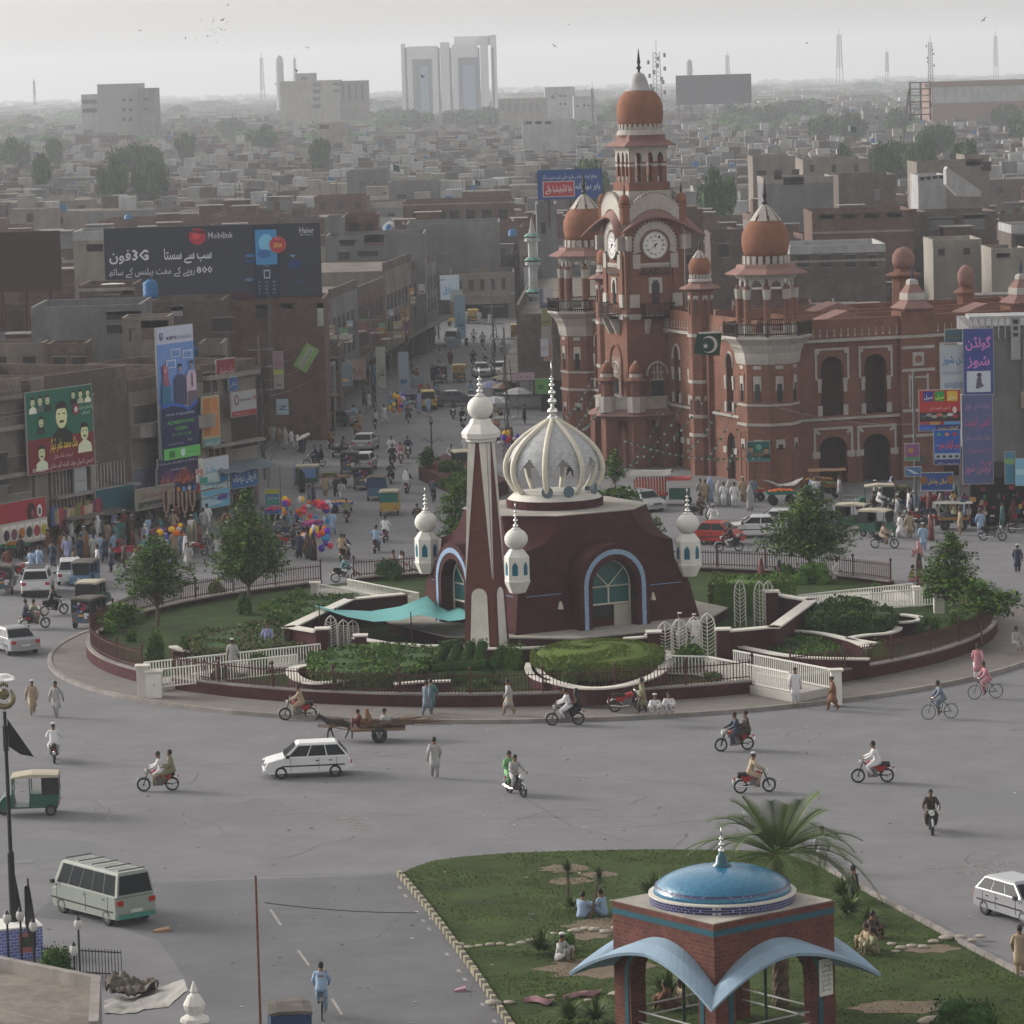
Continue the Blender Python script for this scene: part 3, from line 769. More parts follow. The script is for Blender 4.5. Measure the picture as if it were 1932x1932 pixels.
b=MB();b.lathe([(.75,11.8),(.8,11.95),(.95,12.0),(1.0,12.25),(.85,12.45),(.6,12.7),(.5,12.95)],8,ph=PI/8*1);b.build('collar',white,mn)
b=MB();b.ell((0,0,13.5),(.66,.66,.62),18,11);b.lathe([(.3,0),(.12,.2)],10,(0,0,14.05));b.build('onion_dome',white,mn,smooth=True)
b=MB();finial(b,14.2,.55,3,.9);b.build('finial',chrome,mn,smooth=True)
for a,lab in((-1.75,'grey-green horn loudspeaker at the front rim of the cage base'),(-1.25,'large blue-grey horn loudspeaker inside the cage'),(-.35,'horn loudspeaker at the right rim of the cage base')):
 t=T('loudspeaker',lab,'loudspeaker',(SC.x+2.2*math.cos(a),SC.y+2.2*math.sin(a),7.95),a,'horn loudspeakers')
 b=MB();b.M=Matrix.Rotation(PI/2,4,'Y');b.lathe([(.05,-.4),(.08,-.2),(.3,.12),(.32,.14)],12);b.build('horn',mat('horn_grey',(.10,.15,.18),.5),t)
 b=MB();b.box(-.45,-.05,-.1,-.2,.05,.1);b.tube([(-.3,0,0),(-.3,0,-.35)],.02,4);b.build('bracket',black,t)
tarp=mat('teal_tarpaulin',(.13,.36,.36),.75,.10,.6)
rows=[[(590,1141,209),(640,1150,209),(700,1153,209),(755,1144,209),(806,1124,209),(822,1140,209),(846,1151,209),(864,1144,209),(884,1150,209)],[(596,1144,206.5),(648,1155,206),(700,1160,205.5),(757,1158,205.5),(803,1146,205.5),(824,1155,205.5),(846,1160,205.5),(866,1155,205.5),(884,1158,205.5)],[(604,1147,204),(655,1164,203),(705,1173,202.5),(756,1170,202.5),(790,1160,202.5),(822,1166,202.5),(846,1172,202.5),(866,1170,202.5),(886,1166,202.5)]]
b=MB();V=[]
for r in rows:V+=[dp(*p)for p in r]
b.add(V,[(i*9+j,i*9+j+1,(i+1)*9+j+1,(i+1)*9+j)for i in range(2)for j in range(8)])
o=MB();o.v,o.f,o.mi=[tuple(v)for v in V],b.f,b.mi
cn=T('canopy','sagging teal cloth canopy strung on poles left of the minaret','canopy')
ob=o.build('cloth',tarp,cn,smooth=True)
for(u,v,y)in((592,1142,208.9),(633,1150,206),(775,1158,202.6),(602,1147,204.1)):
 p=dp(u,v,y);MB().tube([(p.x,p.y,.5),(p.x,p.y,p.z+.1)],.035,6).build('pole',rust,cn)
 # ------- the small park in front
gp=[(757,1650),(775,1640),(815,1626),(870,1618),(960,1611),(1100,1606),(1250,1604),(1400,1606),(1480,1612),(1532,1630),(1640,1690),(1740,1745),(1840,1800),(1932,1848),(2120,1950),(2200,2140),(1100,2140),(1048,2050),(965,1932),(900,1835),(840,1752),(800,1700)]
GP=[g(u,v,.1)for u,v in gp]
pk=MB();pk.prism([(p.x,p.y)for p in GP],0,.14);o=pk.build('park_lawn',mat('park_lawn_grass',(.042,.066,.016),.95,.30,.55,.9,stain=.3));tag(o,kind='structure')
def kerbrun(pts,name,mats,seg,w_=.17,h=.24):
 b=MB();L=0
 for a,c_ in zip(pts,pts[1:]):
  d=c_-a;d.z=0;n=Vector((-d.y,d.x,0)).normalized()*w_;k=max(1,int(d.length/seg))
  for i in range(k):
   b.cm=(i%2)if len(mats)>1 else 0
   p,q=a+d*(i/k),a+d*((i+1)/k-.01)
   b.loft([[(p.x,p.y,0),(p.x+n.x,p.y+n.y,0),(p.x+n.x,p.y+n.y,h),(p.x,p.y,h)],[(q.x,q.y,0),(q.x+n.x,q.y+n.y,0),(q.x+n.x,q.y+n.y,h),(q.x,q.y,h)]])
 o=b.build(name,mats);tag(o,kind='structure')
kerbrun([g(u,v)for u,v in((1048,2052),(965,1935),(900,1838),(840,1755),(800,1703),(757,1653))],'striped_kerb',[mat('kerb_faded_yellow',(.30,.27,.19),.9,.3,3),mat('kerb_faded_black',(.09,.085,.08),.9,.3,3)],.38)
kerbrun([g(u,v)for u,v in((1532,1632),(1640,1692),(1740,1747),(1840,1802),(1932,1851),(2120,1953))],'plain_kerb',[conc],.8)
for k,(u,v,rx,ry)in enumerate(((1065,1638,.9,.35),(1075,1662,.8,.3),(1160,1745,1.7,.6),(1130,1825,1.9,.7),(1105,1765,1.0,.3),(1230,1790,1.2,.4),(1130,1650,.7,.25),(1755,1790,.9,.3),(1700,1900,1.6,.4),(1450,1700,1.5,.4))):
 p=g(u,v,.15);n=16
 b=MB();b.add([(p.x+rx*(1+.25*math.sin(3*i+k))*math.cos(2*PI*i/n),p.y+ry*2.2*(1+.2*math.cos(2.3*i+k))*math.sin(2*PI*i/n),.146+.001*k)for i in range(n)],[tuple(range(n))])
 o=b.build('soil_patch',soil);tag(o,kind='structure')
b=MB();b.pal=(0,0,1,2);poly=[(p.x,p.y)for p in GP]
def inpoly(x,y,q):
 c_=False;j=len(q)-1
 for i in range(len(q)):
  if(q[i][1]>y)!=(q[j][1]>y)and x<(q[j][0]-q[i][0])*(y-q[i][1])/(q[j][1]-q[i][1])+q[i][0]:c_=not c_
  j=i
 return c_
k=0
while k<26000:
 x,y=rnd(-5,22),rnd(112,151)
 if not inpoly(x,y,poly):continue
 n_=math.sin(x*1.3+math.sin(y*.9))+math.sin(y*1.1+x*.4)
 if n_<rnd(-1.6,.6):continue
 k+=1;h=rnd(.02,.06);a=rnd(0,PI);dx,dy=.03*math.cos(a),.03*math.sin(a);b.cm=random.choice(b.pal)
 b.add([(x-dx,y-dy,.14),(x+dx,y+dy,.14),(x+rnd(-.03,.03),y+rnd(-.03,.03),.14+h)],[(0,1,2)])
o=b.build('grass',[mat('grass_blade',(.085,.13,.028),.9,0),mat('grass_blade_dry',(.13,.13,.05),.9,0),mat('grass_blade_mid',(.075,.12,.03),.9,0)]);tag(o,kind='stuff')
stone=mat('pale_stone',(.34,.31,.26),.9,.25,3,.3)
def rock(label,u,v,s,z=.14):
 p=g(u,v,z);b=MB();ph=rnd(0,6)
 R=[]
 for k in range(5):
  a=PI*k/4;R.append([((.15+math.sin(a))*s*(1+.2*math.sin(2*i+ph))*math.cos(2*PI*i/8),(.15+math.sin(a))*s*.8*(1+.2*math.cos(3*i+ph))*math.sin(2*PI*i/8),s*.45*(1-math.cos(a))/1.3-.03)for i in range(8)])
 o=b.loft(R).build('stone',stone,smooth=True);o.location=p;tag(o,label,'stone','park border stones')
for u,v,s in((868,1784,.2),(883,1788,.16),(905,1785,.14),(925,1783,.17),(945,1782,.16),(965,1784,.14),(985,1780,.17),(1003,1776,.2),(1022,1776,.22),(1045,1762,.14),(1085,1758,.22),(1105,1754,.2),(1122,1756,.24),(1142,1760,.22),(1162,1752,.18),(1180,1746,.2),(930,1895,.26),(960,1893,.18),(1010,1885,.2),(1040,1880,.15),(1180,1868,.3),(1165,1878,.25),(1110,1888,.14),(1682,1782,.16),(1700,1790,.2),(1720,1786,.18),(1742,1788,.2),(1762,1778,.2),(1785,1772,.24),(1812,1770,.22),(1835,1776,.2),(1850,1768,.18),(1690,1796,.15),(1760,1932,.4)):
 rock(where(u,v,'pale rounded border stone'),u,v,s)
def blades(b,n,L,wd,up_=.5,z0=0,seg=4,c=(0,0),droop=.5,spread=PI*2):
 for i in range(n):
  a=spread*i/n+rnd(-.2,.2);e=rnd(up_-.3,up_+.5);l=L*rnd(.75,1.1);P=[]
  for k in range(seg+1):
   t=k/seg;r=l*t*math.cos(e);z=z0+l*(t*math.sin(e)-droop*t*t*.6)
   P.append((Vector((c[0]+r*math.cos(a),c[1]+r*math.sin(a),z)),wd*(1-t*.85)))
  s=Vector((-math.sin(a),math.cos(a),0));vs=[]
  for p,w_ in P:vs+=[p-s*w_,p+s*w_]
  b.add(vs,[(2*k,2*k+1,2*k+3,2*k+2)for k in range(seg)])
palmg=mat('palm_green',(.085,.125,.04),.6,.3,1);yucg=mat('yucca_green',(.055,.075,.04),.6,.3,2)
def yucca(label,u,v,h,lean=0,s=.5,z=.14):
 p=g(u,v,z);t=T('yucca',label,'yucca plant',p,0,'park yuccas')
 MB().tube([(0,0,0),(lean*.5,0,h*.5),(lean,0,h)],[.06,.05,.05],6).build('stem',bark,t)
 b=MB()
 for e in(-.2,.3,.8,1.2):blades(b,16,s,.035,e,h,3,(lean,0),.2)
 b.build('leaf_rosette',yucg,t)
yucca('single-stemmed yucca, straight one on the park lawn',1073,1712,1.35)
yucca('single-stemmed yucca leaning right beside the two seated men',1114,1732,1.45,.35)
def palmbush(label,u,v,s,n=46,z=.14,h=.1,mm=None,name='palm_bush'):
 p=g(u,v,z);b=MB();blades(b,n,s,.05,.7,h,4,(0,0),.7);blades(b,n//2,s*.9,.05,1.2,h,4,(0,0),.5)
 for _ in range(n*5):pass
 o=b.build(name,mm or palmg);o.location=p;tag(o,label,'palm bush','park palm bushes')
palmbush('spiky rosette clump below the straight yucca',1078,1718,.8)
palmbush('dark round palm bush behind the man in a grey cap',1022,1800,1.25,110)
palmbush('loose palm bush at the bottom park edge, left one',1075,1930,1.2,80)
palmbush('loose palm bush at the bottom park edge, right one',1125,1932,1.3,80)
palmbush('large spiky clump left behind the blue dome',1235,1700,1.6,110)
palmbush('spiky clump touching the kiosk roof edge behind',1290,1690,1.3,80)
palmbush('dark palm bush seen through the kiosk arch',1260,1890,1.7,120)
palmbush('yucca-like clump below the date palm fronds',1600,1730,1.3,90)
palmbush('small dark yucca clump by the seated group',1640,1745,.9,60)
palmbush('tall spiky clump right of the kiosk roof',1590,1700,1.3,90)
bush('dark broad bush at the bottom right edge of the park',g(1815,1945,.14),(1.1,.9,1.0),1500,.07,[leafB,leafB,leafA])
bush('small dark leafy bush beside the man in grey cap',g(1065,1792,.14),(.45,.4,.6),300,.07,[leafB,leafA,leafB])
p=g(1474,1900,.14)
dpm=T('date_palm','tall date palm with arching feathery fronds behind the kiosk','palm tree',p)
b=MB();R=[]
for k in range(26):
 z=5.0*k/25;r=.27+.04*(k%2)-.04*k/25;R.append([(r*math.cos(2*PI*i/10+k*.3),r*math.sin(2*PI*i/10+k*.3),z)for i in range(10)])
b.loft(R);b.build('trunk',mat('palm_trunk',(.11,.085,.06),.9,.3,5),dpm)
def frond(a,e,L,droop):
 L*=1.3;b=MB();P=[]
 for k in range(13):
  t=k/12;r=L*t*math.cos(e)*(1-.12*t);z=4.95+L*(math.sin(e)*t-droop*t**2.4)
  P.append(Vector((r*math.cos(a),r*math.sin(a),z)))
 b.tube(P,[.018*(1-k/13)+.006 for k in range(13)],4)
 s=Vector((-math.sin(a),math.cos(a),0))
 for k in range(46):
  t=.12+.86*k/46;i=min(11,int(t*12));f=t*12-i;q=P[i].lerp(P[i+1],f);d=(P[i+1]-P[i]).normalized();n=s.cross(d)
  l=.58*math.sin(PI*min(1,t*.75+.22))**.7+.08
  for sg in(-1,1):
   e1=q+(s*sg*.75+d*.65+n*(.25 if n.z>0 else-.25)).normalized()*l-Vector((0,0,.1*l));w_=d*.019
   b.add([q-w_,q+w_,e1],[(0,1,2)])
 b.build('frond',palmg,dpm)
for i in range(10):frond(i*2.4+.3,rnd(.7,1.25),rnd(2.1,2.6),rnd(.15,.35))
for i in range(22):frond(i*2.4+.7,rnd(.3,.85),rnd(2.5,3.1),rnd(.3,.6))
for i in range(14):frond(i*.46+.2,rnd(-.15,.4),rnd(2.4,3.1),rnd(.5,.85))
# ------- the blue-domed kiosk
redb=mat('red_brick',(.15,.052,.040),.85,.25,1.5,.2,brick=(1.9,(.13,.09,.08),.7),stain=.2)
tile=mat('turquoise_tile',(.015,.085,.115),.3,.35,9,spec=.5)
lblue=mat('light_blue_shell',(.25,.345,.44),.6,.06,1,stain=.08)
cobalt=mat('cobalt_tile',(.02,.025,.12),.25,.25,6,brick=(3.2,(.35,.35,.4),.8),spec=.6)
KA=RAD(37.3);zt=4.5
kc=g(1346.4,1745,zt);ks=4.85
ka,kb=Vector((math.cos(KA),math.sin(KA),0)),Vector((-math.sin(KA),math.cos(KA),0))
KCn=kc+(ka+kb)*(ks/2)
kio=T('kiosk','square brick kiosk with glazed blue dome and pale blue curved eaves','kiosk',(KCn.x,KCn.y,0),KA)
hk=ks/2
b=MB()
def face(k,f):
 f.M=Matrix.Rotation(k*PI/2,4,'Z');return f
for k in range(4):
 f=face(k,b);n=12;hw=1.62;zc=2.15
 ar=[(-hw,0)]+[(-hw*math.cos(PI*i/n),zc+1.12*math.sin(PI*i/n)**.85)for i in range(n+1)]+[(hw,0)]
 ot=[(-hk,0)]+[(-hk+ks*i/n,4.38)for i in range(n+1)]+[(hk,0)]
 m_=len(ar);y0,y1=-hk,-hk+.55
 vs=[(p[0],y0,p[1])for p in ot]+[(p[0],y0,p[1])for p in ar]+[(p[0],y1,p[1])for p in ar]+[(max(-hk+.55,min(hk-.55,p[0])),y1,p[1])for p in ot]
 fs=[]
 for i in range(m_-1):fs+=[(i,i+1,m_+i+1,m_+i),(m_+i,m_+i+1,2*m_+i+1,2*m_+i),(2*m_+i,2*m_+i+1,3*m_+i+1,3*m_+i)]
 f.add(vs,fs)
b.M=None
b.build('brick_walls',redb,kio)
for k in range(4):
 f=face(k,MB());n=12
 def ak(hw,dz):return[(-hw,0)]+[(-hw*math.cos(PI*i/n),2.15+dz*math.sin(PI*i/n)**.85)for i in range(n+1)]+[(hw,0)]
 a1,a2=ak(1.72,1.22),ak(1.90,1.40);m_=len(a1)
 f.add([(p[0],-hk-.02,p[1])for p in a1]+[(p[0],-hk-.02,p[1])for p in a2]+[(p[0],-hk+.02,p[1])for p in a2],[q for i in range(m_-1)for q in((i,i+1,m_+i+1,m_+i),(m_+i,m_+i+1,2*m_+i+1,2*m_+i))])
 f.build('tile_arch_trim',tile,kio)
 f=face(k,MB());f.box(-hk-.01,-hk-.025,4.12,hk+.01,-hk+.01,4.3);f.build('tile_frieze',tile,kio)
 f=face(k,MB());N=20;R1,R2=[],[]
 V=[]
 for i in range(N+1):
  x=-1+2*i/N;z=3.72-1.12*abs(x)**1.9;pj=.75+.25*abs(x)
  ox=x*(hk+pj)
  V.append([(x*hk,-hk,z),(x*(hk+pj*.5),-hk-pj*.5,z-.1*0-.13),(ox,-hk-pj,z-.38),(ox,-hk-pj+.02,z-.48),(x*(hk+pj*.5),-hk-pj*.5,z-.25),(x*hk,-hk,z-.13)])
 f.loft(V);f.build('curved_eave',lblue,kio,smooth=False)
b=MB();b.box(-hk,-hk,4.38,hk,hk,zt);b.build('roof_parapet',redb,kio)
b=MB();b.box(-hk+.02,-hk+.02,zt,hk-.02,hk-.02,zt+.03);b.build('roof_slab',mat('stained_white_roof',(.42,.39,.35),.85,.15,1,stain=.3),kio)
b=MB();b.lathe([(2.27,zt+.03),(2.27,zt+.28)],48);b.build('cobalt_ring',cobalt,kio)
b=MB();b.lathe([(2.29,zt+.28),(2.29,zt+.33),(2.15,zt+.34)],48);b.build('white_rim',coping,kio)
dm=mat('glazed_blue_dome',(.015,.12,.20),.22,.35,9,spec=.7)
if True:
 nt_=dm.node_tree;bs=nt_.nodes['Principled BSDF'];tc=nt_.nodes.new('ShaderNodeTexCoord');vo=nt_.nodes.new('ShaderNodeTexVoronoi');vo.inputs['Scale'].default_value=11
 nt_.links.new(tc.outputs['Object'],vo.inputs['Vector']);rp=nt_.nodes.new('ShaderNodeValToRGB');nt_.links.new(vo.outputs['Distance'],rp.inputs[0])
 rp.color_ramp.elements[0].color=(.008,.075,.19,1);rp.color_ramp.elements[1].color=(.02,.16,.28,1);rp.color_ramp.elements[1].position=.6
 nt_.links.new(rp.outputs[0],bs.inputs['Base Color']);bp=nt_.nodes.new('ShaderNodeBump');bp.inputs['Strength'].default_value=.35;bp.inputs['Distance'].default_value=.02
 nt_.links.new(vo.outputs['Distance'],bp.inputs['Height']);nt_.links.new(bp.outputs[0],bs.inputs['Normal'])
b=MB();b.lathe([(2.14,zt+.34),(2.1,zt+.46),(1.95,zt+.66),(1.65,zt+.83),(1.25,zt+.97),(.8,zt+1.06),(.35,zt+1.1),(.02,zt+1.11)],48);b.build('dome',dm,kio,smooth=True)
b=MB();b.lathe([(2.105,zt+.5),(2.08,zt+.56)],48);b.build('dark_tile_ring',cobalt,kio)
b=MB();b.lathe([(.32,zt+1.07),(.3,zt+1.14),(.2,zt+1.21),(.17,zt+1.4),(.05,zt+1.52)],14);b.build('dome_cap',tile,kio,smooth=True)
b=MB();finial(b,zt+1.5,.34,3,.8);b.build('finial',chrome,kio,smooth=True)
grn=flat('dark_green_steel',(.01,.04,.03),.5)
b=MB()
for x in(-.9,.9):
 for y in(-.9,.9):b.tube([(x,y,0),(x,y,3.2)],.05,8)
b.box(-1.0,-1.0,2.9,1.0,-.8,3.1);b.box(-1.0,.8,2.9,1.0,1.0,3.1);b.box(-1.0,-.8,2.9,-.8,.8,3.1);b.box(.8,-.8,2.9,1.0,.8,3.1)
b.build('inner_green_frame',grn,kio)
for k in range(4):
 f=face(k,MB())
 for z in(.75,1.1):f.tube([(-1.65,-hk+.3,z),(1.65,-hk+.3,z)],.03,6)
 f.build('handrail',mat('dull_rail',(.4,.4,.39),.5,.1),kio)
f=MB();f.box(1.75,-hk-.04,1.6,2.3,-hk-.02,2.75);nb_=f.build('notice_board',white,kio)
f=MB()
for k,s in enumerate(('نماز','اللہ محمد','درود پاک','ملتان شہر','پاکستان','زندہ باد')):f.text(s,2.02,2.5-k*.15,.16,-hk-.05,w=.4)
f.build('lettering',black,nb_)
# ------- the clock tower building
rd=mat('red_stone_brick',(.205,.098,.071),.88,.16,.8,.1,brick=(1.1,(.16,.08,.06),.88),stain=.16)
rd2=mat('red_dome_plaster',(.23,.105,.066),.85,.16,1.2,.1,stain=.12)
wt=mat('white_stone_trim',(.40,.375,.345),.7,.12,2,stain=.15)
eav=mat('pinkish_eave',(.23,.135,.12),.8,.12,1.5)
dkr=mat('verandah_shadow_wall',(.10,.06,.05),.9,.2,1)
blk=mat('dark_timber_rail',(.035,.025,.022),.8,.2,3)
rooft=mat('pinkish_flat_roof',(.36,.27,.22),.95,.15,.4,.2,stain=.2)
leadg=mat('grey_lead_cap',(.34,.33,.34),.6,.08,2)
CO=Vector((18.7,281.5,0));CA=RAD(19)
cb=T('clock_tower_building','large red brick colonial hall with domed octagonal turrets and clock tower','building',CO,CA)
def rot(a):return Matrix.Rotation(a,4,'Z')
SOUTH=Matrix.Identity(4)
WEST=rot(-PI/2)
def panel(b,xa,xb,z0,z1,cx,hw,zb,zs,zt_,y=0,th=.5,n=10,cusp=0):
 def q(x0,x1,a,c_):
  if x1-x0>1e-4 and c_-a>1e-4:b.add([(x0,y,a),(x1,y,a),(x1,y,c_),(x0,y,c_)],[(0,1,2,3)])
 q(xa,cx-hw,z0,z1);q(cx+hw,xb,z0,z1);q(cx-hw,cx+hw,z0,zb)
 pts=[]
 for i in range(n+1):
  a=PI*i/n;k=1-cusp*abs(math.sin(a*n/2*.999))
  pts.append((cx-hw*math.cos(a),zs+(zt_-zs)*math.sin(a)**.8*k))
 for p,r in zip(pts,pts[1:]):b.add([(p[0],y,p[1]),(r[0],y,r[1]),(r[0],y,z1),(p[0],y,z1)],[(0,1,2,3)])
 full=[(cx-hw,zb)]+pts+[(cx+hw,zb),(cx-hw,zb)]
 for p,r in zip(full,full[1:]):b.add([(p[0],y,p[1]),(p[0],y+th,p[1]),(r[0],y+th,r[1]),(r[0],y,r[1])],[(0,1,2,3)])
 return pts
def frame(b,x0,x1,z0,z1,w_=.16,y=-.06,notch=True):
 b.box(x0,y,z0,x0+w_,.02,z1);b.box(x1-w_,y,z0,x1,.02,z1);b.box(x0+w_,y,z1-w_,x1-w_,.02,z1)
 if notch:
  b.box(x0+w_,y-.003,z1-w_-.25,x0+w_+.2,.02,z1-w_);b.box(x1-w_-.2,y-.003,z1-w_-.25,x1-w_,.02,z1-w_)
ZS,ZC,ZP=4.75,10.35,12.0
spans=[(1.6,6.7,5.0),(6.7,10.3,8.45),(13.1,16.6,14.9),(16.6,20.0,18.3),(21.2,24.4,22.8),(24.4,27.6,26.0)]
def wing(M,spans,x0,x1,depth,piers,small=False):
 b=MB();b.M=M;w2=MB();w2.M=M;bk=MB();bk.M=M
 for xa,xb,cx in spans:
  hw=.9 if not small else.62;rl=MB();rl.M=M
  panel(b,xa,xb,ZS,ZC,cx,hw,ZS+.25,8.3,9.3,n=14,cusp=.03)
  panel(b,xa,xb,0,ZS,cx,hw*1.25,0.0,2.3,3.5,n=14,cusp=.03)
  if not small:
   frame(w2,cx-hw-.45,cx+hw+.45,7.6,9.9);frame(w2,cx-1.55,cx+1.55,1.9,4.15)
  else:
   ar=[(cx-(hw+.12)*math.cos(PI*i/10),8.3+1.12*math.sin(PI*i/10)**.8)for i in range(11)]
   for p,r in zip(ar,ar[1:]):w2.tube([(p[0],-.03,p[1]),(r[0],-.03,r[1])],.09,4)
  for s in(-1,1):
   w2.box(cx+s*(hw+.12)-.16,-.1,7.25,cx+s*(hw+.12)+.16,.03,7.7)
   w2.box(cx+s*(hw+.12)-.13,-.08,6.7,cx+s*(hw+.12)+.13,.03,7.25)
   w2.box(cx+s*(hw+.12)-.18,-.1,5.0,cx+s*(hw+.12)+.18,.03,5.75)
   w2.box(cx+s*(hw*1.25+.25)-.3,-.1,1.95,cx+s*(hw*1.25+.25)+.3,.03,2.4)
   if not small:w2.disc((cx+s*1.15,-.03,3.75),.12,.06,8)
  rl.box(cx-hw,.15,5.75,cx+hw,.22,5.82)
  for k in range(int(hw*2/.14)):rl.box(cx-hw+k*.14,.17,5.0,cx-hw+k*.14+.03,.2,5.75)
  for k in range(int(hw*2.5/.16)):rl.box(cx-hw*1.25+k*.16,.3,.0,cx-hw*1.25+k*.16+.03,.33,3.3)
  rl.build('iron_grille',blk,cb)
 for a,c_ in piers:b.box(a,-.35,0,c_,.5,ZC)
 for xa,xb,cx in spans:pass
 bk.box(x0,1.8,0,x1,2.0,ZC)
 b.box(x0,.5,ZS-.3,x1,1.8,ZS+.05)
 b.box(x0,-.12,ZC+.22,x1,.3,ZP)
 w2.box(x0,-.16,ZS-.08,x1,0,ZS+.1);w2.box(x0,-.3,ZC,x1,0,ZC+.22)
 for k in range(int((x1-x0)/.55)):
  x=x0+.3+k*.55;w2.box(x,-.15,ZC+.35,x+.12,-.1,ZC+.55);w2.box(x+.04,-.15,ZC+.6,x+.09,-.1,ZC+.95)
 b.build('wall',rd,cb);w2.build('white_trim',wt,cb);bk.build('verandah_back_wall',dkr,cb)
wing(SOUTH,spans,1.5,27.6,0,[(10.3,13.1),(20.0,21.2)])
wsp=[(-10.6,-2.1,-7.3),(-16.3,-13.2,-14.6),(-19.7,-16.3,-17.9),(-30.5,-24.6,-27.6),(-37.2,-33.0,-35.1)]
wing(WEST,wsp,-37.5,-1.6,0,[(-13.2,-10.6),(-33.0,-30.5),(-24.6,-19.7)],True)
b=MB()
for z in(9.55,7.9,4.95,3.1):b.box(10.4,-.42,z,13.0,-.33,z+.22)
for a in((10.9,11.05),(12.35,12.5)):b.box(a[0],-.4,5.3,a[1],-.34,7.7)
b.box(11.05,-.4,7.4,12.35,-.34,7.55);b.box(11.25,-.4,8.3,12.15,-.34,9.3)
b.build('white_trim',wt,cb)
b=MB();b.disc((11.7,-.41,8.8),.28,.04,14);b.build('round_vent',rd2,cb)
b=MB();b.box(.3,.3,10.6,27.5,17.0,11.0);b.box(.3,17.0,10.6,9,39,11.0);b.build('roof',rooft,cb)
b=MB()
for(x0,y0,x1,y1)in((4.5,6.8,11.5,7.1),(4.5,6.8,4.8,10.5),(11.5,6.8,27,7.1),(5.0,10.5,27,10.8),(3,17,27,17.3),(26.8,0,27.1,17)):b.box(x0,y0,11.0,x1,y1,11.9)
for k in range(38):b.box(5.3+k*.57,10.42,11.0,5.5+k*.57,10.5,11.75)
b.build('inner_parapet',rd,cb)
for(x,y)in((6.0,3.2),(9.6,13.0),(17.5,3.6)):
 b=MB();b.box(x,y,11.0,x+3.2,y+1.6,11.75);f=b.build('skylight',cream,cb)
 b=MB();b.M=Matrix.Translation((x,y,0));b.ext([(-.25,11.75),(1.6,12.35),(3.45,11.75),(3.45,11.7),(-.25,11.7)],-.3,1.9);b.build('skylight_roof',eav,f)
 b=MB()
 for k in range(7):b.box(x+.25+k*.42,y-.02,11.1,x+.5+k*.42,y-.003,11.6)
 b.build('pane',glassd,f)
def domelet(parent,c,s,z,ph=PI/8,n=8,lead=wt,nm='dome',spike=1.0,redbase=True):
 x,y=c
 b=MB();b.lathe([(s*.9,0),(s*.98,s*.25),(s*1.03,s*.6),(s*1.0,s*.95),(s*.86,s*1.3),(s*.62,s*1.56),(s*.4,s*1.7)],20,(x,y,z));d=b.build(nm,rd2,parent,smooth=True)
 b=MB()
 m=8
 for i in range(m):
  a=2*PI*i/m+.2
  P=[(s*.66,s*1.52),(s*.5,s*1.72),(s*.3,s*2.0),(s*.12,s*2.18)]
  for(r0_,z0),(r1_,z1)in zip(P,P[1:]):
   w0,w1=.26*r0_/.66*1.2 if r0_<.6*s else.24*s,.26*s*r1_/(s*.66)
   w0=.30*s*r0_/(s*.66)
   t_=(-math.sin(a),math.cos(a));u_=(math.cos(a),math.sin(a))
   b.add([(x+u_[0]*(r0_+.03)-t_[0]*w0*.75,y+u_[1]*(r0_+.03)-t_[1]*w0*.75,z+z0),(x+u_[0]*(r0_+.03)+t_[0]*w0*.75,y+u_[1]*(r0_+.03)+t_[1]*w0*.75,z+z0),(x+u_[0]*(r1_+.03)+t_[0]*w1*.75,y+u_[1]*(r1_+.03)+t_[1]*w1*.75,z+z1),(x+u_[0]*(r1_+.03)-t_[0]*w1*.75,y+u_[1]*(r1_+.03)-t_[1]*w1*.75,z+z1)],[(0,1,2,3)])
 b.lathe([(s*.3,s*1.66),(s*.28,s*1.85),(s*.17,s*2.05),(s*.1,s*2.2)],12,(x,y,z))
 b.build('petal_cap',lead,d)
 b=MB();b.lathe([(s*.08,s*2.15),(s*.13,s*2.3),(s*.05,s*2.42),(s*.11,s*2.6),(.02,s*(2.7+.6*spike))],8,(x,y,z));b.build('spike',black,d)
 b=MB();b.lathe([(s*1.12,-s*.62),(s*1.05,-s*.42),(s*.95,-s*.36),(s*.95,-s*.30)],20,(x,y,z))
 for i in range(20):
  a=2*PI*i/20;b.cbox((x+s*.95*math.cos(a),y+s*.95*math.sin(a),z-s*.14),(s*.1,s*.2,s*.34),a)
 b.build('lotus_band',wt,d)
 return d
def polyring(b,c,r,z0,z1,n=8,ph=PI/8,r1=None):b.lathe([(r,z0),(r1 if r1 is not None else r,z1)],n,(c[0],c[1],0),ph)
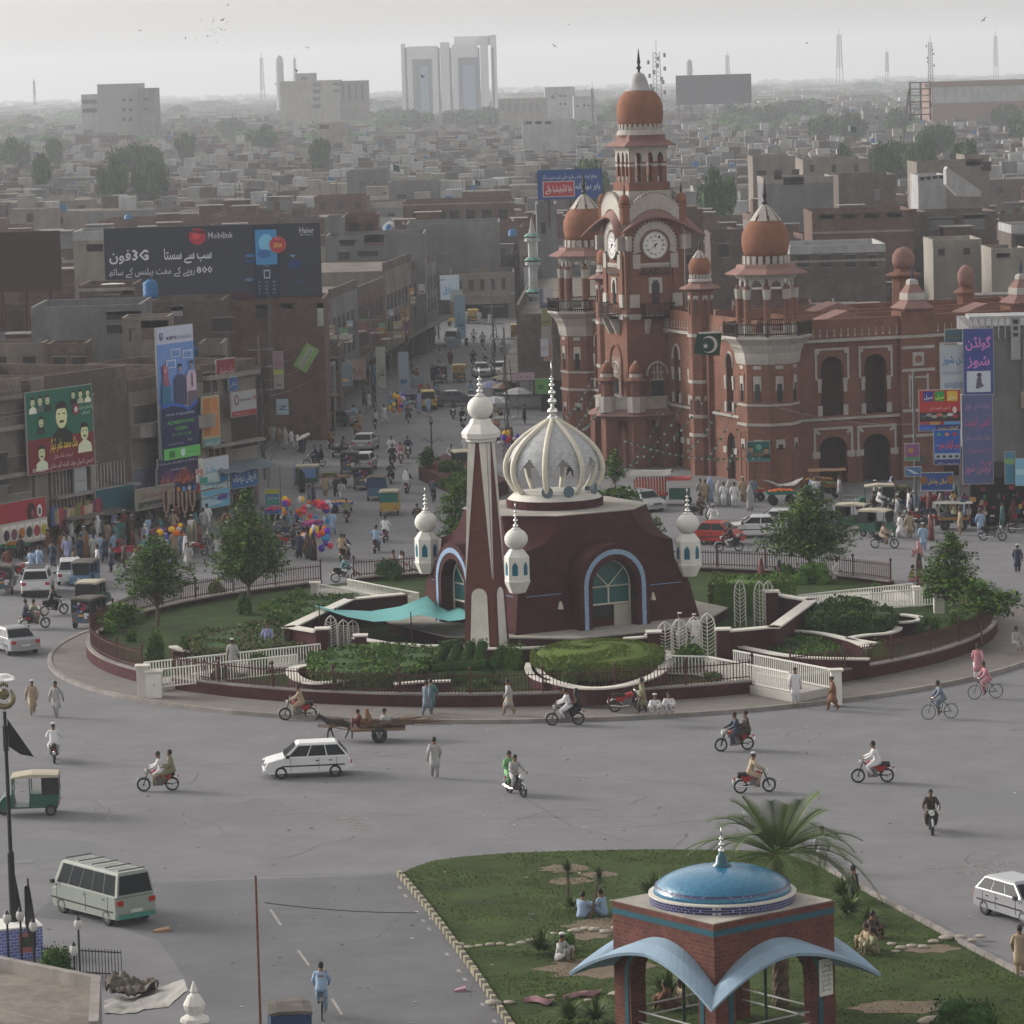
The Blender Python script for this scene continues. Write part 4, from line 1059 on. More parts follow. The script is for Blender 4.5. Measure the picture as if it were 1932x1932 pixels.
def octtower(cx,cy,k=1.0):
 c=(cx,cy);b=MB();polyring(b,c,2.2,0,9.4);b.build('turret_shaft',rd,cb)
 w2=MB();polyring(w2,c,2.3,ZS-.08,ZS+.12);polyring(w2,c,2.26,6.1,6.25)
 w2.lathe([(2.25,9.1),(2.35,9.5),(2.4,9.9),(2.7,10.5),(3.2,10.95),(3.2,11.12)],8,(cx,cy,0),PI/8)
 rp=MB()
 for i in range(8):
  a=i*PI/4;m=Matrix.Translation((cx,cy,0))@rot(a)@Matrix.Translation((0,-2.2*math.cos(PI/8),0));w2.M=rp.M=m
  rp.box(-.5,-.05,6.4,-.42,.02,8.4);rp.box(.42,-.05,6.4,.5,.02,8.4);rp.box(-.5,-.05,8.4,.5,.02,8.5)
  rp.box(-.5,-.05,.8,-.42,.02,4.2);rp.box(.42,-.05,.8,.5,.02,4.2);rp.box(-.5,-.05,4.2,.5,.02,4.3)
  dk=MB();dk.M=m;dk.box(-.2,-.03,5.0+1.4,.2,.01,7.5);dk.box(-.18,-.07,7.4,.18,-.05,7.7);dk.box(-.18,-.06,3.0,.18,-.03,3.35);dk.build('window',glassd,cb);w2.box(-.3,-.06,7.45,.3,-.0,8.25);w2.box(-.3,-.05,7.2,-.2,0,7.45);w2.box(.2,-.05,7.2,.3,0,7.45)
  w2.box(-.3,-.05,8.75,.3,-.0,9.0);w2.box(-.35,-.04,3.1,.35,-.0,3.7)
  for q in range(5):w2.box(-.85+q*.4,-.42,10.2,-.75+q*.4,-.0,10.75)
 w2.M=None
 w2.build('white_trim',wt,cb);rp.M=None;rp.build('panel_moulding',rd2,cb)
 b=MB();n=8
 for i in range(8):
  a0,a1=PI/8+i*PI/4,PI/8+(i+1)*PI/4
  p,q=(cx+3.1*math.cos(a0),cy+3.1*math.sin(a0)),(cx+3.1*math.cos(a1),cy+3.1*math.sin(a1))
  for z in(11.3,12.0):b.tube([(p[0],p[1],z),(q[0],q[1],z)],.05,4)
  b.tube([(p[0],p[1],11.1),(p[0],p[1],12.15)],.09,6)
  for j in range(14):t=j/14;b.tube([(p[0]+(q[0]-p[0])*t,p[1]+(q[1]-p[1])*t,11.1),(p[0]+(q[0]-p[0])*t,p[1]+(q[1]-p[1])*t,12.0)],.03,4)
 b.build('balcony_rail',blk,cb)
 b=MB();w2=MB()
 for i in range(8):
  a=PI/8+i*PI/4;x,y=cx+2.0*math.cos(a),cy+2.0*math.sin(a)
  b.lathe([(.26,11.1),(.26,14.7)],8,(x,y,0));w2.lathe([(.33,11.12),(.3,11.9),(.27,11.95)],8,(x,y,0));w2.lathe([(.28,13.75),(.34,14.35),(.34,14.45)],8,(x,y,0))
  m=Matrix.Translation((cx,cy,0))@rot(i*PI/4);w2.M=b.M=m
  panel(w2,-.62,.62,14.4,15.25,0,.42,14.4,14.45,15.1,y=-1.86,th=.15,n=8)
  w2.M=b.M=None
 b.build('pavilion_columns',rd,cb);w2.build('column_capitals',wt,cb)
 b=MB();polyring(b,c,2.15,15.2,15.55,r1=2.3);b.build('white_cornice',wt,cb)
 b=MB();b.lathe([(2.95,15.5),(2.95,15.58),(2.2,15.95),(2.1,16.2)],8,(cx,cy,0),PI/8);b.build('eave',eav,cb)
 domelet(cb,c,1.68,16.75)
octtower(0,0);octtower(.3,38.3)
def wallturret(cx,cy,full=True,rs=.92):
 c=(cx,cy);b=MB();polyring(b,c,rs*1.05,0 if full else 11.8,13.9);b.build('turret_shaft',rd,cb)
 w2=MB()
 for z in(10.35,4.3,6.9,2.9):polyring(w2,c,rs*1.15,z,z+.25)
 b2=MB()
 for i in range(8):
  w2.M=b2.M=Matrix.Translation((cx,cy,0))@rot(i*PI/4)@Matrix.Translation((0,-rs*1.05*math.cos(PI/8),0))
  for z in(13.1,5.6):w2.box(-.2,-.05,z,.2,0,z+.35);b2.box(-.1,-.07,z-1.0,.1,-.01,z+.12)
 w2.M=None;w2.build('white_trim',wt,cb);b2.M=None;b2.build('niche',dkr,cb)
 b=MB();b.lathe([(rs*1.2,13.8),(rs*1.7,13.95),(rs*1.68,14.02),(rs*1.0,14.3),(rs*.95,14.45)],8,(cx,cy,0),PI/8);b.build('eave',eav,cb)
 domelet(cb,c,.82*rs/.92,15.0)
wallturret(-.3,12.0);wallturret(-.3,31.7)
for cx in(11.7,20.5):
 b=MB();b.box(cx-1.3,-.36,ZC+.25,cx+1.3,1.4,12.3);b.build('wall',rd,cb)
 b=MB();b.lathe([(1.45,12.3),(1.75,12.5),(1.0,13.0),(1.0,13.1)],4,(cx,.5,0),PI/4);b.lathe([(.95,13.6),(.55,14.1),(.5,14.2)],4,(cx,.5,0),PI/4);b.build('eave',eav,cb)
 b=MB();b.lathe([(1.0,13.1),(1.0,13.3),(.95,13.6)],4,(cx,.5,0),PI/4);b.lathe([(.5,14.2),(.45,14.5),(.2,14.6)],4,(cx,.5,0),PI/4);b.build('white_trim',wt,cb)
 b=MB();b.lathe([(.1,14.6),(.13,14.9),(.02,15.7)],6,(cx,.5,0));b.build('spike',flat('dark_blue_spike',(.02,.03,.08)),cb)
for cx,cy,hs2,zz in((16.6,12.5,.85,14.2),(22.8,14.6,.62,12.5)):
 b=MB();b.lathe([(hs2*1.15,11.0),(hs2*1.1,zz)],8,(cx,cy,0));b.lathe([(hs2*1.7,zz),(hs2*1.65,zz+.08),(hs2*.95,zz+.3),(hs2*.9,zz+.5)],8,(cx,cy,0));b.build('turret_shaft',rd,cb)
 b=MB();b.lathe([(hs2*.85,0),(hs2*1.02,.5),(hs2*.98,1.0),(hs2*.6,1.45),(.1,1.6)],16,(cx,cy,zz+.55));b.build('dome',mat('weathered_dome',(.22,.13,.11),.9,.2,2,.2),cb,smooth=True)
TX,TY,hw=-.87,22.2,2.42
def tb(nm,m,fn):
 b=MB();fn(b);b.M=None;return b.build(nm,m,cb)
def tm(i):return Matrix.Translation((TX,TY,0))@rot(i*PI/2)
b=MB();b.box(TX-hw,TY-hw,0,TX+hw,TY+hw,19.2);b.build('tower_body',rd,cb)
w2,bl=MB(),MB()
for i in range(4):
 w2.M=bl.M=tm(i)
 for s in(-1,1):
  rp=MB();rp.M=tm(i);rp.box(s*1.75-.32,-hw-.14,12.2,s*1.75+.32,-hw,16.2);rp.build('pilaster',rd,cb);w2.box(s*1.75-.38,-hw-.2,12.25,s*1.75+.38,-hw,13.25);w2.box(s*1.75-.42,-hw-.24,11.35,s*1.75+.42,-hw,11.7)
  w2.box(s*1.55-.3,-hw-.2,15.2,s*1.55+.3,-hw,16.3)
  bx=[(s*2.3,17.5),(s*2.3,18.6),(s*2.0,18.0)]
  w2.box(s*2.25-.18,-hw-.6,16.6,s*2.25+.18,-hw,17.7)
 w2.box(-hw-.05,-hw-.08,11.55,hw+.05,-hw,11.75)
 P=[]
 n=22
 for k in range(n+1):
  a=-.35+(PI+.7)*k/n;P.append((a,1.28*math.cos(a),16.95+1.28*math.sin(a)))
 for(a,x,z),(a2,x2,z2)in zip(P,P[1:]):
  o1,o2=1.75/1.28,1.75/1.28
  y=-hw-.12
  vs=[(x,y,z),(x2,y,z2),(x2*o1,y,16.95+(z2-16.95)*o1),(x*o1,y,16.95+(z-16.95)*o1)]
  w2.add(vs+[(p[0],-hw,p[2])for p in vs],[(0,1,2,3),(1,0,4,5),(3,2,6,7)])
 for k in range(24):
  a=-.3+(PI+.6)*k/23;w2.cbox((1.78*math.cos(a),-hw-.08,16.95+1.78*math.sin(a)),(.16,.14,.16))
  w2.cbox((1.25*math.cos(a),-hw-.08,16.95+1.25*math.sin(a)),(.11,.12,.11))
 for k in range(12):w2.box(-1.2+k*.2,-hw-.1,15.28,-1.06+k*.2,-hw,15.5)
 w2.box(-1.22,-hw-.09,15.45,1.24,-hw,15.6)
 bl.text('RADO',0,14.78,.62,-hw-.18,w=2.35,bold=.03);bl.box(-1.2,-hw-.16,14.75,1.2,-hw,14.82)
 w2.box(-.55,-hw-.07,13.3,-.33,-hw,14.45);w2.box(.33,-hw-.07,13.3,.55,-hw,14.45);w2.box(-.55,-hw-.07,14.3,.55,-hw,14.5)
 for s in(-1,1):w2.box(s*.33-.12,-hw-.065,14.05,s*.33+.12,-hw,14.32)
 for s in(-.8,0,.8)[::2]:
  w2.add([(s-.13,-hw,10.2),(s+.13,-hw,10.2),(s+.13,-hw,11.4),(s-.13,-hw,11.4),(s-.13,-hw-.8,11.4),(s+.13,-hw-.8,11.4),(s-.13,-hw-.25,10.2),(s+.13,-hw-.25,10.2)],[(0,1,7,6),(6,7,5,4),(0,6,4,3),(1,2,5,7),(3,4,5,2)])
 w2.lathe([(0,0)],3)if False else None
 P=[(.85*math.cos(PI*k/12),7.0+1.0*math.sin(PI*k/12))for k in range(13)]
 for p,q in zip(P,P[1:]):w2.tube([(p[0],-hw-.04,p[1]),(q[0],-hw-.04,q[1])],.1,4)
 w2.box(-.6,-hw-.07,6.6,.6,-hw-.0,6.72);w2.box(-.06,-hw-.08,6.7,.06,-hw,7.8);w2.box(-.55,-hw-.08,7.2,.55,-hw,7.28)
 for s in(-.3,.3):w2.box(s-.04,-hw-.075,6.72,s+.04,-hw,7.7)
w2.M=bl.M=None
w2.build('white_trim',wt,cb);bl.build('lettering',black,cb)
for i in range(4):
 cf=MB();cf.M=tm(i);cf.disc((0,-hw-.08,16.95),.95,.12,32);face_=cf.build('clock_face',mat('clock_dial_white',(.66,.66,.66),.5,.04,2),cb)
 q=MB();q.M=tm(i)
 P=[(1.0*math.cos(2*PI*k/32),1.0*math.sin(2*PI*k/32))for k in range(33)]
 q.tube([(x,-hw-.14,16.95+z)for x,z in P],.07,5);q.build('rim',wt,face_)
 q=MB();q.M=tm(i)
 for k,s in enumerate(('XII','I','II','III','IV','V','VI','VII','VIII','IX','X','XI')):
  a=PI/2-k*PI/6;q.text(s,.70*math.cos(a)*1.0,16.95+.70*math.sin(a)-.1,.30,-hw-.155,w=.11+.05*len(s),bold=.02)
 q.text('RADO',0,16.95+.28,.17,-hw-.155,w=.5);q.build('numerals',black,face_)
 q=MB();q.M=tm(i)
 for a,l,w_ in((RAD(90-231),.62,.045),(RAD(90-170),.36,.06)):
  c_,s_=math.cos(a),math.sin(a);q.add([(-c_*.12-s_*w_,-hw-.17,16.95-s_*.12+c_*w_),(-c_*.12+s_*w_,-hw-.17,16.95-s_*.12-c_*w_),(c_*l,-hw-.17,16.95+s_*l)],[(0,1,2)])
 a=RAD(38);q.tube([(0,-hw-.17,16.95),(.22*math.cos(a),-hw-.17,16.95+.22*math.sin(a))],.05,4)
 q.build('clock_hands',black,face_)
 q=MB();q.M=tm(i);q.box(-.28,-hw-.05,12.5,.28,-hw+.02,14.2);q.build('window',glassd,cb)
 q=MB();q.M=tm(i);q.box(-.5,-hw-.05,5.2,.5,-hw+.02,6.6);q.build('window',glassd,cb)
 q=MB();q.M=tm(i);q.box(-1.25,-hw-.95,11.4,1.25,-hw,11.55)
 for z in(11.7,12.5):q.box(-1.25,-hw-.95,z,1.25,-hw-.88,z+.08);q.box(-1.25,-hw-.88,z,-1.18,-hw,z+.08);q.box(1.18,-hw-.88,z,1.25,-hw,z+.08)
 for k in range(13):q.box(-1.2+k*.19,-hw-.93,11.55,-1.13+k*.19,-hw-.9,12.5)
 for k in range(5):
  for s in(-1.22,1.18):q.box(s,-hw-.8+k*.18,11.55,s+.04,-hw-.76+k*.18,12.5)
 q.build('balcony',blk,cb)
 q=MB();q.M=tm(i);N=20;V=[]
 for k in range(N+1):
  x=-1+2*k/N;z=19.75-1.55*abs(x)**2.1;pj=.55+.75*abs(x)**2
  V.append([(x*(hw-.02),-hw,z),(x*(hw+pj),-hw-pj,z-.55),(x*(hw+pj),-hw-pj+.02,z-.68),(x*(hw-.02),-hw,z-.16)])
 q.loft(V);q.build('arched_eave',eav,cb)
 q=MB();q.M=tm(i);V=[]
 for k in range(N+1):
  x=-1+2*k/N;z=20.9-1.6*abs(x)**2.1
  V.append([(x*hw,-hw-.18,z-1.15),(x*hw,-hw-.18,z),(x*hw,-hw+.25,z),(x*hw,-hw+.25,z-1.5)])
 q.loft(V)
 for k in range(1,28):
  x=-1+2*k/28;z=20.9-1.6*abs(x)**2.1;q.box(x*hw-.05,-hw-.2,z-.02,x*hw+.05,-hw+.1,z+.18)
 q.build('arched_parapet',wt,cb)
for sx in(-1,1):
 for sy in(-1,1):
  c=(TX+sx*(hw-.1),TY+sy*(hw-.1))
  b=MB();b.lathe([(.42,18.6),(.42,19.9),(.5,19.95),(.5,20.1)],8,(c[0],c[1],0));b.build('corner_pinnacle',rd2,cb)
  b=MB();b.lathe([(.36,20.1),(.42,20.4),(.3,20.75),(.1,20.9)],12,(c[0],c[1],0));d=b.build('dome',rd2,cb,smooth=True)
  b=MB();b.lathe([(.08,20.9),(.1,21.1),(.02,21.7)],6,(c[0],c[1],0));b.build('spike',black,d)
b=MB();b.box(TX-hw,TY-hw,19.2,TX+hw,TY+hw,19.6);b.box(TX-1.75,TY-1.75,19.6,TX+1.75,TY+1.75,21.1);b.build('attic',wt,cb)
b=MB();b.box(TX-1.68,TY-1.68,21.1,TX+1.68,TY+1.68,21.75);
for i in range(4):
 b.M=tm(i)
 for x in(-1.38,-.45,.45):b.box(x,-1.52,21.75,x+(.3 if x<0 and x>-1 else.28),-1.2,23.9)
 b.box(1.2,-1.52,21.75,1.5,-1.2,23.9)
b.M=None;b.build('belfry',rd,cb)
w2=MB()
for i in range(4):
 w2.M=tm(i)
 for cx in(-.78,.35-.0,0):
  pass
 panel(w2,-1.5,-.3,23.3,24.25,-.82,.33,23.3,23.35,24.05,y=-1.54,th=.12,n=8);panel(w2,-.3,1.0-.3,23.3,24.25,.15,.28,23.3,23.35,24.05,y=-1.54,th=.12,n=8);panel(w2,.7,1.5,23.3,24.25,1.0,.25,23.3,23.35,24.05,y=-1.54,th=.12,n=8)
 for x in(-1.38,-.45,.45,1.2):w2.box(x-.04,-1.56,22.95,x+.34,-1.18,23.15)
 for x in(-1.0,-.1,.8):w2.lathe([(.12,21.75),(.16,22.0),(.1,22.2)],8,(x,-1.4,0))
w2.M=None;w2.lathe([(2.25,24.2),(2.3,24.5)],4,(TX,TY,0),PI/4);w2.build('white_trim',wt,cb)
b=MB();b.lathe([(2.95,24.5),(2.95,24.6),(2.1,24.95),(2.1,25.35)],4,(TX,TY,0),PI/4);b.build('eave',eav,cb)
b=MB();b.lathe([(1.85,25.35),(1.75,25.7)],24,(TX,TY,0));b.build('drum',wt,cb)
b=MB();b.lathe([(1.55,25.9),(1.72,26.3),(1.8,27.0),(1.76,27.6),(1.55,28.2),(1.2,28.6),(1.0,28.72)],28,(TX,TY,0));b.build('dome',rd2,cb,smooth=True)
b=MB();b.lathe([(1.65,25.7),(1.62,26.0)],24,(TX,TY,0))
for i in range(26):a=2*PI*i/26;b.cbox((TX+1.66*math.cos(a),TY+1.66*math.sin(a),26.0),(.1,.22,.36),a)
b.build('lotus_band',wt,cb)
b=MB();b.lathe([(1.06,28.6),(1.1,28.75),(.95,28.85),(.78,28.9),(.62,29.5),(.42,29.95),(.12,30.1)],20,(TX,TY,0));b.build('bell_cap',leadg,cb,smooth=True)
b=MB();b.lathe([(.1,30.1),(.1,30.3),(.22,30.45),(.08,30.62),(.1,30.75),(.15,30.85),(.02,31.9)],10,(TX,TY,0));b.build('spike',black,cb)
pc=(TX-2.6,TY-.2)
b=MB()
for(x,y)in((TX-3.6,TY-1.3),(TX-3.6,TY+1.1),(TX-2.0,TY-3.0),(TX-2.0,TY+2.8),(TX+.4,TY-3.0)):b.box(x-.5,y-.5,0,x+.5,y+.5,4.3)
b.lathe([(3.2,3.6),(3.2,4.2)],8,(TX-.8,TY-.1,0),PI/8);b.box(TX-.5,TY-3.0,3.2,TX+1.2,TY-2.6,4.2)
b.build('porch',rd,cb)
b=MB();b.lathe([(4.0,4.0),(4.0,4.1),(3.2,4.5)],8,(TX-.8,TY-.1,0),PI/8);b.build('porch_eave',eav,cb)
b=MB();b.lathe([(3.25,4.5),(3.25,5.3),(3.35,5.32),(3.35,5.42)],8,(TX-.8,TY-.1,0),PI/8);b.build('porch_balustrade',wt,cb)
for i in(4,5):
 a=PI/8+i*PI/4;c=(TX-.8+3.15*math.cos(a),TY-.1+3.15*math.sin(a))
 b=MB();b.lathe([(.55,4.2),(.55,6.6),(1.0,6.75),(.55,7.0),(.5,7.2)],8,(c[0],c[1],0));d=b.build('porch_turret',rd,cb)
 b=MB();b.lathe([(.48,7.2),(.52,7.5),(.35,7.95),(.15,8.1)],12,(c[0],c[1],0));b.build('dome',rd2,d,smooth=True)
 b=MB();b.lathe([(.55,7.0),(.5,7.25)],12,(c[0],c[1],0));b.lathe([(.2,8.0),(.1,8.25)],8,(c[0],c[1],0));b.lathe([(.75,4.3),(.75,5.5)],8,(c[0],c[1],0));b.build('white_trim',wt,d)
bpy.context.view_layer.update()
def cbw(x,y,z):return cb.matrix_world@Vector((x,y,z))
q=MB();q.M=tm(-1);P=[(1.25*math.cos(PI*k/12),8.0+1.35*math.sin(PI*k/12))for k in range(13)]
q.tube([(1.25,-hw-.02,5.4)]+[(p[0],-hw-.02,p[1])for p in P]+[(-1.25,-hw-.02,5.4)],.13,5);q.build('arch_moulding',rd,cb)
q=MB();q.M=tm(-1);q.box(-.9,-hw-.04,5.4,.9,-hw,8.4);q.build('window',mat('patterned_window',(.20,.14,.12),.7,.6,5),cb)
gfl=mat('flag_green',(.005,.055,.035),.75,.1,2);wfl=flat('flag_white',(.6,.6,.6))
f0=dp(1315,628,286.0)
fl=T('flag','green flag with white crescent and star hung flat on the red wall','flag',f0,CA+RAD(-10))
b=MB();b.add([(0,0,0),(1.85,0,-.05),(1.65,0,-1.75),(-.25,0,-1.5)],[(0,3,2,1)]);b.build('cloth',gfl,fl)
b=MB();P,Q=[],[]
for k in range(17):
 a=RAD(-105+255*k/16)-.35;P.append((.88+.62*math.cos(a),-.05,-.88+.62*math.sin(a)));Q.append((.75+.52*math.cos(a),-.05,-.9+.52*math.sin(a)))
b.add(P+Q,[(k,k+1,17+k+1,17+k)for k in range(16)])
b.add([(.6+(.24 if k%2==0 else.1)*math.sin(k*PI/5),-.05,-.98+(.24 if k%2==0 else.1)*math.cos(k*PI/5))for k in range(10)],[tuple(range(10))])
b.box(.1,-.05,-.08,1.75,-.03,.05);b.build('crescent_and_star',wfl,fl)
def bunting(label,a,c_,sag,n):
 t=T('bunting',label,'bunting',a,0,'green and white flag strings');d=c_-a;b=MB();f=MB()
 pt=[d*(k/16)+Vector((0,0,-sag*math.sin(PI*k/16)))for k in range(17)]
 b.tube(pt,.012,3);b.build('string',black,t)
 ux=Vector((.9,.3,0))
 for k in range(n):
  tt=(k+.5)/n;p=d*tt+Vector((0,0,-sag*math.sin(PI*tt)));f.cm=k%2;s=rnd(.1,.2)
  f.add([p,p+ux*s,p+ux*s*.9-Vector((0,0,s*.9)),p-Vector((0,0,s*.8))],[(0,1,2,3)])
 f.build('small_flags',[mat('bunting_pale',(.38,.45,.42),.8,0),mat('bunting_green',(.03,.16,.09),.8,0)],t)
anch=[((1265,752,290),(1165,905,276)),((1292,760,288),(1190,880,276)),((1325,755,285),(1220,868,276)),((1360,762,284),(1290,855,276)),((1392,752,283),(1335,862,276)),((1395,780,283),(1370,885,276)),((1117,710,298),(1062,790,285)),((1120,745,298),(1075,815,285)),((1130,765,297),(1095,810,284))]
for i,(a,c_)in enumerate(anch):
 bunting(where((a[0]+c_[0])/2,(a[1]+c_[1])/2,'slanting green-white flag string'),dp(*a),dp(*c_),.4,16)
bunting('long nearly level flag string strung low before the red hall',dp(1174,830,276),dp(1440,862,275),.6,44)
# ------- planes, sign boards
def lin(h):
 r=[]
 for i in(0,2,4):
  c=int(h[i:i+2],16)/255;c=c/12.92 if c<.04045 else((c+.055)/1.055)**2.4;r.append(min(.8,c*1.25))
 return r
def col(h):return mat('paint_'+h,lin(h),.6,.04,3,spec=.25)
class PL:
 def __init__(s,o,a):s.o=Vector((o[0],o[1],0));s.a=a;s.x=Vector((math.cos(a),math.sin(a),0));s.n=Vector((math.sin(a),-math.cos(a),0))
 def hit(s,u,v,off=0):
  d=ray(u,v);o=s.o+s.n*off;t=(o-EYE).dot(s.n)/d.dot(s.n);p=EYE+d*t
  return(p-s.o).dot(s.x),p.z
 def at(s,x,z,off=0):p=s.o+s.x*x+s.n*off;return Vector((p.x,p.y,z))
def board(name,label,cat,pl,q,off,items,th=.12,group=None,edge='8a8a88',slant=0,legs=0,posts=None):
 x0,z1=pl.hit(q[0],q[1],off);x1,z0=pl.hit(q[2],q[3],off);W,Hh=x1-x0,z1-z0
 p=pl.at(x0,z0,off);t=T(name,label,cat,p,pl.a,group)
 b=MB();b.box(-.04,.0,-.04,W+.04,th,Hh+.04);b.build('panel',col(edge),t)
 if legs:
  b=MB()
  for k in range(legs):
   x=W*(k+.5)/legs;b.box(x-.08,th,-3.0,x+.08,th+.15,Hh);b.tube([(x,th+.1,Hh*.6),(x,th+2.0,-3.0)],.05,4)
  b.build('support_frame',rust,t)
 by={}
 for k,it in enumerate(items):
  y=-.008*(k+1);kind,c=it[0],it[1]
  if kind=='f':
   _,_,cx,cz,s,coat,hair=it
   for kk,(cc,pts)in enumerate(((coat,[(-1.15,-1.9),(-1.0,-1.1),(-.35,-.75),(.35,-.75),(1.0,-1.1),(1.15,-1.9)]),(c,[(.62*math.cos(a*PI/6),.8*math.sin(a*PI/6))for a in range(12)]),(hair,[(-.66,.25),(-.6,.7),(-.3,.98),(.3,.98),(.6,.7),(.66,.25),(.4,.5),(-.4,.5)]),(hair,[(-.3,-.33),(0,-.24),(.3,-.33),(.2,-.42),(-.2,-.42)]),(hair,[(-.4,.12),(-.15,.12),(-.15,.2),(-.4,.2)]),(hair,[(.15,.12),(.4,.12),(.4,.2),(.15,.2)]))):
    b=by.setdefault((cc,'portrait'),MB());b.add([(cx*W+s*Hh*x,y-.003*kk,cz*Hh+s*Hh*z)for x,z in pts],[tuple(range(len(pts)))])
   continue
  b=by.setdefault((c,'lettering' if kind=='t' else 'printed_area'),MB())
  if kind=='r':b.add([(it[2]*W,y,it[3]*Hh),(it[4]*W,y,it[3]*Hh),(it[4]*W,y,it[5]*Hh),(it[2]*W,y,it[5]*Hh)],[(0,1,2,3)])
  elif kind=='t':b.text(it[2],it[3]*W,it[4]*Hh,it[5]*Hh,y-.01,w=it[6]*W,bold=it[7]if len(it)>7 else.01,rot=it[8]if len(it)>8 else 0)
  elif kind=='e':b.add([(it[2]*W+it[4]*Hh*math.cos(a*PI/10),y,it[3]*Hh+it[5]*Hh*math.sin(a*PI/10))for a in range(20)],[tuple(range(20))])
  elif kind=='p':b.add([(x*W,y,z*Hh)for x,z in it[2]],[tuple(range(len(it[2])))])
 for(c,nm),b in by.items():b.build(nm,col(c),t)
 return t
brick_dk=mat('dusty_brown_brick',(.135,.108,.096),.9,.2,1.0,.3,brick=(1.5,(.13,.112,.10),.75),stain=.22)
brick_rd=mat('dusty_red_brick',(.15,.092,.078),.9,.2,1.0,.3,brick=(1.5,(.13,.10,.09),.75),stain=.2)
grey_pl=mat('grey_cement_plaster',(.18,.18,.187),.9,.12,.5,.3,stain=.25)
tan_pl=mat('tan_stained_plaster',(.205,.18,.16),.9,.14,.5,.3,stain=.25)
cream_pl=mat('cream_plaster',(.29,.27,.24),.85,.10,.6,stain=.25)
white_pl=mat('whitewashed_plaster',(.37,.375,.385),.85,.08,.6,stain=.25)
dust_roof=mat('dusty_flat_roof',(.18,.158,.14),.95,.2,.25,.3,stain=.25)
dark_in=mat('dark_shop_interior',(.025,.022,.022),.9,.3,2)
shut=mat('dark_window_shutter',(.05,.045,.045),.7,.2,2)
LP=PL((-18.7,280.0),RAD(60))
def facade(label,u0,u1,ztop,m,depth=11,name='shop_building',floors=(),wins=(),pl=LP,roof=dust_roof,par=.9,group=None,pill=(),shop=None):
 x0,x1=pl.hit(u0,900)[0],pl.hit(u1,900)[0];W=x1-x0;t=T(name,label,'building',pl.at(x0,0),pl.a,group)
 zb=2.9 if shop else 0
 b=MB();b.box(0,0,zb,W,depth,ztop)
 if shop:b.box(0,.0,0,.35,depth,zb);b.box(W-.35,0,0,W,depth,zb);b.box(.35,depth-.3,0,W-.35,depth,zb)
 b.build('wall',m,t)
 b=MB();b.box(.25,.25,ztop,W-.25,depth-.25,ztop+.04);b.build('roof',roof,t)
 b=MB();b.box(0,0,ztop,W,.22,ztop+par);b.box(0,depth-.22,ztop,W,depth,ztop+par);b.box(0,.22,ztop,.22,depth-.22,ztop+par);b.box(W-.22,.22,ztop,W,depth-.22,ztop+par);b.build('parapet',brick_dk,t)
 for(a0,b0,a1,b1,mm)in wins:
  xa,za=pl.hit(a0,b0);xb,zc=pl.hit(a1,b1);xa-=x0;xb-=x0
  b=MB();b.box(xa,-.05,zc,xb,.0,za);w_=b.build('window',mm,t)
  b=MB();b.box(xa-.08,-.09,zc-.1,xb+.08,-.0,zc);b.box(xa-.08,-.09,za,xb+.08,-.0,za+.1);b.build('frame',conc,w_)
 for(a0,b0,a1,b1,mm)in pill:
  xa,za=pl.hit(a0,b0);xb,zc=pl.hit(a1,b1);MB().box(xa-x0,-.25,zc,xb-x0,0,za).build('pillar',mm,t)
 for(z,pr,h)in floors:MB().box(-.05,-pr,z,W+.05,0,z+h).build('ledge',conc,t)
 if shop:
  n=max(1,int(W/3.2))
  for k in range(n):
   xa,xb=.35+(W-.7)*k/n,.35+(W-.7)*(k+1)/n
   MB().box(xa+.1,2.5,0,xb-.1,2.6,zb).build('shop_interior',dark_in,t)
   MB().box(xb-.12,.1,0,xb+.12,.4,zb).build('pillar',conc,t)
   g_=MB()
   for j in range(26):
    g_.cm=random.randrange(6);x,z=rnd(xa+.2,xb-.4),rnd(.2,2.4);y=rnd(.3,2.0);g_.box(x,y,z,x+rnd(.15,.4),y+.12,z+rnd(.15,.5))
   g_.build('shop_goods',[col(c)for c in shop],t)
 return t
GOODS=['7a2a30','9a7a40','2c4a6a','a89a90','5a2a4a','3c5a40']
facade('tan pillared shop building at the left frame edge above the red corner sign',-60,90,10.2,tan_pl,11,floors=((4.9,.5,.25),(8.0,.6,.3)),wins=((-10,920,14,850,shut),(-5,790,45,712+60,brick_dk),(15,935,52,855,brick_dk)),pill=((52,715,88,985,tan_pl),),shop=GOODS)
facade('brick parapet building carrying the green portrait banner',90,246,10.3,brick_dk,11,floors=((3.0,.8,.2),),wins=((172,640+105,180,870,tan_pl),),pill=((88,735,94,990,tan_pl),(165,875,178,955,conc),(238,745,248,960,tan_pl)),shop=GOODS)
facade('shop building with blue painted wall behind the cloth house sign',247,388,9.3,tan_pl,11,floors=((6.2,1.0,.9),),wins=((250,930,384,860,mat('faded_violet_wall',(.17,.18,.27),.8,.2,1,stain=.3)),(255,825,380,745,mat('open_store_dark',(.08,.075,.07),.9,.3,1))),shop=GOODS)
facade('plain pillared end building with tall slit windows beside the lane',388,488,9.6,tan_pl,10,floors=((9.4,.4,.3),(4.6,.7,.2)),wins=((396,885,402,835,rust),(407,882,413,832,rust),(418,879,424,829,rust),(438,850,482,765,mat('brown_shutter',(.05,.04,.035),.8,.3,3)),(385,745,395,700,shut),(402,742,408,700,shut)),shop=GOODS)
b=MB();x0,z1=LP.hit(-10,722,.8);x1,z0=LP.hit(42,742,.8)
t=T('balcony_railing','small ornate concrete balcony railing at the far left upper floor','railing',LP.at(x0,z0,.8),LP.a)
b.box(0,0,z1-z0,x1-x0,.15,z1-z0+.12);b.box(0,0,-.3,x1-x0,.8,0)
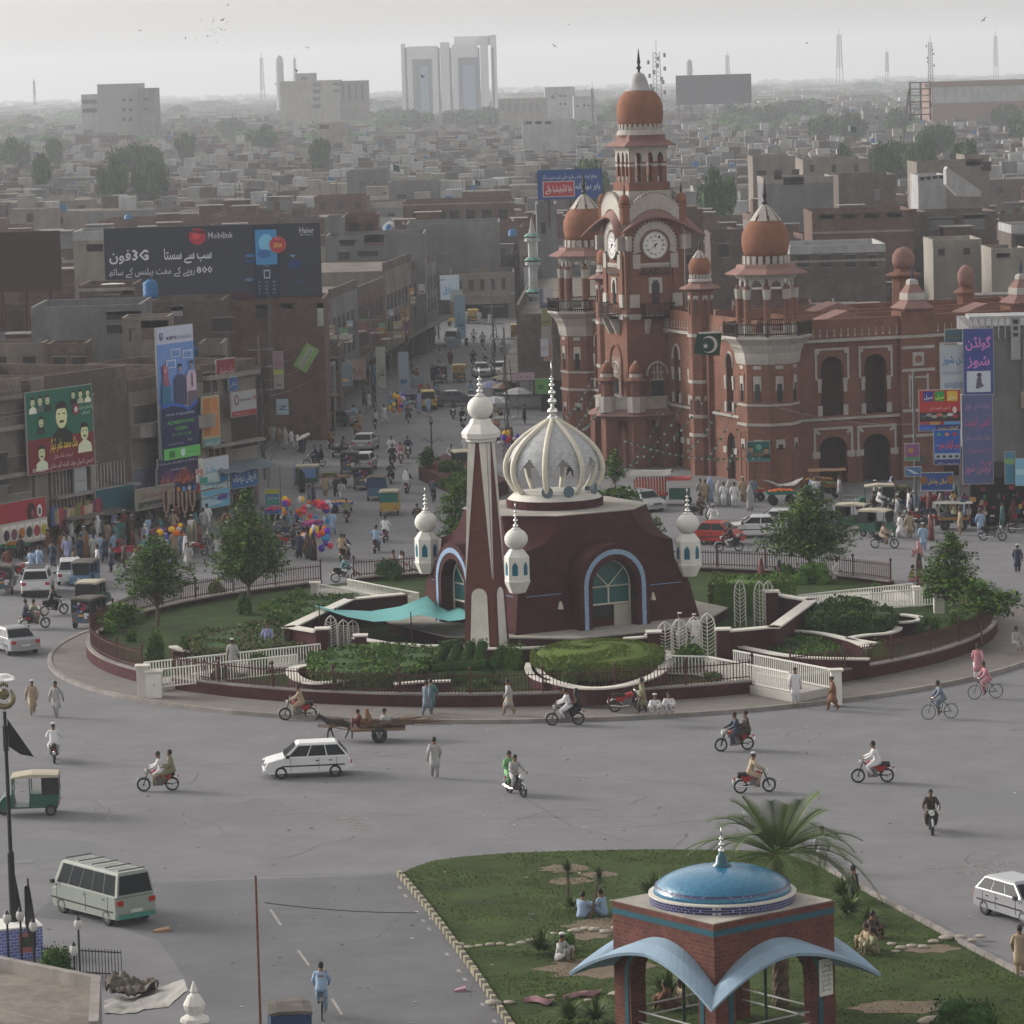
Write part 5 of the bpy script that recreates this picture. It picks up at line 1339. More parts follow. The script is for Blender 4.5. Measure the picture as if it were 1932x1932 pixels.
for k in range(10):b.lathe([(.06,0),(.1,.25),(.05,.5),(.08,z1-z0)],6,((x1-x0)*(k+.5)/10,.07,0))
b.build('balusters',tan_pl,t)
def awning(label,u0,v0,u1,v1,outw,m,drop=.5,off=0.05):
 x0,z1=LP.hit(u0,v0,off);x1,_=LP.hit(u1,v1,off);W=x1-x0;t=T('awning',label,'awning',LP.at(x0,z1,off),LP.a,'shopfront awnings')
 b=MB();n=8;R=[]
 for k in range(n+1):x=W*k/n;dz=.08*math.sin(k*2.1);R.append([(x,0,0),(x,-outw,-drop+dz),(x,-outw,-drop+dz-.05),(x,0,-.06)])
 b.loft(R);b.build('sheet',m,t)
 b=MB()
 for x in(.1,W-.1):b.tube([(x,-outw+.05,-drop-.05),(x,-outw+.05,-z1)],.035,5)
 b.build('post',steel,t);return t
tin=mat('rusty_tin_sheet',(.16,.145,.13),.75,.2,1.5,stain=.4)
awning('long grey tin awning under the slanting painted board',250,930,396,905,1.9,tin,.9)
awning('low tin awning below the tall striped grille',92,972,205,948,2.0,tin,.3)
awning('blue-grey cloth awning beside the lane corner',388,880,490,860,1.8,mat('blue_grey_awning',(.13,.16,.19),.8,.15,1),.5)
awning('small maroon cloth awning next to the food sign',90,975,128,965,1.5,mat('maroon_awning',(.16,.07,.09),.8,.15,1),.3)
x0,z1=LP.hit(94,890,.06);x1,z0=LP.hit(240,965,.06)
t=T('ribbed_screen','tall ribbed grey shopfront screen below the green portrait banner','screen',LP.at(x0,z0,.06),LP.a)
b=MB();W=x1-x0
for k in range(22):
 if 9<k<13:continue
 b.box(W*k/22,-.14,0,W*(k+.4)/22,0,z1-z0)
b.build('ribs',conc,t)
MB().box(0,-.03,0,W,0,z1-z0).build('backing',shut,t)
board('shop_sign','red corner shop sign with cola glasses at the left edge','sign',LP,(-45,985-25,88,996),1.0,[('r','8c2a34',0,0,1,1),('t','d8d0cc','FOOD CORNER',.56,.12,.22,.74),('e','30181c',.78,.6,.22,.3),('e','8a4a4a',.8,.55,.08,.12),('e','c8c8cc',.9,.6,.13,.2),('e','404850',.9,.58,.07,.12)])
board('menu_sign','white strip sign with six food pictures under the red sign','sign',LP,(-45,1000,90,1016),1.1,[('r','a8a4a0',0,0,1,1)]+[('r','c8c4be',.36+k*.107,.1,.455+k*.107,.9)for k in range(6)]+[('e',c,.408+k*.107,.48,.22,.26)for k,c in enumerate(('3a2438','6a3a50','a06030','303c40','8a3030','a09030'))])
board('portrait_banner','green and maroon political banner crowded with portraits','banner',LP,(48,742,178,876),.8,[('r','1c5a4a',0,.42,1,1),('r','6a2228',0,0,1,.42),('f','c8cca0',.52,.66,.19,'20201e','2a241e'),('f','b8bc98',.2,.24,.11,'c0c8b0','2a241e'),('f','c0c49c',.86,.42,.13,'c8ccb4','201c18'),('f','b8bc98',.09,.87,.07,'d0d4c0','302820'),('f','b8bc98',.2,.88,.07,'50605c','302820'),('f','b8bc98',.31,.88,.07,'303430','302820'),('f','b8bc98',.2,.62,.075,'283028','302820'),('f','b8bc98',.7,.9,.06,'283028','302820'),('f','c0c49c',.81,.9,.06,'a0a890','302820'),('f','c0c49c',.92,.9,.06,'c8ccb4','302820'),('e','7a2238',.73,.72,.07,.07),('e','b0b8b0',.73,.72,.035,.035),('t','c8b040','ملک محمد عامر ڈوگر',.52,.27,.17,.42,.02),('t','a8c0b0','پاکستان تحریک',.87,.72,.06,.2),('t','a8c0b0','انصاف',.87,.65,.06,.12),('t','b89090','امیدوار حلقہ ملتان',.5,.16,.07,.3),('t','c8c0c0','0300-6321297',.14,.02,.08,.22),('t','b8a8a8','انجمن تاجران چوک گھنٹہ گھر ملتان',.62,.045,.08,.66)])
board('college_banner','tall blue college admissions banner with three young people','banner',LP,(294,620,372,858),1.6,[('r','a8acc0',0,0,1,1),('r','6080b8',0,.42,1,.875),('t','28304c','KIPS',.40,.905,.035,.26,.04),('t','5a6478','COLLEGE',.73,.905,.035,.42),('p','50607c',[(.07,.96),(.17,.96),(.17,.915),(.12,.9),(.07,.915)]),('e','98a4c0',.12,.94,.01,.01),('p','d8dce8',[(.36,.83),(.62,.83),(.62,.77),(.36,.77)]),('p','6888bc',[(.375,.826),(.605,.826),(.605,.774),(.375,.774)]),('p','d8dce8',[(.68,.81),(.94,.81),(.94,.75),(.68,.75)]),('p','6888bc',[(.695,.806),(.925,.806),(.925,.754),(.695,.754)]),('p','d8dce8',[(.22,.75),(.48,.75),(.48,.69),(.22,.69)]),('p','6888bc',[(.235,.746),(.465,.746),(.465,.694),(.235,.694)]),('t','3c5078','SUPPORT AND',.49,.80,.012,.2),('t','3c5078','GUIDANCE',.49,.782,.012,.2),('t','3c5078','BEST RESULTS',.81,.78,.012,.2),('t','3c5078','FACULTY',.35,.715,.012,.18),('p','286080',[(.04,.4),(.06,.58),(.12,.62),(.24,.62),(.3,.56),(.32,.4)]),('p','8c4c60',[(.09,.71),(.17,.73),(.22,.7),(.26,.56),(.12,.56)]),('e','b08878',.17,.675,.012,.017),('p','3c3c5c',[(.4,.4),(.41,.6),(.48,.635),(.63,.635),(.7,.6),(.71,.4)]),('e','947060',.56,.67,.013,.02),('p','1c1a20',[(.5,.685),(.52,.715),(.6,.715),(.62,.685),(.56,.70)]),('p','b09cb0',[(.72,.4),(.72,.62),(.8,.655),(.95,.655),(.99,.62),(.99,.4)]),('e','8a6454',.87,.69,.013,.02),('p','1c1a20',[(.81,.7),(.83,.73),(.91,.73),(.93,.7),(.87,.715)]),('p','201c2c',[(.86,.64),(.88,.64),(.89,.54),(.87,.53),(.85,.54)]),('p','585060',[(.73,.4),(.74,.5),(.98,.5),(.99,.4)]),('p','2850a0',[(0,.42),(.3,.43),(.55,.41),(.75,.375),(1,.44),(1,.41),(.75,.35),(.55,.385),(.3,.405),(0,.39)]),('p','1c2048',[(0,.39),(.3,.405),(.55,.385),(.75,.35),(1,.41),(1,0),(0,0)]),('t','a8b0c4','PROUD TO BE A KIPSIAN',.5,.33,.025,.76),('t','4c9c50','ADMISSIONS',.5,.265,.04,.76,.03),('t','4c9c50','OPEN',.5,.215,.04,.34,.03),('t','4c9c50','FSc | ICS | ICOM',.5,.175,.028,.52),('t','9098ac','No Need for Tuition',.34,.11,.018,.4),('t','9098ac','92%',.72,.125,.026,.14),('r','58a858',0,.0,1,.085),('r','306838',.14,.015,.3,.065),('p','b0c8c0',[(.46,.07),(.57,.07),(.57,.03),(.515,.01),(.46,.03)]),('t','305840','Education System',.78,.035,.016,.28)])
board('phone_banner','dark navy strip with phone numbers under the college banner','banner',LP,(298,868,374,884),1.6,[('r','1c2044',0,0,1,1),('t','9898ac','For More Info: 0305-4440570, 061-4570861-2',.5,.58,.26,.94),('t','9898ac','www.kips.edu.pk',.5,.15,.26,.4)])
board('jewellery_banner','dark ornate flex with orange script below the college banner','banner',LP,(296,886,370,924),1.6,[('r','2c2440',0,0,1,1),('e','50305a',.3,.5,.5,.4),('e','6a3030',.7,.6,.4,.3),('t','b06048','عروسی لباس اور ہار',.5,.45,.42,.9,.02)]+[('e',c,.1+k*.14,.13,.12,.1)for k,c in enumerate(('3c60a0','a08030','4878b0','b07830','6080c0','a0a0b0','30609a'))])
board('painted_sign','white painted cloth house sign in red and blue Urdu script','sign',LP,(318,876,384,912),1.1,[('r','b8bcb4',0,0,1,1),('t','3888a8','کلاتھ ہاؤس',.36,.32,.6,.62,.03),('t','b04030','واحد',.85,.4,.55,.26,.03)])
board('slanted_sign','tilted faded tan signboard propped on the grey awning','sign',LP,(256,925,330,950),1.9,[('r','7c7468',0,0,1,1),('t','6a4038','گوٹہ سنٹر',.6,.55,.35,.5,.02),('r','303430',.05,.05,.75,.35),('t','9a9a90','اسلم برادرز ملتان',.4,.1,.22,.5),('t','3a4a5a','دکان',.2,.55,.3,.2)])
board('teal_panel','plain teal shutter panel beside the ribbed screen','panel',LP,(180,926,254,962),.9,[('r','1c4854',0,0,1,1)])
board('ac_sign','narrow white lightbox between the screen ribs','sign',LP,(140,885,164,930),.6,[('r','8c9094',0,0,1,1),('r','60686c',.1,.5,.9,.53),('t','405058','LG',.5,.08,.1,.6)])
board('orange_sign','weathered orange framed poster board on the slit-window building','sign',LP,(380,750,416,838),.7,[('r','9a8a68',0,0,1,1),('r','946038',.06,.2,.48,.96),('r','a46c3c',.52,.2,.94,.96),('t','c0a890','شفا خانہ',.5,.62,.12,.7),('r','5c7c80',0,0,1,.15),('t','b0c0c0','طبی دواخانہ',.5,.03,.1,.8)])
board('shop_sign','crumpled white and cyan shop banner beside the college banner','sign',LP,(375,868,432,896),1.0,[('r','a4acb4',0,0,1,1),('t','3480a0','جیولرز',.5,.25,.5,.6,.04),('r','3480a0',.2,.05,.75,.15)])
board('shop_sign','green and blue lettered clinic board above the blue awning','sign',LP,(374,897,434,926-2),1.1,[('r','9cb0b0',0,0,1,1),('t','2878a0','حکیم دواخانہ',.5,.4,.4,.6,.03),('r','308070',.05,.55,.28,.85),('r','2c70a0',.7,.5,.95,.85),('r','a0b890',.1,.05,.9,.2)])
board('shop_sign','blue clinic signboard with white Urdu script at the lane corner','sign',LP,(436,886,486,916-2),1.0,[('r','2c5c90',0,0,1,1),('t','a8b8c4','فاروقی دواخانہ',.5,.32,.55,.9,.03)])
board('shop_banner','torn light blue banner hanging below the blue awning','banner',LP,(380,929,434,952),1.9,[('r','5890ac',0,0,1,1),('p','90a8b4',[(0,.9),(.3,.5),(.6,.4),(.8,.2),(0,.1)]),('r','503c80',.55,.4,.9,.7),('t','b0c4cc','عید مبارک',.35,.6,.3,.5)])
board('bank_sign','white bank branch sign with red strip near the lane','sign',LP,(436,742,484,780),1.2,[('r','8c8c90',0,0,1,1),('r','803038',0,0,1,.22),('e','6a2c38',.2,.68,.17,.22),('e','8c8c90',.2,.68,.1,.15),('t','4c4850','Islamic Banking',.55,.62,.16,.42),('e','905030',.93,.7,.08,.1),('t','a08488','ATM Cash Point',.4,.05,.12,.6)])
board('rooftop_sign','small red rooftop board with white script beside a blue one','sign',LP,(408,680,444,712),.2,[('r','702430',0,0,1,1),('t','a89494','دولت مسکہ',.55,.3,.4,.8,.02)])
board('rooftop_sign','small blue board with white strokes under the red rooftop board','sign',LP,(432,713,448,736),.5,[('r','2c5080',0,0,1,1),('t','8c9cb0','شال',.5,.4,.4,.7,.03)])
gold=mat('pale_gold_garland',(.38,.26,.20),.7,.35,12);dkg=flat('garland_black',(.02,.02,.02))
for k,u in enumerate((312,331,347,362)):
 x,z=LP.hit(u,926,2.0);p=LP.at(x,z,2.0);t=T('garland',where(u,955,'U-shaped gold wedding garland on the awning edge'),'garland',p,LP.a,'hanging wedding garlands')
 L_=1.75 if k<3 else 1.3
 b=MB();b.tube([(-.25,0,0),(-.27,0,-L_*.5),(-.18,0,-L_*.8),(0,0,-L_*.9),(.18,0,-L_*.8),(.27,0,-L_*.5),(.25,0,0)],.075,6);b.ell((0,0,-L_),(.14,.05,.14),8,5);b.build('garland_loop',gold,t)
 b=MB()
 for j in range(4):b.add([(-.07,-.03,-.2-j*.27),(0,-.03,-.3-j*.27),(.07,-.03,-.2-j*.27),(0,-.03,-.08-j*.27)],[(0,1,2,3)])
 b.box(-.16,.03,-L_*.8,.16,.05,-.05);b.build('centre_panel',dkg,t)
 # ------- hero houses facing the camera
tankB=mat('blue_plastic_tank',(.03,.13,.30),.5,.1,3);doorm=mat('old_door',(.10,.07,.05),.8,.3,2)
LATE=[]
def hero(label,u0,u1,vt,y,m,depth=9,wins=(),rz=0,name='house',par=.8,pm=None,roof=dust_roof,group=None,vb=None,bands=()):
 a,c_=dp(u0,vt,y),dp(u1,vt,y);W=c_.x-a.x;zt_=(a.z+c_.z)/2;t=T(name,label,'building' if name!='house' else 'house',(a.x,y,0),rz,group)
 if name!='house':t['category']='building'
 b=MB();b.box(0,0,0,W,depth,zt_-par);b.build('wall',m,t)
 b=MB();b.box(.2,.2,zt_-par,W-.2,depth-.2,zt_-par+.05);b.build('roof',roof,t)
 b=MB();h0,h1=zt_-par,zt_
 b.box(-.03,-.03,h0,W+.03,.2,h1);b.box(-.03,depth-.2,h0,W+.03,depth+.03,h1);b.box(-.03,.2,h0,.2,depth-.2,h1);b.box(W-.2,.2,h0,W+.03,depth-.2,h1);b.build('parapet',pm or m,t)
 if not wins and 'blank' not in label and u1-u0>25:
  r_=random.Random(int(u0*7+vt));k_=r_.randrange(2,5);wins=[(u0+(u1-u0)*(j+.3)/k_,vt+90*100/y*.8,u0+(u1-u0)*(j+.3)/k_+7400/y*r_.uniform(.7,1.3),vt+90*100/y*.8+7400/y*1.2)for j in range(k_)]
 for w_ in wins:
  p,q=dp(w_[0],w_[1],y),dp(w_[2],w_[3],y);x0,x1,z0,z1=p.x-a.x,q.x-a.x,q.z,p.z;mm=w_[4]if len(w_)>4 else shut
  o=MB().box(x0,-.03,z0,x1,.0,z1).build('window',mm,t)
  e=max(.06,(x1-x0)*.04);b=MB();b.box(x0-e,-.07,z0-e,x1+e,0,z0);b.box(x0-e*2,-.18,z1,x1+e*2,0,z1+e);b.build('frame',m if m is not brick_dk else conc,o)
 for v in bands:
  z=dp((u0+u1)/2,v,y).z;MB().box(-.04,-.05,z-.12,W+.04,0,z+.12).build('floor_band',conc,t)
 LATE.append((u0,u1,vt,y,depth));return t
hero('long grey cement house with two slatted upper windows on the second row',57,264,577,296,grey_pl,10,((201,613,266,628),(201,588,266,602)))
hero('brick penthouse with framed dark opening between the two billboards',149,253,537,308,brick_dk,7,((199,557,225,573,brick_dk),(232,548,252,572,brick_dk)),bands=(546,))
hero('pale stair room with open top just left of the college banner',230,318,598,289,tan_pl,4,((266,605,318,640,brick_dk),(243,620,247,645)))
hero('grey cement room behind the right side of the college banner',374,419,648,300,tan_pl,6)
hero('low brick room beside a rusty pipe on the left roofs',88,163,648,283,brick_dk,4)
hero('white cement terrace wall at the far left edge',-30,82,648,292,tan_pl,5)
hero('whitewashed house with shuttered window between the two billboards',137,200,437,350,cream_pl,8,((163,461,195,474,shut),),pm=white_pl)
hero('dark brick house under the large dark billboard',240,420,568,320,brick_dk,9,((323,578,345,595,white_pl),(400,600,440,625,shut)))
hero('brick house with white pillar under the right end of the billboard',420,610,566,330,brick_rd,9,((483,575,510,600,shut),(530,572,555,610,brick_rd),(598,572,611,615,white_pl)))
hero('narrow plastered house with two dark openings behind the pole posters',508,560,672,340,tan_pl,5,((515,690,525,702),(538,688,550,702),(512,740,530,770,dark_in)),bands=(720,))
hero('grey shop house with wide opening right of the tilted hoarding',585,628,690,341,grey_pl,5,((590,700,605,715),(610,700,622,715),(588,745,622,785,dark_in)),bands=(735,))
hero('rough brick shed row behind the leaning green hoarding',505,640,655,346,brick_dk,10)
hero('large blank grey cement house with perforated vents',614,800,443,430,grey_pl,12,((641,453,670,464),(638,476,661,491),(674,474,714,483),(687,443,725,463,brick_rd)),pm=grey_pl)
hero('upper grey room with one slit above the vented house',612,648,410,440,grey_pl,8,((618,443,640,450),))
hero('bare brown brick upper house next to the slit room',650,712,405,445,brick_rd,8)
hero('huge blank grey gable house closing the market street',766,942,421,505,grey_pl,14,(),pm=grey_pl)
hero('old market gate house with small upper windows at the street end',848,970,515,492,tan_pl,12,((862,530,872,548),(884,528,894,546),(906,527,914,546),(926,526,934,546),(946,525,954,546),(865,575,960,612,dark_in)),bands=(553,556))
hero('arcaded brown brick house with scalloped parapet',760,970,378,600,brick_rd,14,((778,396,796,412,dark_in),(822,398,842,412,dark_in),(848,397,866,413,dark_in),(879,396,897,413,dark_in),(909,395,928,413,dark_in),(940,395,958,413,dark_in)),bands=(384,))
hero('tall plain grey-cream cube house with three small openings',653,733,322,760,grey_pl,12,((682,343,687,347),(705,343,710,347)))
hero('wide grey cement house with one slot right of the cream cube',733,830,343,720,grey_pl,12,((748,367,767,375),))
hero('long brown brick house left of the arcaded house',593,693,370,640,brick_rd,12)
hero('cream white block house with grille panel before the grove',600,653,232,1250,cream_pl,15,((603,236,621,243,brick_rd),))
hero('long low white house with three slots left of the clock spire',985,1088,226,1150,white_pl,15,((992,229,1004,234),(1010,229,1022,234),(1028,229,1040,234)))
hero('white multi-level institute block with small square windows',1028,1084,164,1900,white_pl,25,((1040,180,1046,186),(1055,179,1060,183),(1063,179,1068,183),(1055,194,1060,198),(1064,194,1069,198)))
hero('pale arcaded college wing beside the white institute block',940,1032,186,1800,cream_pl,25,[(945+13*k,195,952+13*k,208,grey_pl)for k in range(6)])
hero('white wing right of the institute block with square windows',1082,1124,182,1850,white_pl,25,((1087,198,1092,202),(1100,197,1105,201),(1108,197,1113,201)))
hero('large grey concrete house behind the right octagonal turret',1440,1572,334,520,grey_pl,12,((1478,335,1517,348,dark_in),(1460,322,1475,338)),pm=conc)
hero('brown house with balcony windows above the grey concrete house',1420,1500,295,600,tan_pl,12,((1428,322,1447,335),(1461,320,1475,334),(1494,320,1508,333)))
hero('rough brick house with stepped parapet right of the grey house',1582,1690,330,560,brick_dk,12,((1650,358,1660,375,grey_pl),))
hero('long red brick house with four blocked windows',1532,1722,398,430,brick_rd,12,((1546,405,1573,415,grey_pl),(1589,404,1615,413,grey_pl),(1631,403,1659,412,grey_pl),(1674,401,1701,411,grey_pl)),bands=(437,),pm=brick_rd)
hero('low dark brick terrace with broken white coping right of the turret',1490,1670,462,385,brick_dk,12,(),bands=(492,),pm=white_pl)
hero('white-pillared dark brick house left of the weathered dome',1700,1750,400,440,brick_dk,10,((1712,398,1722,440,white_pl),))
hero('white house with four small windows beside the stair ramp',1732,1785,330,470,white_pl,9,((1736,334,1744,340,tan_pl),(1748,333,1756,339,tan_pl),(1760,332,1768,338,tan_pl),(1772,331,1780,337,tan_pl)),pm=white_pl)
hero('tall tan house with a chimney block above the white stair ramp',1730,1850,305,500,tan_pl,12,((1822,300,1855,312,brick_dk),))
hero('yellowish house with stepped roof by the right weathered dome',1760,1852,452,400,cream_pl,9,((1770,470,1782,482),(1818,468,1830,480)))
hero('dark brick house at the right edge with pale corner strip',1908,1960,425,390,brick_dk,10,(),pm=white_pl)
hero('grey brick house with boarded windows near the right edge',1745,1880,400,450,brick_dk,12,((1755,412,1800,430,grey_pl),(1818,405,1858,430,grey_pl)))
hero('flat cream house with small balcony at the right edge',1870,1935,468,385,cream_pl,8,((1880,478,1905,486),))
hero('brown low warehouse with a curved tin roof beyond the turret',1515,1640,300,660,tan_pl,18,())
hero('brick house above the green hedge of far trees at right',1820,1866,292,540,tan_pl,10)
hero('dark brick tower house directly behind the clock face',1290,1326,395,335,brick_dk,6,((1296,480,1303,500),))
hero('pale house with green ladder left of the right octagonal turret',1340,1440,440,360,brick_dk,10,())
a=dp(1785,320,465)
t=T('stair_ramp','smooth white sloping stair cover on the far right rooftops','stair ramp',a)
b=MB();b.ext([(0,0),(.2,.3),(4.1,-2.6),(4.1,-3.3),(1.3,-3.2),(0,-1.8)],0,3.0);b.build('ramp',white_pl,t)
hero('tall unfinished grey concrete block with a blank upper box',183,261,158,1700,mat('hazy_grey_concrete',(.28,.28,.28),.9,.08,.1),30,[(230+13*k,v,237+13*k,v+6)for k in range(2)for v in(185,204,222)],name='tower_block',bands=(186,))
hero('narrow right bay of the unfinished grey block',261,290,166,1690,grey_pl,28,((271,184,280,190),(271,203,280,208)),name='tower_block')
hero('white balconied annex left of the unfinished grey block',153,184,178,1720,white_pl,28,((155,188,183,195),(155,205,183,212)),name='tower_block')
hero('long pale concrete block with column of dark openings',528,640,152,2100,cream_pl,35,[(590,v,605,v+7)for v in(156,169,183,197)]+[(628,v,640,v+5)for v in(156,169)],name='concrete_block')
hero('scaffolded right end of the long concrete block',640,692,152,2110,tan_pl,35,[(645+12*k,v,650+12*k,v+30)for k in range(4)for v in(158,)],name='concrete_block')
hero('small roof hut on top of the long concrete block',557,594,138,2120,cream_pl,20,((568,145,580,150),),name='roof_hut')
def box3(b,u0,v0,u1,v1,y,d,a0):
 p,q=dp(u0,v0,y),dp(u1,v1,y);b.box(p.x-a0.x,y-a0.y,q.z,q.x-a0.x,y-a0.y+d,p.z)
a0=Vector((dp(756,240,2500).x,2500,0))
t=T('office_tower','white twin-slab office tower with two tall grey window recesses','tower',a0)
wtow=mat('hazy_white_cladding',(.62,.62,.63),.6,.04,.05);gtow=mat('grey_tower_glass',(.13,.15,.18),.4,.1,.05);btow=mat('blue_tower_glass',(.22,.30,.40),.3,.1,.05)
b=MB()
for q in((756,83,768,250),(768,88,830,250),(830,80,852,250),(852,84,905,250),(905,68,925,250),(925,66,941,250)):box3(b,q[0],q[1],q[2],q[3],2500,30,a0)
box3(b,856,69,925,84,2510,20,a0)
b.build('wall',wtow,t)
for q in((778,112,818,240),(864,109,906,240)):
 b=MB();box3(b,*q,2499.5,.4,a0);w_=b.build('window_recess',gtow,t)
 b=MB();box3(b,q[0]+(14 if q[0]<800 else 8),q[1]+14,q[2]-7,q[3],2499,.4,a0);b.build('pane',btow,w_)
b=MB()
for u in(768,830,852,905,931):box3(b,u-.5,90,u+.5,240,2499.4,.5,a0)
b.build('shadow_joint',gtow,t)
P330=PL((0,330),0)
board('billboard','huge dark billboard for a cheap 3G phone with Urdu slogan','billboard',P330,(196,432,607,558),0,[('r','30343f',0,0,1,1),('r','3a2430',.45,0,.8,.08),('e','a02838',.432,.86,.115,.115),('e','c04450',.425,.87,.05,.05),('p','501c28',[(.405,.95),(.47,.93),(.46,.90),(.4,.92)]),('t','b4b8c0','Mobilink',.54,.83,.12,.115,.01),('t','a8acb4','Haier',.94,.87,.11,.068,.03),('t','a8acb4','MOBILE',.94,.835,.03,.06),('t','c4c8cc','سب سے سستا',.385,.56,.2,.22,.03),('t','c4c8cc','3G',.165,.56,.2,.075,.05),('t','c4c8cc','فون',.07,.56,.2,.1,.03),('t','b8bcc4','800',.46,.36,.13,.075,.03),('t','b8bcc4','روپے کے مفت بیلنس کے ساتھ',.215,.36,.13,.4,.01),('t','a8acb8','FREE',.185,.17,.13,.09,.02),('t','98a0b4','f',.115,.17,.12,.02,.04),('p','3c70b0',[(.06,.2),(.07,.27),(.085,.24),(.1,.28),(.095,.2),(.075,.17)]),('e','30885c',.04,.22,.05,.05),('r','1a2438',.69,.0,.81,.98),('r','3c80b4',.70,.45,.80,.93),('e','70b0d4',.75,.75,.1,.12),('e','2c5c98',.74,.6,.09,.06),('r','20283c',.70,.1,.80,.42),('p','9aa0b0',[(.735,.38),(.765,.38),(.765,.26),(.735,.26)]),('p','20283c',[(.74,.36),(.76,.36),(.76,.28),(.74,.28)])]+[('t','7880a0','1 2 3',.75,.2-.05*k,.035,.08)for k in range(4)]+[('t','8088a0','Haier',.75,.425,.03,.03),('e','a84440',.805,.72,.115,.115),('e','a0343c',.805,.72,.1,.1),('t','d0b050','3500',.805,.68,.09,.04,.03),('t','c88888','Rs',.805,.79,.03,.02),('e','2c6ca0',.675,.58,.06,.02),('e','203c70',.67,.5,.07,.03),('p','506c8c',[(.64,.25),(.665,.28),(.69,.25),(.665,.22)]),('p','6c94bc',[(.86,.58),(.89,.57),(.87,.54)]),('e','243868',.88,.45,.1,.07),('p','3c4c74',[(.88,.2),(.9,.22),(.92,.2)])],.4,edge='2a2c34',legs=7)
board('billboard','blank dark brown billboard at the left frame edge','billboard',P330,(-70,441,116,547),1,[('r','3a302c',0,0,1,1)],.3,edge='302824',legs=4)
board('billboard','blank grey billboard standing on posts right of the phone mast','billboard',PL((0,1250),0),(1275,143,1418,194),0,[('r','6c6f74',0,0,1,1)],.6,edge='5c5f64')
t=T('billboard_posts','row of thin posts carrying the distant grey billboard','posts',dp(1275,194,1252));b=MB()
for k in range(7):b.box(1+k*3.7,0,-6,1.3+k*3.7,.5,0)
b.build('post_row',steel,t)
board('roof_signboard','blue rooftop signboard with red plaque of white Urdu script','sign',PL((0,420),0),(1014,322,1136,373),0,[('r','24447c',0,0,1,1),('r','b0a0a0',.075,.07,.575,.62),('r','9a2c38',.09,.1,.56,.59),('t','c4c0bc','بابا انڈونیشیا والے',.325,.26,.3,.42,.03),('t','b0b8c4','بابر دواخانہ',.78,.33,.3,.38,.03),('t','a8b4c0','معالج امراض خاص حکیم حاجی نذیر حسین شاکر',.5,.7,.2,.86,.01)],.3,edge='1c3460',legs=3)
hero('grey cement building carrying the blue rooftop signboard',1012,1050,385,421,grey_pl,10,((1020,420,1030,440),),name='street_building')
a=dp(1716,232,1000);s_=1000/7400
t=T('hoarding_frame','open red and white steel hoarding frame with bracing','frame',a)
b=MB()
for k in range(6):b.cm=k%2;b.box(0,0,(4+12*k)*s_,.5,.5,(16+12*k)*s_);b.box(38*s_,0,(4+12*k)*s_,38*s_+.5,.5,(16+12*k)*s_);b.box(20*s_,0,(4+12*k)*s_,20*s_+.5,.5,(16+12*k)*s_);b.box(0,0,(14+12*k)*s_,38*s_,.3,(16+12*k)*s_)
b.tube([(0,.3,60*s_),(-9*s_,3,-5)],.3,4);b.build('lattice',[rust,steel],t)
hero('long white and brown warehouse by the far right trees',1758,1960,152,1500,mat('brown_fascia',(.20,.13,.11),.9,.05,.1),40,((1760,165,1940,190,white_pl),),name='warehouse')
def masta(label,u,vt,vb,y,w_,m=steel,n=14,name='phone_mast',dish=0):
 p,q=dp(u,vb,y),dp(u,vt,y);h=q.z-p.z;t=T(name,label,'mast',p,.4,'distant phone masts');b=MB();r=w_*y/7400/2;k0=.55*y/7400
 for i in range(3):
  a=i*2.1;b.tube([(r*math.cos(a),r*math.sin(a),-8),(r*.6*math.cos(a),r*.6*math.sin(a),h*.85)],k0,4)
 for j in range(n):
  z0,z1=h*.85*j/n,h*.85*(j+1)/n
  for i in range(3):
   a,c_=i*2.1,(i+1)*2.1;k=1-.4*j/n;b.tube([(r*k*math.cos(a),r*k*math.sin(a),z0),(r*k*math.cos(c_),r*k*math.sin(c_),z1)],k0*.6,3)
 b.tube([(0,0,h*.8),(0,0,h)],k0*.8,4);b.build('lattice',m,t)
 if dish:
  b=MB()
  for j in range(dish):z=h*(.35+.5*j/dish);a=j*1.7;b.cbox((r*1.3*math.cos(a),r*1.3*math.sin(a),z),(r*.35,r*.35,h*.05))
  b.build('antenna_panel',m,t)
masta('thick lattice phone mast with panels right of the clock spire',1241,75,228,1000,24,steel,16,dish=12)
masta('slim pale mast just above the blank billboard right end',1373,97,145,2600,10);masta('tall twin-leg mast above the right skyline',1584,54,128,2200,14);masta('short mast near the top right centre skyline',1674,92,135,2800,8)
masta('mast with antenna cluster behind the hoarding frame',1756,66,155,1500,12,dish=6);masta('faint tapering mast near the right sky edge',1879,58,125,3000,10);masta('faint thin mast left of the mosque tower',495,98,170,2900,9);masta('faint thin mast right of the mosque tower',557,103,152,2900,7);masta('very faint mast at the far left skyline',65,148,178,2900,5)
masta('dark chimney-like mast left of the clock tower',1119,154,232,1200,6,steel,3)
masta('lattice steel mast standing under the dark billboard',512,553,690,318,11,steel,16);
for(u,vt,vb,y,w_,lab)in((529,104,170,2900,15,'pale domed mosque tower on the left skyline'),(1301,112,140,2700,11,'small pale domed tower above the blank billboard')):
 p=dp(u,vb,y);h=dp(u,vt,y).z-p.z;r=w_*y/14800;t=T('mosque_tower',lab,'tower',p,0,'far mosque towers')
 MB().lathe([(r,-20),(r,h*.15),(r*1.4,h*.16),(r*1.4,h*.2),(r,h*.22),(r,h*.75)],12).build('shaft',white_pl,t);MB().ell((0,0,h*.75),(r,r,h*.25),12,8).build('dome',white_pl,t)
p=Vector((dp(1008,600,372).x,372,0));sc_=372/7400
t=T('minaret','slender white and green street minaret left of the red dome','minaret',p)
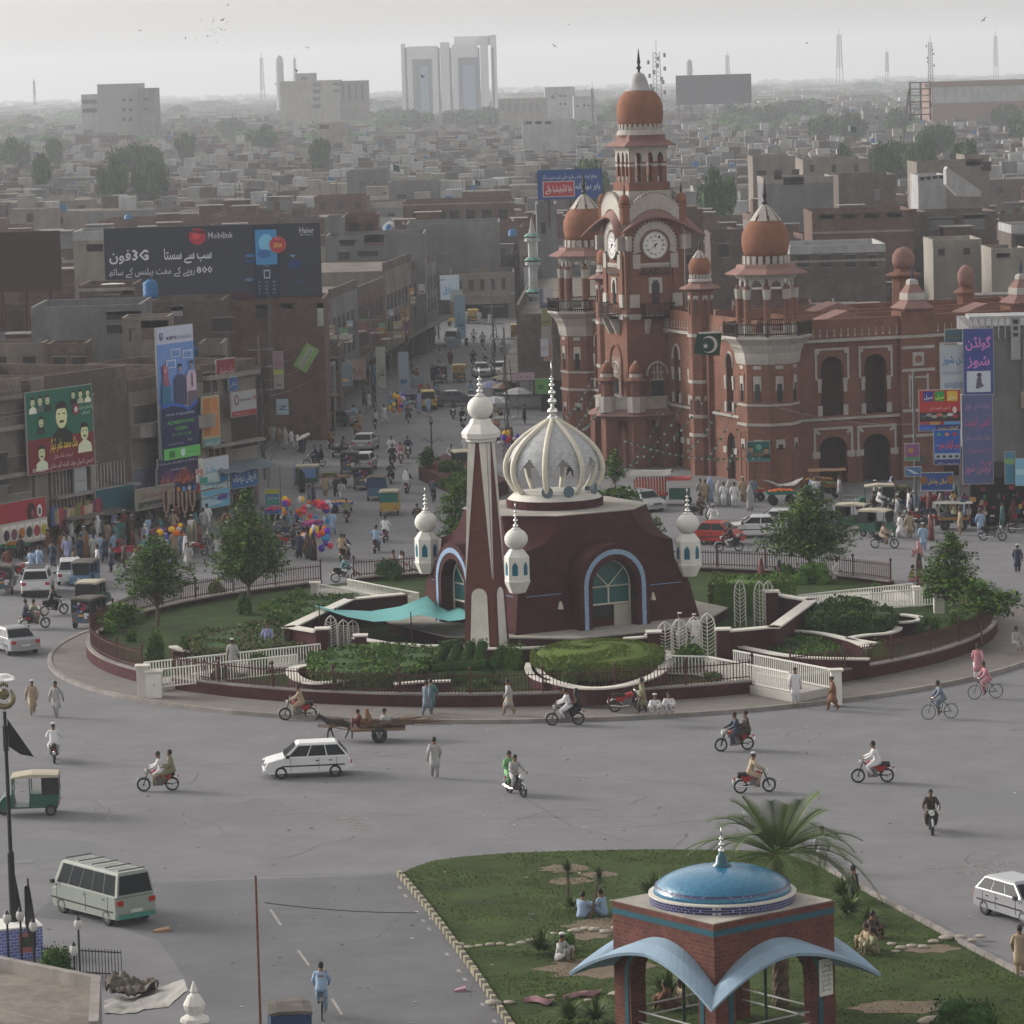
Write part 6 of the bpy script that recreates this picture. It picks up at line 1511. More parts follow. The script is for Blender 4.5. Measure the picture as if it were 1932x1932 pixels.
zz=lambda v:dp(1008,v,372).z
gtrim=flat('mosque_green',(.10,.22,.19))
b=MB();b.lathe([(.48,0),(.45,zz(560)),(.42,zz(470)),(.42,zz(455))],8);b.lathe([(.35,zz(440)),(.2,zz(428)),(.15,zz(420)),(.02,zz(408))],8)
for v in(560,500,455):b.lathe([(.75,zz(v)),(.75,zz(v-5)),(.62,zz(v-6))],8)
b.build('shaft',white_pl,t);b=MB()
for v in(551,491,446):b.lathe([(.8,zz(v)),(.8,zz(v)+.06),(.5,zz(v-6))],8)
b.build('green_trim',gtrim,t);b=MB()
for v in(560,500):b.lathe([(.55,zz(v-6)),(.55,zz(v-10))],8)
b.build('gallery_openings',glassd,t)
# ------- the market street on the left and right
SL=PL((-19.6,338),RAD(84))
for i,(x0,x1,h,m,lab)in enumerate(((0,14,7.2,brick_dk,'first'),(14.3,30,8.6,tan_pl,'second'),(30.3,48,9.8,grey_pl,'third'),(48.3,68,9.0,brick_rd,'fourth'),(68.3,90,10.4,tan_pl,'fifth'),(90.3,112,9.4,grey_pl,'sixth'))):
 t=T('street_building','%s crowded shop building along the left side of the market street'%lab,'building',SL.at(x0,0),SL.a,'left market street buildings');W=x1-x0
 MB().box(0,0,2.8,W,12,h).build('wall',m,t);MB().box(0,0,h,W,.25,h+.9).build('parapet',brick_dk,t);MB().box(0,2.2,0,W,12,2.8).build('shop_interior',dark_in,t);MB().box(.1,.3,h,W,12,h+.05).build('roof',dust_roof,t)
 MB().box(0,-1.6,2.9,W,0,3.0).build('awning',tin,t)
 for k in range(int(W/3)):
  o=MB().box(1+3*k,-.05,4.0,2.6+3*k,0,5.8 if h<8 else 5.4).build('window',shut,t)
  if h>8:MB().box(1+3*k,-.05,6.3,2.6+3*k,0,7.9).build('window',shut,t)
  MB().box(3*k,-.02,0,3*k+.3,.3,2.8).build('pillar',conc,t)
 g_=MB()
 for j in range(int(W*5)):g_.cm=random.randrange(6);x,z=rnd(.2,W-.4),rnd(.1,2.4);y=rnd(.2,1.8);g_.box(x,y,z,x+rnd(.15,.5),y+.12,z+rnd(.15,.5))
 g_.build('shop_goods',[col(c)for c in GOODS],t)
def vsign(label,u0,v0,u1,v1,y,c,items=(),rz=0,name='shop_sign'):
 return board(name,label,'sign',PL((0,y),rz),(u0,v0,u1,v1),0,[('r',c,0,0,1,1)]+list(items),.1,'market street signs')
for(u0,v0,u1,v1,y,c,tx,tc,lab)in((857,557,882-3,640,455,'7c98a8','بینک','2c5c84','tall pale blue vertical street sign'),(751,665,772,738,372,'8494a0','','2c5c84','pale vertical sign with dark arc'),(709,656,728,732,360,'8c9088','ملتان','50604c','cream vertical street sign near the tangled pole'),(515,664,534,696,318,'7c6870','سیل','a03850','small pink pole poster'),(516,698,535,706,318,'90a050','سیل','b0a030','yellow and green lettering on a pole'),(517,708,535,733,318,'84807c','','505050','grey faded pole poster'),(550,700,610,733,334,'98948c','جوتوں کی بڑی دکان','5c4c50','long white cloth banner'),(597,702,610,732,333,'a0a0a0','','808080','small white flex square'),(521,753,545,782,330,'9cb0bc','Z','203048','white and blue notice board with dark mark'),(622,685,665,728,350,'70808c','','c0a060','blue and yellow painted shop board'),(655,680,690,715,358,'8c7870','بازار','6c4044','faded pink shop board'),(697,690,718,727,362,'50788c','فون','2c4c74','blue hanging phone sign'),(775,730-20,800,745-10,385,'7c8c90','','50605c','grey low signboard by the balloons'),(830,520,867,565,480,'a4b4c0','موبائل','2c7cb4','white-blue frame sign at the street end'),(850,548,872,568,470,'8c9090','','606468','grey box sign at the street end'),(842,640,870,672,440,'7c8c94','','50646c','pale blue lower street sign'),(1017,545,1040,590,360,'585c6c','','30343c','dark board on the right street side'),(1020,640,1035,672,345,'a0a4ac','O','a06858','white sign with round orange mark'),(1010,715,1043,742,330,'58884c','51','303c2c','green street sign with dark number'),(966,705,1008,716,330,'9a8490','بازار','606070','narrow pink street banner'),(1025,550-8,1042,578-8,350,'9c9c9c','','7c7c7c','upper pale panel on the stacked signs'),(1022,582,1040,615,350,'6c7048','','4c5038','olive panel on the stacked signs'),(1022,618,1040,648,350,'84807c','','6c6864','grey panel on the stacked signs'),(1026,648,1042,680,349,'8a6c60','','6a5048','salmon panel on the stacked signs')):
 vsign(lab,u0,v0,u1,v1,y,c,[('t',tc,tx,.5,.3,.4,.75,.02)]if tx else[('r',tc,.15,.2,.85,.3)])
p=dp(553,690,326);t=T('leaning_hoarding','green and yellow hoarding leaning askew over the left market roofs','hoarding',p,0);t.rotation_euler=(0,RAD(-58),0);t.scale=(.62,)*3
b=MB();b.box(0,0,-2.0,3.6,.15,0);b.build('panel',col('6c8c50'),t);b=MB();b.box(.3,-.02,-1.4,3.3,0,-.5);b.build('printed_area',col('88907c'),t)
b=MB();b.text('سستا بازار',1.8,-1.2,.6,-.05,w=2.4);b.build('lettering',col('405048'),t)
SR=PL((5.0,470),RAD(-92))
for i,(x0,x1,h,m,lab)in enumerate(((20,45,9.5,grey_pl,'farther'),(45.4,75,8.5,tan_pl,'middle'),(75.4,118,8.8,brick_dk,'nearer'))):
 t=T('street_building','%s shop building along the right side of the market street'%lab,'building',SR.at(x0,0),SR.a,'right market street buildings');W=x1-x0
 MB().box(0,0,2.8,W,10,h).build('wall',m,t);MB().box(0,0,h,W,.25,h+.9).build('parapet',brick_dk,t);MB().box(0,2,0,W,10,2.8).build('shop_interior',dark_in,t);MB().box(0,-2,2.8,W,0,2.95).build('awning',tin,t);MB().box(0,.3,h,W,10,h+.05).build('roof',dust_roof,t)
 for k in range(int(W/4)):MB().box(1+4*k,-.05,4.0,2.8+4*k,0,5.8).build('window',shut,t)
t=T('corner_shop','low corner shop with orange crates and poster walls by the lane mouth','shop',(-21.5,337.5,0),RAD(8))
MB().box(0,1,0,6.5,6,3.0).build('wall',dark_in,t);MB().box(-.4,-.9,3.0,6.9,6,3.15).build('roof',tin,t)
for x in(0,2.2,4.4,6.4):MB().box(x,-.1,0,x+.15,1,3).build('pillar',conc,t)
b=MB()
for j in range(40):b.cm=random.randrange(6);x,z=rnd(.2,6.2),rnd(.1,2.4);b.box(x,.6,z,x+rnd(.2,.5),.95,z+rnd(.2,.5))
b.build('shop_goods',[col(c)for c in GOODS],t)
# ------- purple sign building on the right
RP=PL((29.5,252),RAD(-3))
RQ=PL((29.5,252),RAD(-42))
t=T('shop_building','grey shop building behind the purple shoe signs at the right edge','building',RP.at(.3,0),RP.a)
x0,zt_=RP.hit(1818,592);zz=lambda v:RP.hit(1870,v)[1]
MB().box(0,.3,zz(872),14,14,zz(620)).build('wall',grey_pl,t)
b=MB();
for k in range(6):b.box(.1+k*.42,.1,zz(640),.18+k*.42,.3,zz(602))
b.box(2.6,0,zz(680),3.2,.3,zz(598));b.box(-.1,-.2,zz(602),6.5,3,zz(596));b.build('roof_louvres',white_pl,t)
for v in(605,617,629):MB().box(2.75,-.05,zz(v+7),3.05,0,zz(v)).build('window',shut,t)
MB().box(3.3,.1,zz(745),14,.3,zz(640)).build('upper_wall',tan_pl,t)
MB().box(4.2,.02,zz(730),5.0,.1,zz(680)).build('window',shut,t);MB().box(3.2,-.6,zz(770),14,.3,zz(740)).build('balcony',conc,t)
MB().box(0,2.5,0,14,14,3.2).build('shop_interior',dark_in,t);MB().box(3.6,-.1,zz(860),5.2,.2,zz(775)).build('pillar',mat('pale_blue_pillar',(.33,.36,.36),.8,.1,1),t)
b=MB()
for j in range(90):b.cm=random.randrange(6);x,z=rnd(-2,8),rnd(.3,3.2);y=rnd(.3,2.3);b.box(x,y,z,x+rnd(.1,.35),y+.1,z+rnd(.1,.35))
b.build('shop_goods',[col(c)for c in GOODS],t)
board('shop_sign','tall narrow purple shoe shop sign with pink Urdu script','sign',RP,(1817,621,1875,744),1.0,[('r','34407c',0,0,1,1),('t','b070ac','گولڈن',.5,.72,.2,.86,.05),('t','b070ac','شوز',.5,.45,.2,.76,.05),('r','a8b0bc',.1,.04,.9,.36),('e','403844',.52,.3,.035,.035),('p','50485c',[(.45,.26),(.58,.27),(.6,.18),(.68,.13),(.5,.1),(.4,.09),(.42,.18)])])
board('shop_sign','long faded slate-violet shoe sign below the tall purple one','sign',RP,(1815,746,1874,912),1.1,[('r','4c5478',0,0,1,1),('t','94709c','تھوڑے سے جوتے',.5,.86,.08,.85,.02),('t','a05080','آدمی قیمت',.5,.66,.13,.85,.04),('t','8c7494','عرفان مارکیٹ ملتان',.5,.5,.07,.88,.02),('t','8c5c78','ایک دکان حسین آگاہی',.5,.36,.07,.85,.02),('t','986488','گولڈن شوز',.5,.14,.14,.9,.04)])
board('shop_sign','white sign with blue Urdu script and GOLDEN lettering','sign',RP,(1774,652,1818,742),.5,[('r','949ca4',0,0,1,1),('t','38689c','گولڈن شوز',.75,.64,.22,1.3,.04),('t','707c88','بچوں کے جوتے',.5,.42,.08,.8),('t','44648c','GOLDEN',.62,.12,.16,.95,.02)])
board('shop_sign','olive top strip above the white GOLDEN sign','sign',RP,(1783,622,1817,645),.4,[('r','3c5460',0,0,1,1),('t','7c7440','بیت',.5,.3,.4,.7)])
board('shop_sign','red sale board showing rows of shoes and three word plaques','sign',RP,(1734,737,1812,800),1.2,[('r','9a2c2c',0,0,1,1),('r','28307c',.1,.68,.34,.97),('r','288040',.38,.68,.62,.97),('r','b89830',.68,.68,.94,.97),('t','b8b8c0','سیل',.22,.76,.16,.2,.04),('t','b8c040','سیل',.5,.76,.16,.2,.04),('t','d0c8b0','سیل',.81,.76,.16,.2,.04),('t','c09898','آدھی قیمت پر',.5,.45,.14,.5),('r','342428',0,.1,1,.36),('r','88404c',0,0,.2,.09),('r','a07840',.25,0,.5,.09),('r','5080a8',.6,0,1,.09)]+[('e',c,.1+.13*k,.24+.05*(k%2),.09,.05)for k,c in enumerate(('3c5050','7c7c84','8c8c80','a06050','5c6c50','b0a8a8','902c34'))]+[('e','b0a8a8',.86,.42,.06,.1)])
board('shop_sign','thin yellow-on-blue strip under the red sale board','sign',RP,(1734,802,1812,811),1.2,[('r','2c50a0',0,0,.4,1),('r','283070',.4,0,1,1),('t','b0a040','گولڈن شوز',.7,.2,.6,.5,.04),('t','8098b8','سپر مارکیٹ',.2,.3,.4,.35)])
board('shop_sign','blue and red shoe sign with four boot pictures','sign',RP,(1762,812,1812,876),1.25,[('r','284c94',0,0,1,1),('e','38846c',.2,.88,.06,.05),('e','a87050',.5,.88,.06,.05),('e','a03038',.8,.88,.06,.05),('t','b04c50','سپر گولڈن شوز',.58,.5,.25,.8,.05),('t','8098b0','سستی',.14,.55,.12,.2),('r','9098a0',.02,.16,.98,.33),('r','283068',0,0,1,.13),('t','a0a8b0','مشہور دکان',.5,.02,.08,.9)]+[('e','20242c',.14+.24*k,.24,.05,.04)for k in range(4)])
board('shop_sign','small purple and green poster on the pole left of the sale board','sign',RP,(1708,838,1734,868),.8,[('r','70406c',0,0,1,1),('e','8c6c40',.4,.6,.2,.15),('r','3c7050',0,0,1,.2)])
board('shop_banner','blue dal shop banner hung in front of the dark market stalls','banner',RP,(1738,893,1798,925),3.5,[('r','203c74',0,0,1,1),('e','704c28',.08,.6,.2,.25),('e','704c28',.92,.6,.2,.25),('t','b0984c','دال چاول',.5,.42,.34,.6,.04),('r','a0a0a4',0,0,1,.04)])
board('shop_banner','torn blue and white banner left of the dal banner','banner',RP,(1708,882,1738,898),3.2,[('r','385c80',0,0,1,1),('p','a0a8b0',[(0,.9),(.4,.7),(.9,.2),(.5,.3)])])
board('shop_banner','teal hanging banner near the bottom right shop corner','banner',RP,(1896,853,1915,912),2.0,[('r','3c6c84',0,0,1,1),('e','6c8c60',.5,.7,.2,.1)])
board('shop_banner','light blue banner at the right frame edge','banner',RP,(1916,866,1950,915),2.2,[('r','6c9cb4',0,0,1,1),('r','90b0bc',0,.4,1,.6)])
board('clock_hall_poster','green leader poster fixed on the right octagonal turret','poster',PL((17.9,279.2),RAD(5)),(1410,834,1452,869),.4,[('r','1c5450',0,0,1,1),('f','8c7864',.15,.6,.2,'30505c','282420'),('f','94806c',.85,.5,.2,'202028','282420'),('e','609080',.52,.72,.15,.15),('t','a05c3c','پاکستان زندہ باد',.45,.3,.25,.6,.04),('r','2c6c70',0,0,1,.14)])
p=g(1728,985);t=T('utility_pole','dark utility pole with round horn speaker beside the sale board','pole',p)
MB().tube([(0,0,0),(0,0,10)],.1,8).build('shaft',steel,t);b=MB();b.M=Matrix.Translation((.4,-.2,4.2))@rot(0)@Matrix.Rotation(RAD(100),4,'X');b.lathe([(.06,-.3),(.12,0),(.32,.25)],12);b.build('horn',steel,t)
cloth_w=mat('dirty_white_cloth',(.30,.295,.28),.85,.12,1.5,stain=.2)
def clothsheet(label,pts,cols,m,name='cloth_cover',cat='cloth',group=None,crumple=.12):
 V=[dp(*p)for p in pts];o0=V[0].copy();n=len(V)//cols;b=MB();b.add([p-o0 for p in V],[(i*cols+j,i*cols+j+1,(i+1)*cols+j+1,(i+1)*cols+j)for i in range(n-1)for j in range(cols-1)])
 V2=[p-o0-Vector((0,0,.04))for p in V];b.add(V2,[((i+1)*cols+j,(i+1)*cols+j+1,i*cols+j+1,i*cols+j)for i in range(n-1)for j in range(cols-1)])
 o=b.build(name,m,smooth=True);o.location=o0;sm_=o.modifiers.new('s','SUBSURF');sm_.render_levels=4;sm_.subdivision_type='SIMPLE'
 tx_=bpy.data.textures.new('folds','CLOUDS');tx_.noise_scale=.55;dm_=o.modifiers.new('d','DISPLACE');dm_.texture=tx_;dm_.strength=crumple*2;dm_.mid_level=.5;dm_.direction='Z'
 return tag(o,label,cat,group)
clothsheet('sagging white cloth strung at the foot of the right octagonal turret',[(1440,905,275),(1470,913,275),(1495,910,275),(1514,900,275),(1442,906,273.5),(1472,918,273.5),(1497,915,273.5),(1515,903,273.5)],4,cloth_w)
# ------- the old city behind
random.seed(5)
WALLS=[('brown-brick',brick_dk),('red-brick',brick_rd),('grey plastered',grey_pl),('tan plastered',tan_pl),('brown-brick',brick_dk),('red-brick',brick_rd),('cream',cream_pl),('whitewashed',white_pl),('grey plastered',grey_pl)]
PROTO=[]
def proto(k):
 W,Dp,Hh=random.choice((6,7.5,9,11)),rnd(7,11),random.choice((5.0,6.0,7.5,8.5));par=rnd(.7,1.4)
 r=bpy.data.objects.new('house',None);C.objects.link(r);r['category']='house';r['group']='houses of the old city'
 MB().box(0,0,-.2,W,Dp,Hh).build('wall',brick_dk,r)
 b=MB();b.box(.2,.2,Hh,W-.2,Dp-.2,Hh+.04);b.build('roof',dust_roof,r)
 b=MB();b.box(-.05,-.05,Hh,W+.05,.18,Hh+par);b.box(-.05,Dp-.2,Hh,W+.05,Dp,Hh+par);b.box(-.05,.18,Hh,.18,Dp-.2,Hh+par);b.box(W-.18,.18,Hh,W+.05,Dp-.2,Hh+par)
 b.box(-.12,-.12,Hh-.12,W+.12,-.05,Hh+.06);b.build('parapet',brick_rd if k%2 else brick_dk,r)
 n=random.choice((1,2,3));ww=rnd(.8,1.5)
 for j in range(n):
  x=W*(j+.5)/n-ww/2+rnd(-.4,.4);z=Hh-rnd(2.1,2.6);w_=MB().box(x,-.03,z,x+ww,.02,z+rnd(.9,1.3)).build('window',shut,r)
  MB().box(x-.1,-.15,z+1.3,x+ww+.1,-.03,z+1.4).build('hood',conc,w_)
 if k%3==0:MB().box(W-.1,Dp*.3,Hh-2.2,W+.02,Dp*.45,Hh-1.1).build('side_window',shut,r)
 if k%3!=1:
  sx=rnd(0,W-3.2);o=MB().box(sx,Dp-3.2,Hh,sx+3,Dp-.3,Hh+2.4).build('stair_room',brick_rd if k%2 else grey_pl,r)
  MB().box(sx+1,Dp-3.24,Hh+.1,sx+1.8,Dp-3.2,Hh+1.9).build('door',doorm,o);MB().box(sx-.2,Dp-3.4,Hh+2.4,sx+3.2,Dp-.1,Hh+2.52).build('slab',conc,o)
 return r,W,Dp,Hh+par
PROTO=[proto(k)for k in range(16)]
FEAT=['stair room on its roof','plain flat roof','stair room on its roof','stair room on its roof','plain flat roof','stair room on its roof']
def blocked(x,y,W,D_,zt_):
 ua,v=prj((x,y,zt_));ub=prj((x+W,y,zt_))[0]
 if ub<-30 or ua>1962:return True
 xl,xr=-19.6+(y-338)*.105,5.0-(y-470)*-.035*-1
 if 338<=y<=482 and x+W>xl-12.5 and x<xr+10.5:return True
 if 290<=y<338 and x+W>-20 and x<7:return True
 if x+W>0 and y<345 and x<60:return True
 if 345<=y<400 and x<12 and x+W>-5:return True
 for(u0,u1,vt,yh,d)in LATE:
  if u1>ua and u0<ub:
   if yh>y and v<vt+min(60,26000/yh):return True
   if abs(yh+d/2-y-D_/2)<(d+D_)/2:return True
 if y<332 and v<566 and ua<610:return True
 if y<420 and 1000<ub and ua<1140 and v<376:return True
 return False
nH=0;y=300.0;TOPS=[];first={}
while y<700 and nH<236:
 x=-.137*y-4+rnd(-4,0)
 while x<.137*y+4 and nH<236:
  k=random.randrange(16);r,W,D_,Ht=PROTO[k];s=rnd(.85,1.2);yy=y+rnd(-2,2)
  W_,H_2=W*s,Ht*s
  if not blocked(x,yy,W_,D_*s,H_2):
   cn,wm=random.choice(WALLS);u,v=prj((x+W_/2,yy,H_2))
   lab=where(u,v,cn+' flat-roofed house',near=7)
   if k not in first:first[k]=1;r.location=(x,yy,0);r.scale=(s,s,s);r.rotation_euler=(0,0,rnd(-.12,.12));r['label']=lab;o=r;recol_now=[c for c in C.objects if c.parent is r and c.name.startswith('wall')];recol(recol_now[0],{'dusty_brown_brick':wm})
   else:
    o=dup(r,(x,yy,0),rnd(-.12,.12),lab,scale=s)
    for c_ in C.objects[-12:]:
     if c_.parent is o and c_.name.startswith('wall'):c_.material_slots[0].link='OBJECT';c_.material_slots[0].material=wm
   nH+=1;TOPS.append((x+W_*.4,yy+3,(Ht-.9)*s));x+=W_+rnd(.1,1.2)
  else:x+=3
 y+=rnd(9.5,12.5)
for k,(r,*_)in enumerate(PROTO):
 if k not in first:
  for c_ in[q for q in C.objects if q.parent is r]:
   for d in[q for q in C.objects if q.parent is c_]:bpy.data.objects.remove(d)
   bpy.data.objects.remove(c_)
  bpy.data.objects.remove(r)
tk=None
for i,(x,y,z)in enumerate(random.sample(TOPS,46)):
 u,v=prj((x,y,z));lab=where(u,v,'blue plastic roof tank',near=6)
 if tk is None:
  tk=T('water_tank',lab,'water tank',(x,y,z),0,'blue rooftop water tanks')
  MB().lathe([(.55,.1),(.6,.5),(.55,.52),(.6,.9),(.55,.92),(.58,1.25),(.25,1.5)],14).build('barrel',tankB,tk,smooth=True);MB().lathe([(.22,1.48),(.22,1.58)],10).build('lid',tankB,tk);MB().box(-.5,-.5,0,.5,.5,.1).build('stand',conc,tk)
 else:dup(tk,(x,y,z),0,lab,scale=rnd(.8,1.25))
p=dp(285,560,325)
for u,v,y in((285,552,322),(1807,522,420),(365,680,305),(300,712,292)):
 p=dp(u,v+14,y);dup(tk,p,0,where(u,v,'bright blue tank',near=3),scale=1.1)
p=dp(215,566,312);t=T('water_tank','rust-stained white tank under a frame between the billboards','water tank',p);MB().lathe([(1.3,0),(1.35,.9),(.9,1.3),(.2,1.35)],16).build('barrel',whitest,t)
TL=[(250,275,112),(285,300,60),(215,305,55),(1505,190,118),(1450,200,60),(1555,215,55),(1845,176,118),(1900,200,60),(1770,236,72),(1690,262,62),(1740,262,60),(1815,270,66),(1660,272,50),(1590,268,42),(570,206,80),(640,205,60),(690,188,90),(740,205,75),(780,210,55),(795,158,70),(835,190,60),(870,206,60),(915,205,70),(955,207,60),(1060,205,62),(50,216,60),(20,265,62),(78,292,36),(100,262,30),(150,205,60),(200,214,50),(280,226,44),(340,200,40),(440,222,56),(500,240,60),(395,168,70),(350,252,36),(1000,150,90),(1100,150,100),(1160,200,50),(1290,150,60),(1400,150,80),(1380,200,50),(1640,150,60),(1720,140,60),(1440,440,40),(1350,325,60),(1110,305,70),(605,262,40),(130,508,20),(1180,185,60),(1925,215,70),(1600,215,60),(1690,205,60)]
RES=[]
for(u,vt,wpx)in TL:
 hh=14 if vt<400 else 7;yy=min(4200,(30-hh)*7400/max(12,vt-147+.028*(u-966)));RES.append((u-wpx*.45,u+wpx*.45,vt,yy,14*7400/yy))
fm=[brick_dk,brick_rd,grey_pl,tan_pl,cream_pl,white_pl,shut,dust_roof,tankB]
b=MB();n=0
for i in range(9000):
 y=700*(5200/700)**(rnd(0,1)**.8);x=rnd(-.14,.14)*y
 W,D_,Hh=rnd(6,14),rnd(8,14),rnd(4,9)
 if y>1500:W*=1.6;Hh*=rnd(.8,1.4)
 if y<1600:
  u,v=prj((x,y,Hh));u2=prj((x+W,y,Hh))[0]
  if any(u1>u and u0<u2 and yh>y and v<vt+16 for(u0,u1,vt,yh,d)in LATE):continue
 u,v=prj((x,y,Hh));u2=prj((x+W,y,Hh))[0]
 if any(u1>u and u0<u2 and y<yh+25 and v<vt+.75*d for(u0,u1,vt,yh,d)in RES):continue
 b.cm=random.choice((0,0,1,1,1,2,2,3,3,4,5));b.box(x,y,0,x+W,y+D_,Hh)
 b.cm=7;b.box(x+.3,y+.3,Hh,x+W-.3,y+D_-.3,Hh+.1)
 if y<2200:
  for _ in range(random.randrange(1,4)):
   b.cm=6;wx=x+rnd(.5,W-2);z=Hh-rnd(1.8,3);b.box(wx,y-.06,z,wx+rnd(.9,1.8),y,z+1.1)
  if rnd(0,1)<.75:b.cm=random.choice((0,2,4,5));q=x+rnd(0,W-3.5);b.box(q,y+D_-4,Hh,q+3,y+D_-1,Hh+2.4)
  if rnd(0,1)<.5:b.cm=6;q=x+rnd(0,W);b.box(q,y+1,Hh,q+.12,y+1.12,Hh+rnd(1.5,3.5))
  if rnd(0,1)<.4:b.cm=random.choice((2,3,4));b.box(x-.1,y-.1,Hh,x+W*rnd(.3,1),y+.1,Hh+rnd(.5,1.2))
  if rnd(0,1)<.12:b.cm=8;b.box(x+1,y+1,Hh,x+2.2,y+2.2,Hh+1.4)
o=b.build('far_city',fm);tag(o,kind='stuff')
random.seed(8)
def treeproto(seed,squash=1.0,n=2600):
 random.seed(seed);t=bpy.data.objects.new('broadleaf_tree',None);C.objects.link(t);t['category']='tree';t['group']='trees among the far houses'
 b=MB();L=[]
 for _ in range(15):
  a,r=rnd(0,2*PI),rnd(0,.62);L.append((Vector((r*math.cos(a),r*math.sin(a),.62+rnd(-.2,.24)*(1.2-r))),rnd(.2,.34)))
 for c_,q in L:
  b.pal=(random.choice((0,0,1,2)),)*3+(0,1);pts=[]
  for _ in range(n//15):
   d=Vector((rnd(-1,1),rnd(-1,1),rnd(-.7,1))).normalized()*q*rnd(.7,1.08);d.z*=.8;pts.append(c_+d)
  leaves(b,pts,.045,asp=.7)
  b.cm=1;b.ell(c_,(q*.72,q*.72,q*.58),7,5)
 b.build('crown',[leafD,leafB,leafA],t)
 b=MB();b.tube([(0,0,0),(.02,0,.3),(0,.02,.5)],[.05,.04,.03],6)
 for c_,q in L[:6]:b.tube([(0,0,.3),c_],[.03,.01],4)
 b.build('trunk',bark,t);return t
TP=[treeproto(s)for s in(1,2,3,4)]
used=set()
for i,(u,vt,wpx)in enumerate(TL):
 hor=147-.028*(u-966);hh=14 if vt<400 else 7
 y=(30-hh)*7400/max(12,vt-hor);y=min(y,4200)
 p=dp(u,vt,y);p.z=0;k=i%4;w_=wpx*1.35*y/7400;s=(w_/1.7,w_/1.7,hh)
 lab=where(u,vt+15,'round-crowned dusty green tree',near=6)
 if k not in used:used.add(k);t=TP[k];t.location=p;t.scale=s;t['label']=lab
 else:dup(TP[k],p,i*1.1,lab,scale=s)
b=MB();b.cm=0
for i in range(1500):
 y=1500*(9000/1500)**rnd(0,1);x=rnd(-.14,.14)*y;r=rnd(4,9)*(1+y/6000);h=rnd(5,11)
 u,v=prj((x,y,h))
 if 745<u<950 and y<2500:continue
 for _ in range(4):b.ell((x+rnd(-r,r),y+rnd(-r,r),h*.5),(r*rnd(.4,.8),r*.6,h*rnd(.4,.6)),7,4)
o=b.build('far_trees',[leafD]);tag(o,kind='stuff')
ds=None
for i,(x,y,z)in enumerate(random.sample(TOPS,16)):
 u,v=prj((x,y,z));lab=where(u,v,'round satellite dish on a roof')
 if ds is None:ds=T('satellite_dish',lab,'satellite dish',(x,y,z),0,'satellite dishes');b=MB();b.M=Matrix.Translation((0,0,1.0))@Matrix.Rotation(RAD(55),4,'X');b.lathe([(.1,0),(.5,.08),(.75,.22),(.72,.24),(.1,.03)],16);b.build('bowl',white_pl,ds,smooth=True);MB().tube([(0,0,0),(0,0,1)],.05,5).build('stand',steel,ds)
 else:dup(ds,(x,y,z),rnd(-.8,.8),lab,scale=rnd(.8,1.3))
pk_=None
for(u,v,y)in((498,375,620),(410,480-4,600),(1203-10,440,0),(892,340,760),(737,315,860),(1426,367,700),(1660,372,600),(1735,312,900),(1600,240,900)):
 if y==0:continue
 p=dp(u,v+20,y);s=y/7400;lab=where(u,v,'small green-white roof flag')
 if pk_ is None:
  pk_=T('roof_flag',lab,'flag',p,0,'small rooftop flags');MB().tube([(0,0,0),(0,0,2.6)],.05,5).build('pole',steel,pk_);b=MB();b.add([(0,0,2.5),(0,.05,1.3),(.5,0,1.25),(.5,.05,2.4)],[(0,1,2,3)]);b.build('white_band',wfl,pk_);b=MB();b.add([(.5,0,2.4),(.5,.05,1.25),(1.7,.2,.9),(1.6,0,2.1)],[(0,1,2,3)]);b.build('green_field',gfl,pk_)
 else:dup(pk_,p,0,lab,scale=rnd(.8,1.2))
 # ------- vehicles (local +x is forward)
random.seed(21)
pw=mat('car_white',(.62,.63,.64),.25,.02,1,spec=.6);ps=mat('car_silver',(.36,.37,.39),.25,.02,1,metal=.3,spec=.6);pg_=mat('car_grey',(.13,.145,.16),.25,.02,1,metal=.3,spec=.6);pr_=mat('car_red',(.38,.03,.02),.25,.02,1,spec=.6)
gl=mat('car_glass',(.02,.025,.03),.12,0,spec=.1);redl=flat('red_lamp',(.35,.02,.015),.3);headl=flat('head_lamp',(.6,.62,.6),.15);plate=flat('number_plate',(.5,.5,.48));rim_m=mat('wheel_rim',(.16,.16,.165),.35,0,metal=.6)
def root(name,cat,group):o=bpy.data.objects.new(name,None);C.objects.link(o);o['category']=cat;o['group']=group;return o
def wheels(r,pts,R,wd):
 for x,y in pts:
  w_=MB().wheel((x,y,R),R,wd,18).build('wheel',rubber,r);b=MB();b.disc((x,y,R),R*.62,wd*.9,14);b.build('rim',rim_m,w_)
